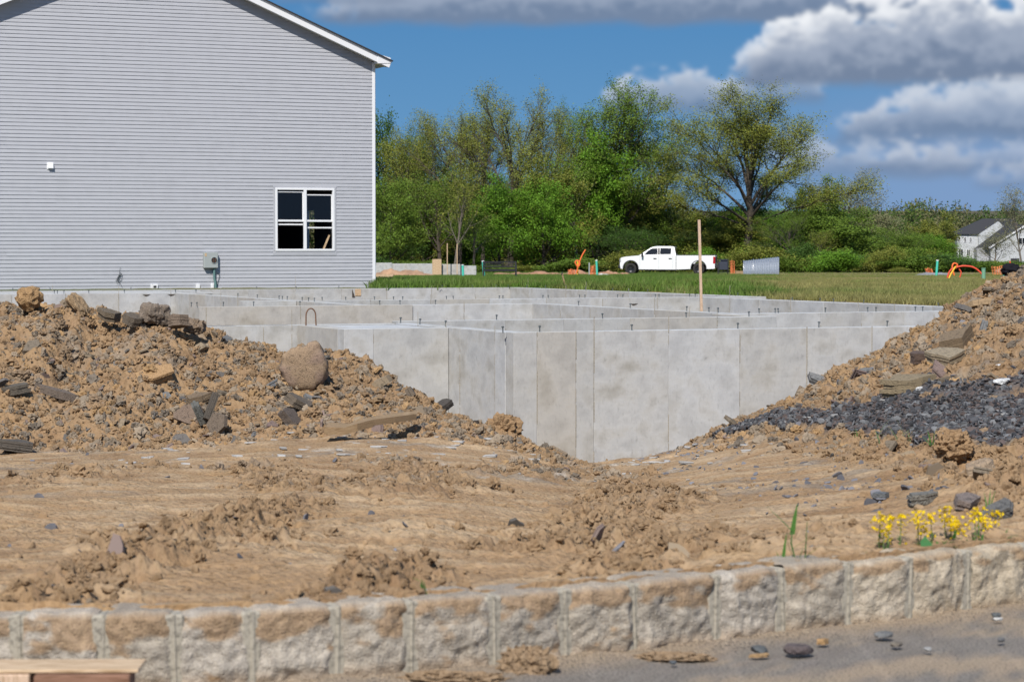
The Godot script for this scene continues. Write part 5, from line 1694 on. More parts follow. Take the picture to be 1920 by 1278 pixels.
func make_trees() -> void:
	rng.seed = 91
	var grey := Color(0.15, 0.125, 0.10)
	var dark := Color(0.06, 0.05, 0.042)
	proto = {
		"oak": make_proto("dome", 11, Color(0.085, 0.068, 0.052)), "oak2": make_proto("fan", 12, grey), "oak3": make_proto("fan", 18, Color(0.11, 0.09, 0.07)),
		"up": make_proto("tall", 13, grey), "up2": make_proto("upright", 14, Color(0.11, 0.09, 0.07)),
		"dense": make_proto("dense", 15, dark), "dense2": make_proto("dense", 16, dark),
		"slender": make_proto("slender", 17, Color(0.2, 0.17, 0.14)), "shrub": make_proto("shrub", 19, dark), "shrub2": make_proto("shrub", 20, dark),
	}
	# the trees one can tell apart along the edge of the woods, left to right
	tree("dense", 716, 196, 225, "leaf_dark", "dark green bushy topped tree just right of the house corner", "tree", "", 110)
	tree("up2", 775, 212, 215, "leaf_olive", "thin pale olive tree between the house and the tall oaks", "tree", "", 110)
	tree("oak2", 862, 178, 212, "leaf_olive", "sparse oak whose limbs fan out left of the tallest oak", "tree", "", 190)
	tree("oak3", 958, 142, 205, "leaf_olive", "tall grey spreading oak with nearly bare limbs above the bench", "tree", "", 270, 1.0)
	tree("oak2", 1062, 178, 222, "leaf_mid", "full mid green tree between the bare oak and the tall leafy tree", "tree", "", 130)
	tree("up", 1168, 146, 208, "leaf_mid", "tall leafy green tree behind the front of the white pickup", "tree", "", 190, 0.4)
	tree("up2", 1250, 215, 216, "leaf_olive", "narrow green tree at the left side of the lone round oak", "tree", "", 90)
	tree("oak", 1398, 150, 200, "leaf_olive", "great round oak with dark limbs standing clear against the clouds", "tree", "", 325, 2.2)
	tree("oak2", 905, 196, 214, "leaf_olive", "thin leaved oak right of the sparse fan shaped oak", "tree", "", 170, 4.0)
	tree("oak3", 1020, 182, 216, "leaf_olive", "grey limbed oak between the tallest oak and the green trees", "tree", "", 170, 3.1)
	tree("oak", 790, 228, 220, "leaf_mid", "round leafy tree behind the slender sapling near the house", "tree", "", 150, 5.3)
	tree("dense2", 1120, 245, 205, "leaf_bright", "bright fresh green tree right of the bare oak", "tree", "", 130)
	tree("dense", 1020, 330, 192, "leaf_bright", "low bright green tree right behind the black bench", "tree", "", 120)
	tree("slender", 852, 300, 186, "leaf_olive", "slender multi stemmed grey sapling behind the two thin stakes", "tree", "", 90)
	tree("up2", 1590, 314, 230, "leaf_pale", "pale greyish blossoming tree right of the round oak", "tree", "", 130)
	tree("dense2", 1520, 330, 212, "leaf_mid", "rounded green tree below the right side of the round oak", "tree", "", 110)
	tree("dense", 1640, 395, 225, "leaf_pale", "low pale cream blossoming tree in the right hand woods", "tree", "", 110)
	tree("dense2", 1748, 398, 235, "leaf_olive", "yellow green round tree left of the distant white house", "tree", "", 85)
	tree("slender", 1668, 420, 215, "leaf_mid", "thin young tree before the pale blossoming trees", "tree", "", 70)
	tree("slender", 1862, 432, 210, "leaf_pale", "small nearly bare tree in front of the distant white house", "tree", "", 95)
	tree("slender", 1918, 345, 260, "leaf_pale", "pale bare topped tree at the right picture edge", "tree", "", 80)
	tree("oak2", 1478, 395, 190, "leaf_mid", "crooked dark limbed tree above the galvanized metal shells", "tree", "", 130)
	tree("slender", 1530, 430, 188, "leaf_olive", "thin forked sapling right of the galvanized metal shells", "tree", "", 60)
	# the body of the wood: understorey trees that nothing tells apart
	var G := "understorey trees of the wood behind the field"
	var L := "leafy understorey tree in the dense wood behind the field"
	var leafs := ["leaf_mid", "leaf_olive", "leaf_bright", "leaf_dark", "leaf_mid", "leaf_olive"]
	var ps := ["dense", "dense2", "up2", "dense", "slender"]
	for i in 46:
		var px := 700.0 + 860.0 * (i + rng.randf_range(-0.4, 0.4)) / 45.0
		var t := rng.randf_range(300.0, 425.0)
		if px > 1040.0 and px < 1130.0: t = rng.randf_range(240.0, 330.0)
		if px > 1225.0: t = rng.randf_range(372.0, 440.0)
		tree(ps[rng.randi_range(0, 4)], px, t, rng.randf_range(188.0, 232.0), leafs[rng.randi_range(0, 5)], L, "tree", G, rng.randf_range(90.0, 150.0))
	for i in 20:
		var px := 1400.0 + 560.0 * (i + rng.randf_range(-0.4, 0.4)) / 19.0
		var right := px > 1760.0
		tree(ps[rng.randi_range(0, 2)], px, rng.randf_range(418.0, 462.0) if not right else rng.randf_range(484.0, 494.0), rng.randf_range(195.0, 240.0), leafs[rng.randi_range(0, 4)], "small green tree in the low right hand belt of woods", "tree", "small trees of the right hand woods", rng.randf_range(80.0, 120.0) if not right else 60.0)
	for i in 62:
		var px := 690.0 + 1200.0 * (i + rng.randf_range(-0.45, 0.45)) / 61.0
		if px < 1160.0 and i % 3 != 0: continue
		tree("shrub" if i % 2 else "shrub2", px, rng.randf_range(470.0, 498.0) if px < 1160.0 else rng.randf_range(450.0, 492.0) if px < 1770.0 else rng.randf_range(482.0, 497.0), rng.randf_range(178.0, 190.0), leafs[rng.randi_range(0, 4)], "dense green shrub along the foot of the woods", "shrub", "shrubs along the edge of the woods", rng.randf_range(80.0, 130.0))
	tree("shrub", 1578, 468, 176, "leaf_bright", "bright green shrub at the field edge right of the metal shells", "shrub", "", 90)
	tree("shrub2", 1690, 500, 176, "leaf_olive", "small yellow flowered shrub left of the teal pipe on the right", "shrub", "", 40)
	# woods far behind: whole trees as one mass
	var r := RandomNumberGenerator.new()
	r.seed = 95
	for k in 2:
		var b := MB.new()
		var wood := Color(0.4, 0.35, 0.3)
		for i in 1000:
			var dir := Vector3(r.randfn(), r.randfn(), r.randfn()).normalized()
			var lump := 0.72 + 0.28 * sin(dir.x * 5.0 + k) * sin(dir.y * 4.0 + dir.z * 5.0)
			var p := Vector3(dir.x * 0.5, 0.6 + dir.y * 0.42, dir.z * 0.5) * lump * pow(r.randf(), 0.25)
			for q in 3:
				var B := any_turn(r)
				var h := r.randf_range(0.03, 0.05)
				var c := p + Vector3(r.randfn(), r.randfn(), r.randfn()) * 0.02
				b.col = Color.WHITE * r.randf_range(0.7, 1.2)
				b.quad(c + B * Vector3(-h * 0.5, 0, 0), c + B * Vector3(0, 0, -h * 0.36), c + B * Vector3(h * 0.5, 0, 0), c + B * Vector3(0, 0, h * 0.36))
		b.col = wood
		b.tube(PackedVector3Array([Vector3(0, -0.1, 0), Vector3(0.01, 0.4, 0), Vector3(0, 0.8, 0.01)]), PackedFloat32Array([0.022, 0.014, 0.004]), 4, false)
		var xf := []
		var cols := PackedColorArray()
		for i in 620:
			var px := r.randf_range(560.0, 2400.0)
			var d := r.randf_range(236.0, 560.0) if i % 3 else r.randf_range(236.0, 300.0)
			var limit := 325.0 if px < 1220.0 else 385.0 if px < 1500.0 else 368.0 + 14.0 * sin(px * 0.013) + 6.0 * sin(px * 0.05)
			if px > 1745.0 and d < 452.0: continue
			var x := (px - 960.0) / F * d
			var y := field_h(x, d)
			var h := r.randf_range(8.0, 14.0)
			var most := at(px, limit + r.randf_range(0.0, 16.0), d).y - y
			if most < 2.0: continue
			if d < 300.0 and px > 1500.0: most = minf(most, at(px, 405.0 + r.randf_range(0.0, 30.0), d).y - y)
			h = minf(h, most)
			if px < 1300.0 and d < 300.0: h = most * r.randf_range(0.85, 1.0)
			var wd := clampf(h * r.randf_range(0.75, 1.0), 5.0, 12.0)
			xf.append(Transform3D(Basis(Vector3.UP, r.randf() * TAU).scaled_local(Vector3(wd, h, wd)), Vector3(x, y, -d)))
			cols.append([Color(0.085, 0.125, 0.025), Color(0.055, 0.105, 0.02), Color(0.12, 0.13, 0.035), Color(0.04, 0.08, 0.02), Color(0.15, 0.145, 0.07), Color(0.075, 0.14, 0.02)][r.randi_range(0, 5)] * r.randf_range(0.8, 1.15))
		tag(many("distant_woods", b.mesh(M.grass), xf, cols), "far wooded hillside of mixed green trees behind the field", "woods", "", "stuff")

# ---------------------------------------------------------------- the pickup
func arc(c: Vector2, r: float, a0: float, a1: float, n: int) -> PackedVector2Array:
	var o := PackedVector2Array()
	for i in n + 1:
		var a := lerpf(a0, a1, float(i) / n)
		o.append(c + Vector2(cos(a), sin(a)) * r)
	return o

func make_truck() -> void:
	var d := 163.0
	var x0 := at(1165, 515, d).x
	var y := at(1165, 514.5, d).y
	var root := thing("pickup_truck", "white crew cab pickup truck parked facing left before the woods", "pickup truck", Vector3(x0 + 3.3, y, -d), deg_to_rad(-9.0))
	var HW := 1.0          # half width
	var mv := Transform3D(Basis.IDENTITY, Vector3(-3.35, 0, 0))
	# lower body in profile, front to the left, with both wheel arches cut out
	var prof := PackedVector2Array([Vector2(0.1, 0.42), Vector2(0.05, 0.7), Vector2(0.07, 1.05), Vector2(0.16, 1.19), Vector2(0.5, 1.25), Vector2(1.5, 1.34), Vector2(3.93, 1.345), Vector2(3.93, 0.42)])
	var f := PackedVector2Array([Vector2(1.38, 0.37)])
	f.append_array(arc(Vector2(0.80, 0.45), 0.52, -0.1, PI + 0.1, 14))
	var body := prof.duplicate()
	body.append(Vector2(3.93, 0.36))
	body.append_array(f)
	var b := MB.new()
	b.prism(body, -HW, HW, mv)
	obj("body", b, M.paint, root)
	# the bed: two sides, front wall, floor, with rear arches
	var bed := PackedVector2Array([Vector2(3.96, 0.36), Vector2(3.96, 1.33), Vector2(6.62, 1.33), Vector2(6.62, 0.42), Vector2(6.2, 0.4)])
	bed.append_array(arc(Vector2(5.50, 0.45), 0.53, -0.1, PI + 0.1, 14))
	for s: float in [-1.0, 1.0]:
		var sb := MB.new()
		sb.prism(bed, s * HW - 0.07 * (0.0 if s < 0 else 1.0), s * HW + 0.07 * (1.0 if s < 0 else 0.0), mv)
		obj("bed_side", sb, M.paint, root)
		var rail := MB.new()
		rail.box(mv * Vector3(5.29, 1.345, s * (HW - 0.05)), Vector3(2.66, 0.035, 0.12), Basis.IDENTITY, 0.01)
		obj("bed_rail", rail, M.black, root)
	var fl := MB.new()
	fl.box(mv * Vector3(5.29, 0.72, 0), Vector3(2.64, 0.06, 1.86))
	fl.box(mv * Vector3(4.02, 1.02, 0), Vector3(0.06, 0.6, 1.86))
	obj("bed_floor", fl, M.black, root)
	var tg := MB.new()
	tg.box(mv * Vector3(6.60, 1.0, 0), Vector3(0.08, 0.6, 1.56), Basis.IDENTITY, 0.015)
	var tailgate := obj("tailgate", tg, M.paint, root)
	var tp := MB.new()
	tp.box(mv * Vector3(6.645, 1.03, 0), Vector3(0.02, 0.42, 1.3), Basis.IDENTITY, 0.008)
	tp.box(mv * Vector3(6.66, 1.2, 0), Vector3(0.02, 0.06, 0.3), Basis.IDENTITY, 0.005)
	obj("tailgate_panel", tp, M.black, tailgate)
	# the cab: a tapering greenhouse
	var lo := [Vector2(1.40, 1.34), Vector2(3.93, 1.34)]
	var hi := [Vector2(2.22, 1.89), Vector2(3.80, 1.91)]
	var cb := MB.new()
	var P := func(q: Vector2, s: float, w: float) -> Vector3: return mv * Vector3(q.x, q.y, s * w)
	var mid := mv * Vector3(2.8, 1.6, 0)
	cb.out([P.call(lo[0], 1, 0.96), P.call(lo[1], 1, 0.96), P.call(hi[1], 1, 0.78), P.call(hi[0], 1, 0.78)], mid)
	cb.out([P.call(lo[0], -1, 0.96), P.call(lo[1], -1, 0.96), P.call(hi[1], -1, 0.78), P.call(hi[0], -1, 0.78)], mid)
	cb.out([P.call(lo[0], 1, 0.96), P.call(lo[0], -1, 0.96), P.call(hi[0], -1, 0.78), P.call(hi[0], 1, 0.78)], mid)
	cb.out([P.call(lo[1], 1, 0.96), P.call(lo[1], -1, 0.96), P.call(hi[1], -1, 0.78), P.call(hi[1], 1, 0.78)], mid)
	var rf := [Vector2(2.55, 1.965), Vector2(3.55, 1.965)]
	cb.out([P.call(rf[0], 1, 0.7), P.call(rf[1], 1, 0.7), P.call(rf[1], -1, 0.7), P.call(rf[0], -1, 0.7)], mid)
	for s: float in [1.0, -1.0]:
		cb.out([P.call(hi[0], s, 0.78), P.call(hi[1], s, 0.78), P.call(rf[1], s, 0.7), P.call(rf[0], s, 0.7)], mid)
	cb.out([P.call(hi[0], 1, 0.78), P.call(hi[0], -1, 0.78), P.call(rf[0], -1, 0.7), P.call(rf[0], 1, 0.7)], mid)
	cb.out([P.call(hi[1], 1, 0.78), P.call(hi[1], -1, 0.78), P.call(rf[1], -1, 0.7), P.call(rf[1], 1, 0.7)], mid)
	var cab := obj("cab", cb, M.paint, root)
	# glass stands a little proud of the sloping sides
	var glass := func(poly: Array, s: float, called: String, m: Material) -> void:
		var g := MB.new()
		var pts := []
		for q: Vector2 in poly:
			var w := lerpf(0.96, 0.78, (q.y - 1.34) / 0.56) + 0.006
			pts.append(P.call(q, s, w))
		g.out(pts, mid)
		obj(called, g, m, cab)
	for s: float in [1.0, -1.0]:
		glass.call([Vector2(1.72, 1.37), Vector2(2.64, 1.40), Vector2(2.64, 1.83), Vector2(2.24, 1.81), Vector2(1.98, 1.65)], s, "side_window", M.tint)
		glass.call([Vector2(2.84, 1.40), Vector2(3.58, 1.41), Vector2(3.60, 1.83), Vector2(2.84, 1.84)], s, "side_window", M.tint)
		glass.call([Vector2(2.66, 1.38), Vector2(2.82, 1.38), Vector2(2.82, 1.84), Vector2(2.66, 1.84)], s, "door_pillar", M.black)
	var ws := MB.new()
	ws.out([mv * Vector3(1.47, 1.39, 0.86), mv * Vector3(1.47, 1.39, -0.86), mv * Vector3(2.15, 1.855, -0.72), mv * Vector3(2.15, 1.855, 0.72)].map(func(q): return q + Vector3(-0.012, 0.012, 0)), mid)
	obj("windscreen", ws, M.tint, cab)
	var rw := MB.new()
	rw.out([mv * Vector3(3.925, 1.42, 0.74), mv * Vector3(3.925, 1.42, -0.74), mv * Vector3(3.83, 1.86, -0.64), mv * Vector3(3.83, 1.86, 0.64)], mid)
	obj("rear_window", rw, M.tint, cab)
	# door seams, handles, mirrors
	for s: float in [1.0, -1.0]:
		for q: float in [1.44, 2.74, 3.72]:
			var sm := MB.new()
			sm.box(mv * Vector3(q, 0.86, s * HW), Vector3(0.014, 0.9, 0.006))
			obj("door_seam", sm, M.meter, root)
		for q: float in [2.48, 3.54]:
			var hm := MB.new()
			hm.box(mv * Vector3(q, 1.11, s * (HW + 0.015)), Vector3(0.22, 0.065, 0.04), Basis.IDENTITY, 0.015)
			obj("door_handle", hm, M.black, root)
		var mm := MB.new()
		mm.box(mv * Vector3(1.62, 1.36, s * (HW + 0.16)), Vector3(0.13, 0.27, 0.2), Basis.IDENTITY, 0.03)
		mm.box(mv * Vector3(1.66, 1.27, s * (HW + 0.03)), Vector3(0.07, 0.05, 0.2), Basis.IDENTITY, 0.01)
		obj("mirror", mm, M.black, root)
		var sk := MB.new()
		sk.box(mv * Vector3(2.75, 0.33, s * (HW - 0.09)), Vector3(2.5, 0.07, 0.16), Basis.IDENTITY, 0.02)
		obj("running_board", sk, M.black, root)
		var tl := MB.new()
		tl.box(mv * Vector3(6.565, 1.0, s * (HW - 0.085)), Vector3(0.16, 0.5, 0.19), Basis.IDENTITY, 0.02)
		obj("tail_light", tl, M.red_lamp, root)
		var hl := MB.new()
		hl.box(mv * Vector3(0.09, 0.98, s * (HW - 0.2)), Vector3(0.12, 0.28, 0.42), Basis.IDENTITY, 0.03)
		obj("headlight", hl, M.lamp, root)
		for q: float in [0.80, 5.50]:
			var ar := MB.new()
			var o := arc(Vector2(q, 0.45), 0.56, -0.05, PI + 0.05, 14)
			var i_ := arc(Vector2(q, 0.45), 0.50, PI + 0.05, -0.05, 14)
			o.append_array(i_)
			ar.prism(o, s * (HW + 0.012) - 0.02, s * (HW + 0.012) + 0.02, mv)
			obj("wheel_arch", ar, M.black, root)
			var wb := MB.new()
			var X := Transform3D(Basis(Vector3.RIGHT, PI / 2 * s), mv * Vector3(q, 0.405, s * (HW - 0.14)))
			wb.lathe(PackedVector2Array([Vector2(0.24, -0.13), Vector2(0.37, -0.14), Vector2(0.405, -0.11), Vector2(0.405, 0.11), Vector2(0.37, 0.14), Vector2(0.25, 0.13)]), 24, X)
			var wheel := obj("wheel", wb, M.tyre, root)
			var rm := MB.new()
			rm.lathe(PackedVector2Array([Vector2(0.0, 0.05), Vector2(0.06, 0.06), Vector2(0.075, 0.03), Vector2(0.2, 0.05), Vector2(0.245, 0.12), Vector2(0.255, 0.13)]), 20, X)
			for k in 8:
				var a := TAU * k / 8.0
				var dirv := Vector3(cos(a), 0, sin(a))
				rm.bar(X * (dirv * 0.05 + Vector3(0, 0.075, 0)), X * (dirv * 0.235 + Vector3(0, 0.11, 0)), 0.035, 0.03)
			obj("rim", rm, M.rim_metal, wheel)
	var fb := MB.new()
	fb.box(mv * Vector3(0.04, 0.56, 0), Vector3(0.24, 0.26, 1.96), Basis.IDENTITY, 0.05)
	fb.box(mv * Vector3(0.06, 0.93, 0), Vector3(0.08, 0.4, 1.2), Basis.IDENTITY, 0.02)
	obj("front_bumper", fb, M.black, root)
	var rb := MB.new()
	rb.box(mv * Vector3(6.74, 0.58, 0), Vector3(0.22, 0.24, 1.9), Basis.IDENTITY, 0.03)
	rb.box(mv * Vector3(6.7, 0.4, 0), Vector3(0.1, 0.12, 0.3), Basis.IDENTITY, 0.02)
	obj("rear_bumper", rb, M.black, root)
	var ch := MB.new()
	ch.box(mv * Vector3(3.2, 0.42, 0), Vector3(5.6, 0.18, 1.1))
	for q: float in [0.8, 5.5]:
		ch.tube(PackedVector3Array([mv * Vector3(q, 0.4, -0.85), mv * Vector3(q, 0.4, 0.85)]), PackedFloat32Array([0.07, 0.07]), 8)
	obj("chassis", ch, M.black, root)

# ---------------------------------------------------------------- things that stand in the field
func ground_at(px: float, py: float, d: float) -> Vector3:
	return at(px, py, d)

func pipe(px: float, y0: float, y1: float, d: float, w: float, m: Material, label: String, lean := 0.0, category := "pipe") -> void:
	var a := at(px, y1, d)
	var b := at(px + lean, y0, d)
	var o := thing("pipe_stub", label, category, a)
	var r := w / F * d * 0.5
	var mb := MB.new()
	mb.tube(PackedVector3Array([Vector3(0, -0.3, 0), b - a]), PackedFloat32Array([r, r]), 12)
	obj("pipe", mb, m, o)
	var cap := MB.new()
	cap.tube(PackedVector3Array([(b - a) * 0.97, (b - a) * 1.04]), PackedFloat32Array([r * 1.12, r * 1.12]), 12)
	obj("cap", cap, M.white if m == M.teal else m, o)

func hose(called: String, label: String, pts: Array, d: float, w: float, m: Material, category := "conduit") -> void:
	var c := Curve3D.new()
	for i in pts.size():
		var p := at(pts[i][0], pts[i][1], d + (pts[i][2] if pts[i].size() > 2 else 0.0))
		var q := at(pts[mini(i + 1, pts.size() - 1)][0], pts[mini(i + 1, pts.size() - 1)][1], d) - at(pts[maxi(i - 1, 0)][0], pts[maxi(i - 1, 0)][1], d)
		c.add_point(p, -q * 0.2, q * 0.2)
	var bk := c.get_baked_points()
	var pp := PackedVector3Array()
	for i in 26: pp.append(c.sample_baked(c.get_baked_length() * i / 25.0))
	var rr := PackedFloat32Array(); rr.resize(26); rr.fill(w / F * d * 0.5)
	var mb := MB.new()
	mb.tube(pp, rr, 8)
	tag(obj(called, mb, m), label, category)

func berm(label: String, x0: float, x1: float, top: float, bottom: float, d: float, color: Color, s: int, called := "dirt_berm") -> void:
	var nz := noise(s, 0.9, 5)
	var a := at(x0, bottom, d)
	var b := at(x1, bottom, d)
	var h := at(x0, top, d).y - a.y
	var mb := MB.new()
	var nx := 70
	var ny := 12
	for i in nx + 1:
		for j in ny + 1:
			var f := float(i) / nx
			var g := float(j) / ny * 2.0 - 1.0
			var p := a.lerp(b, f) + Vector3(0, 0, g * h * 1.7)
			var prof := (1.0 - g * g) * pow(maxf(0.0, 1.0 - pow(absf(f * 2.0 - 1.0), 3.0)), 0.6)
			p.y += h * prof * (0.8 + 0.55 * nz.get_noise_2d(p.x * 0.8, s)) + nz.get_noise_3d(p.x * 3.0, g * 3.0, s) * 0.12 * h - 0.12
			mb.v.append(p); mb.n.append(Vector3.ZERO)
			mb.c.append(color * (1.0 + 0.5 * nz.get_noise_3d(p.x * 2.0, p.y * 4.0, s + 3.0)))
	for i in nx:
		for j in ny:
			var k := i * (ny + 1) + j
			mb.ix.append_array([k, k + ny + 1, k + 1, k + 1, k + ny + 1, k + ny + 2])
			var n := (mb.v[k + 1] - mb.v[k]).cross(mb.v[k + ny + 1] - mb.v[k])
			for q: int in [k, k + 1, k + ny + 1, k + ny + 2]: mb.n[q] += n
	for q in mb.n.size(): mb.n[q] = mb.n[q].normalized()
	tag(obj(called, mb, M.moss), label, "dirt pile")

func make_field_things() -> void:
	rng.seed = 111
	# tall stake inside the foundation
	var a := at(1316.5, 587, 44.0)
	var t := at(1311, 412, 44.0)
	var st := thing("wooden_stake", "tall raw wooden post standing up out of the foundation in front of the pickup", "post", a)
	var sm := MB.new()
	sm.bar(Vector3(0.06, -2.4, 0), t - a, 0.089, 0.05, 0.003)
	obj("post", sm, M.stake, st)
	var a2 := at(1064, 546, 61.0)
	var t2 := at(1054, 513, 61.0)
	var s2 := thing("leaning_stake", "short brown wooden stake leaning left in the grass behind the wall", "stake", a2)
	var sm2 := MB.new()
	sm2.bar(Vector3(0.03, -0.2, 0), t2 - a2, 0.11, 0.04, 0.004)
	obj("post", sm2, M.old_wood, s2)
	var tie := MB.new()
	tie.bar((t2 - a2) * 0.93 + Vector3(-0.02, 0, 0.03), (t2 - a2) * 1.1 + Vector3(0.02, 0, 0.03), 0.05, 0.03)
	obj("tie", tie, M.black, s2)
	for q: Array in [[838.5, 456, "thin tall wooden stake left of its twin before the woods"], [857.0, 457, "thin tall wooden stake right of its twin before the woods"]]:
		var p := at(q[0], 498, 137.0)
		var s := thing("thin_stake", q[2], "stake", p)
		var mb := MB.new()
		mb.bar(Vector3(0, -0.5, 0), at(q[0], q[1], 137.0) - p, 0.075, 0.05)
		obj("post", mb, M.lumber, s)
	# bench
	var bd := 122.0
	var bp := at(937, 519, bd)
	var k := bd / F
	var bench := thing("park_bench", "black metal slatted bench standing on the field edge", "bench", bp, 0.04)
	var W := 62.0 * k
	var sy := 14.5 * k
	var ty := 29.0 * k
	for s: float in [-1.0, 1.0]:
		var lg := MB.new()
		lg.bar(Vector3(s * W * 0.49, -0.05, -0.25), Vector3(s * W * 0.49, ty, -0.32), 0.07, 0.07)
		obj("leg", lg, M.bench, bench)
		var lf := MB.new()
		lf.bar(Vector3(s * W * 0.49, -0.05, 0.25), Vector3(s * W * 0.49, sy + 0.2, 0.25), 0.07, 0.07)
		obj("leg", lf, M.bench, bench)
		var am := MB.new()
		am.bar(Vector3(s * W * 0.49, sy + 0.2, 0.28), Vector3(s * W * 0.49, sy + 0.22, -0.3), 0.07, 0.04)
		obj("armrest", am, M.bench, bench)
	var seat := MB.new()
	for i in 6:
		seat.box(Vector3(0, sy - 0.02 + 0.01 * i * 0.0, 0.24 - i * 0.095), Vector3(W, 0.045, 0.075))
	seat.box(Vector3(0, sy - 0.07, 0.24), Vector3(W, 0.07, 0.04))
	obj("seat", seat, M.bench, bench)
	var top := MB.new()
	top.box(Vector3(0, ty - 0.03, -0.32), Vector3(W, 0.07, 0.05))
	top.box(Vector3(0, sy + 0.12, -0.29), Vector3(W, 0.06, 0.05))
	obj("backrest", top, M.bench, bench)
	for i in 23:
		var sl := MB.new()
		var x := lerpf(-W * 0.47, W * 0.47, i / 22.0)
		sl.bar(Vector3(x, sy + 0.12, -0.29), Vector3(x, ty - 0.03, -0.32), 0.036, 0.02)
		obj("slat", sl, M.bench, bench)
	# coloured utility stubs
	pipe(868.5, 496.5, 516, 128.0, 4.4, M.teal, "short teal pipe stub before the far low wall", -1.0)
	pipe(908, 489.5, 515, 126.0, 4.6, M.teal, "teal pipe stub right beside the bench", -2.5)
	pipe(1120, 488, 514, 140.0, 4.0, M.teal, "teal pipe stub with white cap left of the pickup", -1.5)
	pipe(1756, 488, 513, 140.0, 4.4, M.teal, "tall teal pipe stub at right before the shrubs", 2.5)
	pipe(1845, 503, 524, 105.0, 7.5, M.pale_green, "thick pale green pipe stub by the right mound", 0.0)
	pipe(1884, 500, 513, 108.0, 5.0, M.teal, "small pale teal stub above the right mound's slope", 0.0)
	pipe(1105, 493, 514, 142.0, 2.6, M.meter, "thin grey pipe between the orange conduit and the teal stub", 0.0)
	hose("orange_conduit", "orange conduit curled upright with a long tail right of the bench", [[1081, 512], [1083, 500], [1078, 492], [1083, 488], [1088, 494], [1084, 500], [1087, 490], [1092, 478], [1098, 468]], 138.0, 2.6, M.orange)
	hose("yellow_conduit", "yellow conduit standing inside the curled orange one", [[1083, 514], [1084, 502], [1083, 489]], 138.5, 2.6, M.yellow)
	hose("red_conduit", "red orange conduit arching to the ground by the pale green pipe", [[1777, 521], [1783, 506], [1797, 500], [1813, 498.5], [1830, 503], [1846, 518]], 110.0, 3.2, M.red)
	hose("red_conduit", "orange conduit looped over at the top of the red arch", [[1790, 516], [1786, 500], [1790, 493], [1796, 495], [1793, 503]], 111.0, 3.0, M.orange)
	hose("yellow_conduit", "yellow conduit leaning out from under the red arch", [[1778, 527], [1784, 513], [1793, 499]], 109.0, 3.0, M.yellow)
	hose("red_conduit", "short dark red conduit upright behind the red arch", [[1800, 520], [1803, 510], [1799, 504]], 112.0, 2.6, M.red)
	# far low foundation at left
	var fw := thing("low_foundation", "low grey concrete foundation wall far off right of the house", "foundation", at(700, 516, 138.0))
	var o := fw.position
	var seg_wall := func(x0: float, x1: float, y0: float, y1: float, dd: float, called: String, m: Material) -> void:
		var p0 := at(x0, y1, dd) - o
		var p1 := at(x1, y0, dd) - o
		var mb := MB.new()
		mb.box(Vector3((p0.x + p1.x) * 0.5, (p0.y + p1.y) * 0.5 - 0.2, p0.z), Vector3(p1.x - p0.x, p1.y - p0.y + 0.4, 0.3), Basis.IDENTITY, 0.02)
		obj(called, mb, m, fw)
	seg_wall.call(640, 735, 492.5, 516, 141.0, "wall_panel", M.concrete0)
	seg_wall.call(735.3, 811, 494.0, 516, 141.0, "wall_panel", M.concrete1)
	seg_wall.call(828, 866, 495.0, 516, 138.0, "wall_panel", M.concrete3)
	seg_wall.call(866.4, 893, 498.0, 513, 138.4, "wall_panel", M.concrete0)
	var pl := MB.new()
	var q0 := at(819, 516, 137.5) - o
	pl.box(q0 + Vector3(0, 0.3, 0), Vector3(17.0 * 137.5 / F, 1.3, 0.06))
	obj("plywood_form", pl, M.lumber, fw)
	berm("low tan dirt bank before the far foundation wall", 690, 815, 501, 517, 134.0, Color(0.34, 0.21, 0.13), 5)
	berm("low red brown dirt bank behind the bench", 900, 1090, 503.5, 516, 150.0, Color(0.30, 0.165, 0.10), 6)
	berm("red brown dirt bank between the orange conduit and the pickup", 1050, 1190, 501.5, 516, 152.0, Color(0.32, 0.175, 0.105), 7)
	berm("low red brown dirt strip under the white pickup", 1170, 1400, 511, 517, 160.0, Color(0.32, 0.185, 0.11), 8)
	berm("small white grey pile beside the teal stub", 1117, 1147, 507, 516, 143.0, Color(0.55, 0.54, 0.52), 9, "stone_pile")
	berm("dark grey gravel pile behind the tall teal stub at right", 1715, 1785, 506, 514, 143.0, Color(0.17, 0.175, 0.19), 10, "stone_pile")
	berm("tan dirt bank behind the orange netting at far right", 1868, 1960, 492, 506, 150.0, Color(0.38, 0.25, 0.15), 12)
	# orange safety netting
	var net := func(called: String, label: String, x0: float, x1: float, y0: float, y1: float, d: float, lean: float) -> void:
		var mb := MB.new()
		var n := 9
		for i in n + 1:
			var f := float(i) / n
			var sag := sin(f * 9.0) * 1.2
			mb.bar(at(lerpf(x0, x1, f), y1, d), at(lerpf(x0, x1, f) + lean + sag, y0 + sag, d + 0.2 * sin(f * 7.0)), 0.03, 0.015)
		for j in 6:
			var g := j / 5.0
			for i in n:
				var f0 := float(i) / n
				var f1 := float(i + 1) / n
				var s0 := sin(f0 * 9.0) * 1.2 * (1.0 - g)
				var s1 := sin(f1 * 9.0) * 1.2 * (1.0 - g)
				mb.bar(at(lerpf(x0, x1, f0) + lean * (1.0 - g) + s0, lerpf(y0, y1, g) + s0, d), at(lerpf(x0, x1, f1) + lean * (1.0 - g) + s1, lerpf(y0, y1, g) + s1, d), 0.03, 0.015)
		tag(obj(called, mb, M.mesh_orange), label, "safety netting")
	net.call("safety_netting", "orange safety netting standing behind the pickup's tail", 1370, 1378, 489, 513, 158.0, -1.0)
	net.call("safety_netting", "crumpled orange netting on the dirt beside the teal stub", 1106, 1118, 498, 514, 142.0, 2.0)
	net.call("safety_netting", "small orange netting left of the orange conduit", 1066, 1078, 505, 514, 142.0, -1.0)
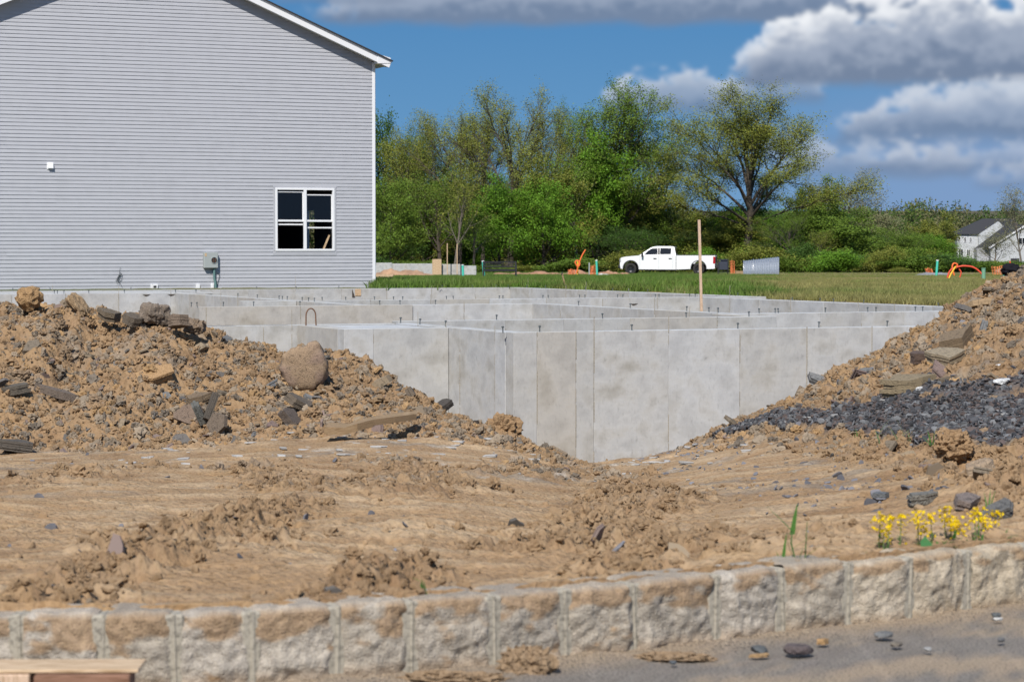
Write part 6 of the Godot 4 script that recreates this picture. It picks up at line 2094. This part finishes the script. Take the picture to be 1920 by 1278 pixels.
	net.call("safety_netting", "long orange netting before the distant white house", 1862, 1905, 499, 514, 118.0, -2.0)
	net.call("safety_netting", "small orange netting scrap left of the tall teal stub at right", 1738, 1750, 503, 512, 144.0, -3.0)
	var fp := thing("red_stake", "leaning red stake with a grey top at the far right", "stake", at(1899, 512, 110.0))
	var fb := MB.new()
	fb.bar(Vector3(0, -0.2, 0), at(1894, 489, 110.0) - fp.position, 0.07, 0.05)
	obj("post", fb, M.red, fp)
	# generator and crate behind the pickup's tail
	var gp := at(1356, 514, 157.0)
	var gen := thing("generator", "dark blue black machine on a frame behind the pickup's tail", "machine", gp)
	var g1 := MB.new()
	g1.box(Vector3(0, 0.55, 0), Vector3(0.62, 0.55, 0.6), Basis.IDENTITY, 0.04)
	g1.box(Vector3(0.05, 0.9, 0), Vector3(0.45, 0.16, 0.45), Basis.IDENTITY, 0.03)
	obj("engine", g1, mat(lin(0.03, 0.035, 0.055), 0.5), gen)
	var g2 := MB.new()
	for x: float in [-0.32, 0.32]:
		for z: float in [-0.3, 0.3]:
			g2.bar(Vector3(x, 0, z), Vector3(x, 1.0, z), 0.04, 0.04)
	g2.bar(Vector3(-0.32, 1.0, 0.3), Vector3(0.32, 1.0, 0.3), 0.04, 0.04)
	g2.bar(Vector3(-0.32, 0.15, 0.3), Vector3(0.32, 0.15, 0.3), 0.04, 0.04)
	obj("frame", g2, M.black, gen)
	var cr := thing("wooden_crate", "low open wooden crate on the ground left of the metal shells", "crate", at(1392, 514.5, 160.0))
	for i in 2:
		for s: float in [-1.0, 1.0]:
			var cb := MB.new()
			cb.box(Vector3(0, 0.06 + i * 0.13, s * 0.35), Vector3(0.95, 0.11, 0.03))
			obj("board", cb, M.lumber if s < 0 else M.old_wood, cr)
			var ce := MB.new()
			ce.box(Vector3(s * 0.47, 0.06 + i * 0.13, 0), Vector3(0.03, 0.11, 0.66))
			obj("board", ce, M.old_wood, cr)
	# corrugated half shells lying nested on their side
	var wp := at(1430, 515, 156.0)
	var kk := 156.0 / F
	var ww := thing("metal_shells", "nested galvanized corrugated window well shells lying beside the crate", "window well", wp, -0.12)
	for q in 2:
		var mb := MB.new()
		var L := (66.0 - q * 9.0) * kk
		var n := 15 - q * 2
		var steps := 20
		var prev := []
		for i in n * 4 + 1:
			var f := float(i) / (n * 4)
			var x := lerpf(-35.0 * kk + q * 9.0 * kk * 0.0, -35.0 * kk + L, f)
			var rad := (lerpf(26.0, 33.5, f) * kk - 0.05 * q) * 1.0 + 0.022 * sin(i * PI / 2.0)
			var ring := []
			for s in steps + 1:
				var an := PI * s / steps
				ring.append(Vector3(x, sin(an) * rad, -cos(an) * rad * 0.62 - 0.2 * q))
			if prev:
				for s in steps:
					mb.quad(prev[s], prev[s + 1], ring[s + 1], ring[s])
			prev = ring
		obj("corrugated_shell", mb, M.galv, ww)
	for q: float in [-35.0, -17.0]:
		var rb := MB.new()
		var pts := PackedVector3Array()
		var rr := PackedFloat32Array()
		for s in 21:
			var an := PI * s / 20.0
			var rad := (26.0 if q < -30.0 else 28.2) * kk + 0.025
			pts.append(Vector3(q * kk, sin(an) * rad, -cos(an) * rad * 0.62))
			rr.append(0.03)
		rb.tube(pts, rr, 6)
		obj("rolled_edge", rb, M.galv, ww)
	# lumber stack beside the house
	var ls := thing("lumber_stack", "pale new lumber stack in the grass at the house corner", "lumber", at(715, 525, 96.0))
	var kl := 96.0 / F
	for i in 3:
		var mb := MB.new()
		mb.box(Vector3((i - 1) * 0.01, 0.03 + i * 0.075, 0.0), Vector3(44.0 * kl, 0.07, 0.35), Basis.IDENTITY, 0.004)
		obj("plank", mb, M.lumber, ls)
	var tp := at(716, 529, 93.0)
	var tarp := MB.new()
	var tm := stone(120, 3, Vector3(0.3, 0.13, 0.25), 0, 0.6, true, Color(0.025, 0.045, 0.035), M.slate)
	var to := put("crumpled_tarp", tm)
	to.position = tp
	tag(to, "crumpled dark green tarp heap in the grass before the lumber stack", "tarp")
	var slabm := MB.new()
	var sp := at(940, 519.5, 121.5)
	slabm.box(Vector3(sp.x, sp.y - 0.02, sp.z), Vector3(98.0 * 121.5 / F, 0.1, 1.5), Basis.IDENTITY, 0.01)
	tag(obj("bench_pad", slabm, M.concrete1), "thin pale concrete pad under the black bench", "pad")
	# black plastic on the right mound
	var bp2 := put("black_plastic", stone(122, 3, Vector3(0.085, 0.05, 0.06), 0, 0.5, true, Color(0.012, 0.012, 0.018), M.slate))
	bp2.position = seen(1897, 512) + Vector3(0, 0.02, 0)
	bp2.rotation = Vector3(0, 0.2, -0.1)
	tag(bp2, "crumpled black plastic lying on top of the right mound", "plastic sheet")
	var bp3 := put("black_plastic", stone(123, 3, Vector3(0.05, 0.02, 0.05), 0, 0.5, true, Color(0.02, 0.02, 0.024), M.slate))
	bp3.position = seen(1872, 524) + Vector3(0, 0.015, 0)
	tag(bp3, "black plastic scrap left of the bigger piece on the right mound", "plastic sheet")

func make_far_house() -> void:
	var d := 440.0
	var kx := d / F
	var p := at(1850, 496, d)
	var root := thing("white_house", "distant white sided house with dark roofs among the trees at far right", "house", Vector3(p.x, p.y, -d))
	var X := func(px: float) -> float: return (px - 1850.0) * kx
	var Y := func(py: float) -> float: return (496.0 - py) * kx
	var white := tex(mat(lin(0.46, 0.48, 0.5), 0.7), ntex(40, 0.008, [[0.2, 0.93], [0.5, 1.0], [0.8, 0.95]], 512), 3.0)
	# main block, its long eave side towards us at left
	var mb := MB.new()
	mb.box(Vector3((X.call(1797) + X.call(1905)) * 0.5, Y.call(440) * 0.5, -5.0), Vector3(X.call(1905) - X.call(1797), Y.call(440), 8.0))
	obj("wall", mb, white, root)
	var rf := MB.new()
	rf.prism(PackedVector2Array([Vector2(-9.4, Y.call(439)), Vector2(-0.6, Y.call(439)), Vector2(-5.0, Y.call(409))]), X.call(1794), X.call(1918), Transform3D(Basis(Vector3(0, 0, 1), Vector3.UP, Vector3(-1, 0, 0)).inverse(), Vector3(0, 0, 0)))
	var rfb := MB.new()
	var ya: float = Y.call(439)
	var yb: float = Y.call(409)
	rfb.out([Vector3(X.call(1794), ya, -0.6), Vector3(X.call(1920), ya, -0.6), Vector3(X.call(1915), yb, -5.0), Vector3(X.call(1852), yb, -5.0)], Vector3(X.call(1850), 0, -5))
	rfb.out([Vector3(X.call(1794), ya, -9.4), Vector3(X.call(1920), ya, -9.4), Vector3(X.call(1915), yb, -5.0), Vector3(X.call(1852), yb, -5.0)], Vector3(X.call(1850), 0, -5))
	rfb.out([Vector3(X.call(1794), ya, -0.6), Vector3(X.call(1794), ya, -9.4), Vector3(X.call(1852), yb, -5.0)], Vector3(X.call(1850), 0, -5))
	rfb.out([Vector3(X.call(1920), ya, -0.6), Vector3(X.call(1920), ya, -9.4), Vector3(X.call(1915), yb, -5.0)], Vector3(X.call(1850), 0, -5))
	obj("roof", rfb, M.shingle, root)
	# tall gable that rises behind the front wing
	var gb := MB.new()
	gb.prism(PackedVector2Array([Vector2(X.call(1836), Y.call(490)), Vector2(X.call(1890), Y.call(490)), Vector2(X.call(1890), Y.call(430)), Vector2(X.call(1873), Y.call(415)), Vector2(X.call(1836), Y.call(440))]), -0.9, -0.3)
	obj("gable_wall", gb, white, root)
	# front wing with its gable towards us
	var fg := MB.new()
	fg.prism(PackedVector2Array([Vector2(X.call(1848), -1.0), Vector2(X.call(1975), -1.0), Vector2(X.call(1975), Y.call(462)), Vector2(X.call(1911), Y.call(424)), Vector2(X.call(1848), Y.call(462))]), -0.2, 5.0)
	obj("front_wing_wall", fg, white, root)
	for s: float in [-1.0, 1.0]:
		var rw := MB.new()
		var e := Vector3(X.call(1911) + s * (X.call(1848) - X.call(1911)) * -1.06, Y.call(464), 0)
		var r2 := Vector3(X.call(1911), Y.call(422.5), 0)
		var mid := (e + r2) * 0.5
		var dirv := (r2 - e).normalized()
		rw.box(mid + Vector3(0, 0.08, 2.3), Vector3(e.distance_to(r2), 0.18, 5.9), Basis(dirv, dirv.cross(Vector3(0, 0, -1)) * 1.0, Vector3(0, 0, 1)))
		obj("roof", rw, M.shingle, root)
		var tr := MB.new()
		tr.box(mid + Vector3(0, -0.08, 5.28), Vector3(e.distance_to(r2), 0.3, 0.08), Basis(dirv, dirv.cross(Vector3(0, 0, -1)), Vector3(0, 0, 1)))
		obj("rake_board", tr, M.white, root)
	var pitch := MB.new()
	pitch.out([Vector3(X.call(1824), Y.call(466), 1.5), Vector3(X.call(1848), Y.call(463), 5.2), Vector3(X.call(1911), Y.call(423), 5.2), Vector3(X.call(1884), Y.call(423), -0.2)], Vector3(X.call(1870), 0, 0))
	obj("lower_roof", pitch, M.shingle, root)
	var lowwall := MB.new()
	lowwall.box(Vector3(X.call(1838), Y.call(465) * 0.5, 1.6), Vector3(2.4, Y.call(465), 3.0))
	obj("wall", lowwall, M.siding, root)
	for w: Array in [[1801, 444, 4, 10, -0.95], [1812, 444, 4, 10, -0.95], [1822, 445, 4, 9, -0.95], [1804, 467, 8, 13, -0.95], [1818, 468, 6, 11, -0.95], [1906, 446, 13, 11, 5.06]]:
		var fm := MB.new()
		fm.box(Vector3(X.call(w[0]), Y.call(w[1] + w[3] * 0.5), w[4]), Vector3(w[2] * kx + 0.12, w[3] * kx + 0.12, 0.08))
		var fo := obj("window", fm, M.white, root)
		for s: float in [-1.0, 1.0]:
			var pm := MB.new()
			pm.box(Vector3(X.call(w[0]) + s * w[2] * kx * 0.25, Y.call(w[1] + w[3] * 0.5), w[4] + 0.03), Vector3(w[2] * kx * 0.5 - 0.06, w[3] * kx - 0.04, 0.06))
			obj("pane", pm, M.tint, fo)
	var gd := MB.new()
	gd.box(Vector3(X.call(1893), Y.call(497), 5.05), Vector3(1.6, 2.6, 0.1))
	obj("dark_opening", gd, M.black, root)

# ---------------------------------------------------------------- small plants, planks
func blade(b: MB, p: Vector3, dir: Vector3, length: float, w: float, bend: float) -> void:
	var side := dir.cross(Vector3.UP).normalized() if absf(dir.normalized().y) < 0.99 else Vector3.RIGHT
	side = (side + Vector3(0.3, 0, 0.2)).normalized() * w
	var n := 6
	var prev := p
	var d := dir.normalized()
	var out := Vector3(d.x, 0, d.z).normalized() if Vector2(d.x, d.z).length() > 0.01 else Vector3.RIGHT
	for i in n:
		d = (d + (out * 0.5 + Vector3.DOWN * 0.8) * bend).normalized()
		var q := prev + d * length / n
		var w0 := 1.0 - pow(float(i) / n, 2.0) * 0.9
		var w1 := 1.0 - pow(float(i + 1) / n, 2.0) * 0.98
		b.quad(prev - side * w0, prev + side * w0, q + side * w1, q - side * w1)
		prev = q

func make_plants() -> void:
	rng.seed = 131
	var G1 := Color(0.06, 0.15, 0.03)
	var G2 := Color(0.16, 0.17, 0.05)
	# tuft of grass at the kerb
	var gp := at(1487, 1067, 6.25)
	var gt := thing("grass_plant", "upright grass plant with straw coloured dead blades growing behind the kerb", "grass plant", gp)
	var st := MB.new()
	st.col = Color(0.10, 0.16, 0.06)
	var k := 6.25 / F
	st.tube(PackedVector3Array([Vector3(0.02, -0.03, 0), Vector3(-0.005, 50 * k, 0), Vector3(-0.002, 72 * k, 0)]), PackedFloat32Array([0.003, 0.0025, 0.002]), 6)
	st.tube(PackedVector3Array([Vector3(0.03, -0.03, 0), Vector3(0.034, 40 * k, 0), Vector3(0.038, 90 * k, 0)]), PackedFloat32Array([0.0022, 0.002, 0.001]), 6)
	obj("stem", st, M.grass, gt)
	var bl := [[Vector3(-0.002, 72 * k, 0), Vector3(-0.5, 0.55, 0), 0.075, 0.0032, 0.02, G1], [Vector3(-0.002, 66 * k, 0), Vector3(0.12, 1.0, 0), 0.065, 0.0042, 0.02, G1], [Vector3(0.0, 38 * k, 0), Vector3(0.5, 0.7, 0.1), 0.06, 0.002, 0.16, G2], [Vector3(0.0, 20 * k, 0), Vector3(-0.25, 1.0, 0.1), 0.08, 0.0026, 0.06, G1], [Vector3(0.0, 10 * k, 0), Vector3(0.3, 1.0, 0.2), 0.07, 0.0024, 0.1, Color(0.30, 0.27, 0.12)], [Vector3(-0.03, -0.01, 0.01), Vector3(0.05, 1, 0), 0.085, 0.0036, 0.03, G1], [Vector3(-0.04, -0.01, 0.01), Vector3(-0.5, 0.8, 0.1), 0.05, 0.0022, 0.12, G1], [Vector3(0.01, 0.0, 0.01), Vector3(0.2, 1, 0.1), 0.09, 0.0026, 0.06, Color(0.25, 0.24, 0.09)], [Vector3(0.034, 25 * k, 0), Vector3(0.7, 0.4, 0), 0.04, 0.0016, -0.03, G2], [Vector3(0.02, 0.0, 0.02), Vector3(0.6, 0.2, 0.3), 0.045, 0.004, 0.05, Color(0.42, 0.32, 0.18)]]
	for i in 10:
		bl.append([Vector3(rng.randf_range(-0.035, 0.03), -0.01, rng.randf_range(-0.01, 0.02)), Vector3(rng.randfn() * 0.5, 1.0, rng.randfn() * 0.3), rng.randf_range(0.03, 0.06), 0.0018, rng.randf_range(0.02, 0.16), [G1, G2, Color(0.33, 0.27, 0.14)][i % 3]])
	for q: Array in bl:
		var b := MB.new()
		b.col = q[5]
		blade(b, q[0], q[1], q[2] * 1.3, q[3] * 1.6, q[4])
		obj("blade", b, M.grass, gt)
	# sprout
	var sp := at(791, 1128, 5.62)
	var so := thing("sprout", "single small green sprout with folded leaf growing behind the kerb", "sprout", sp)
	var k2 := 5.62 / F
	var sb := MB.new()
	sb.col = Color(0.09, 0.17, 0.04)
	sb.tube(PackedVector3Array([Vector3(0.0, -0.02, 0), Vector3(0.0, 22 * k2, 0), Vector3(-0.003, 34 * k2, 0)]), PackedFloat32Array([0.0018, 0.0015, 0.0015]), 6)
	sb.tube(PackedVector3Array([Vector3(0.012, -0.02, 0), Vector3(0.012, 14 * k2, 0), Vector3(0.006, 28 * k2, 0)]), PackedFloat32Array([0.0016, 0.0015, 0.001]), 6)
	obj("stem", sb, M.grass, so)
	for q: Array in [[Vector3(0.003, 22 * k2, 0), Vector3(-0.22, 1, 0), 0.03, 0.0065, -0.02], [Vector3(0.009, 23 * k2, 0.002), Vector3(-0.25, 1, 0), 0.026, 0.004, 0.0], [Vector3(-0.006, 40 * k2, 0), Vector3(-1, 0.5, 0), 0.02, 0.0022, 0.0], [Vector3(-0.006, 1 * k2, 0.01), Vector3(0.9, 0.35, 0.1), 0.02, 0.005, 0.1]]:
		var b := MB.new()
		b.col = Color(0.05, 0.19, 0.025)
		blade(b, q[0], q[1], q[2], q[3], q[4])
		obj("leaf", b, M.grass, so)
	# yellow flowered weeds along the kerb, right
	var stalks := [[1652, 975, 1050], [1668, 982, 1048], [1690, 978, 1046], [1721, 972, 1040], [1746, 975, 1034], [1772, 963, 1030], [1790, 980, 1030], [1827, 972, 1024], [1835, 965, 1024], [1850, 998, 1020], [1868, 970, 1018], [1728, 996, 1036], [1658, 1005, 1050], [1782, 985, 1030], [1800, 992, 1028], [1845, 985, 1022]]
	var names := ["tallest", "left", "middle", "right"]
	for g in 5:
		var lo: float = [1640, 1678, 1735, 1785, 1842][g]
		var hi: float = [1678, 1735, 1785, 1842, 1900][g]
		var lab: String = ["yellow flowered weed at the left end of the flowering row by the kerb", "slim pair of yellow flower stalks second from the left by the kerb", "yellow flowered weed with a big round leaf in the middle of the row", "full yellow flowered weed right of the one with the round leaf", "yellow flowered weed at the right end of the row near the picture edge"][g]
		var cx := (lo + hi) * 0.5
		var dz := seg(KERB, cx) + 0.18
		var root := thing("flowering_weed", lab, "wildflower", at(cx, 1040.0 - (cx - 1690.0) * 0.12, dz))
		var kk := dz / F
		for s: Array in stalks:
			if s[0] < lo or s[0] >= hi: continue
			var base := at(s[0] + rng.randf_range(-6, 6), s[2], dz + rng.randf_range(-0.05, 0.1)) - root.position
			var top := at(s[0], s[1] - 8.0, dz + rng.randf_range(-0.03, 0.06)) - root.position
			var m := MB.new()
			m.col = Color(0.13, 0.2, 0.06)
			m.tube(PackedVector3Array([base + Vector3(0, -0.05, 0), base.lerp(top, 0.5) + Vector3(rng.randf_range(-0.006, 0.006), 0, 0), top]), PackedFloat32Array([0.0018, 0.0015, 0.001]), 5, false)
			for q in 7:
				m.col = Color(0.07, 0.16, 0.035) * rng.randf_range(0.7, 1.3)
				blade(m, base.lerp(top, rng.randf_range(0.0, 0.55)), Vector3(rng.randfn(), 0.7, rng.randfn()), rng.randf_range(0.012, 0.03), 0.003, 0.12)
			obj("stem", m, M.grass, root)
			var fl := MB.new()
			for q in 36:
				var p := top + Vector3(rng.randfn() * 0.011, -absf(rng.randfn()) * 0.022 + 0.008, rng.randfn() * 0.011)
				fl.col = Color(0.82, 0.60, 0.0) * rng.randf_range(0.75, 1.15)
				var B := any_turn(rng)
				for e in 2:
					var h := rng.randf_range(0.0045, 0.0075)
					var C := B * Basis(Vector3.UP, e * PI * 0.5)
					fl.quad(p + C * Vector3(-h, 0, 0), p + C * Vector3(0, h * 0.3, -h * 0.5), p + C * Vector3(h, 0, 0), p + C * Vector3(0, h * 0.3, h * 0.5))
			obj("flower_head", fl, M.grass, root)
		var lv := MB.new()
		for q in 40 + (20 if g in [2, 3] else 0):
			lv.col = Color(0.05, 0.135, 0.028) * rng.randf_range(0.7, 1.4)
			var p := at(rng.randf_range(lo, hi), 1040.0 - (cx - 1690.0) * 0.12 + rng.randf_range(-4, 6), dz + rng.randf_range(-0.06, 0.08)) - root.position
			blade(lv, p, Vector3(rng.randfn(), 0.9, rng.randfn()), rng.randf_range(0.022, 0.055), rng.randf_range(0.003, 0.008), rng.randf_range(0.05, 0.22))
		obj("leaves", lv, M.grass, root)
		if g == 2:
			var big := MB.new()
			big.col = Color(0.05, 0.17, 0.055)
			var o := at(1738, 1025, dz - 0.06) - root.position
			big.out([o + Vector3(-0.016, 0.0, 0), o + Vector3(-0.017, 0.014, -0.004), o + Vector3(-0.003, 0.030, -0.008), o + Vector3(0.008, 0.017, -0.005), o + Vector3(0.018, 0.004, 0)], o + Vector3(0, 0, -1))
			obj("round_leaf", big, M.grass, root)
	# grass on the gravel and single blades
	var tufts := [["grass_tuft", "spreading blue green grass tuft at the lower edge of the gravel", 1690, 832, 26, 0.16, 70.0], ["grass_tuft", "thin grass blades left of the spreading tuft", 1608, 828, 5, 0.09, 10.0], ["grass_tuft", "few bright grass blades right of the spreading tuft", 1752, 838, 6, 0.12, 12.0], ["grass_tuft", "single upright grass blade on the stony slope right of the flowers", 1857, 962, 3, 0.09, 3.0], ["grass_tuft", "short low grass blade lying at the kerb right of the grass plant", 1570, 1060, 4, 0.03, 8.0]]
	for t: Array in tufts:
		var c := seen(t[2], t[3])
		if t[3] > 1050: c = at(t[2], t[3], seg(KERB, t[2]) + 0.12)
		var o := thing(t[0], t[1], "grass tuft", c)
		for i in t[4]:
			var b := MB.new()
			b.col = Color(0.085, 0.13, 0.055).lerp(Color(0.22, 0.23, 0.13), rng.randf() * 0.8) if t[4] > 10 else Color(0.06, 0.15, 0.03)
			blade(b, Vector3(rng.randfn() * t[6] * 0.35 * -c.z / F, -0.01, rng.randfn() * 0.12 if t[4] > 10 else rng.randfn() * 0.02), Vector3(rng.randfn() * (0.9 if t[4] > 10 else 0.25), 1.0, rng.randfn() * 0.4), t[5] * rng.randf_range(0.6, 1.1), 0.0045 if t[4] > 10 else 0.0028, rng.randf_range(0.02, 0.15))
			obj("blade", b, M.grass, o)
	# half buried plank
	var pa := at(618, 799, 17.5)
	var plank := thing("buried_plank", "weathered tan plank half buried with its bent end over a dark hollow", "plank", pa)
	var pm := MB.new()
	var kp := 17.4 / F
	var line := [Vector3(-10, 0, 0.05), Vector3(28, -2, 0.03), Vector3(52, 5, 0.0), Vector3(80, 10, -0.15), Vector3(120, 12, -0.35), Vector3(158, 13, -0.6)]
	for i in line.size() - 1:
		var a := Vector3(line[i].x * kp, line[i].y * kp, line[i].z)
		var b := Vector3(line[i + 1].x * kp, line[i + 1].y * kp, line[i + 1].z)
		var t0 := Vector3(0, -0.055 if i < 3 else -0.045, 0)
		var back := Vector3(0.03, 0.018, -0.2)
		pm.quad(a + t0, b + t0, b, a)
		pm.quad(a, b, b + back, a + back)
		pm.quad(b + t0, a + t0, a + t0 + back, b + t0 + back)
		if i == 0: pm.quad(a + t0 + back, a + t0, a, a + back)
	obj("board", pm, M.old_wood, plank)
	var pe := at(893, 812, 19.6)
	var post := thing("charred_post", "short dark upright wood stump at the left lip before the wall", "post", pe)
	var qm := MB.new()
	qm.tube(PackedVector3Array([Vector3(0, -0.1, 0), Vector3(0, 0.07, 0), Vector3(-0.002, 0.108, 0)]), PackedFloat32Array([0.031, 0.03, 0.022]), 8)
	obj("stump", qm, mat(lin(0.05, 0.038, 0.03), 0.9), post)

func _ready() -> void:
	# camera
	var cam := Camera3D.new()
	cam.name = "camera"
	add_child(cam)
	cam.position = Vector3(0, EYE, 0)
	cam.rotation.x = -atan(174.0 / F)
	var att := CameraAttributesPhysical.new()
	att.exposure_aperture = 6.5
	att.frustum_focus_distance = 24.0
	att.frustum_focal_length = 55.0
	att.frustum_near = 0.5
	att.frustum_far = 6000.0
	att.auto_exposure_enabled = false
	cam.attributes = att
	cam.keep_aspect = Camera3D.KEEP_HEIGHT
	cam.fov = rad_to_deg(2.0 * atan(639.0 / F))
	cam.near = 0.5
	cam.far = 6000.0
	cam.current = true
	# sky and air
	var we := WorldEnvironment.new()
	we.name = "environment"
	var env := Environment.new()
	env.background_mode = Environment.BG_SKY
	env.sky = make_sky()
	env.tonemap_mode = Environment.TONE_MAPPER_LINEAR
	env.tonemap_exposure = 1.2
	env.sdfgi_enabled = true
	env.ssao_enabled = true
	env.ssil_enabled = true
	we.environment = env
	add_child(we)
	# the sun stands high over the photographer's left shoulder
	var sun := DirectionalLight3D.new()
	sun.name = "sun"
	sun.light_energy = 1.5
	sun.light_color = Color(1.0, 0.975, 0.935)
	sun.light_angular_distance = 0.5
	sun.shadow_enabled = true
	add_child(sun)
	sun.look_at_from_position(Vector3(-0.26, 1.12, 1.1), Vector3.ZERO)
	var t0 := Time.get_ticks_msec()
	make_materials()
	make_field()
	make_lot()
	make_road()
	make_kerb()
	print("ground ", Time.get_ticks_msec() - t0)
	make_foundation()
	make_house()
	make_far_house()
	print("buildings ", Time.get_ticks_msec() - t0)
	make_trees()
	print("trees ", Time.get_ticks_msec() - t0)
	make_grass()
	make_truck()
	make_field_things()
	make_stones()
	make_plants()
	scatter_rubble()
	print("all ", Time.get_ticks_msec() - t0)
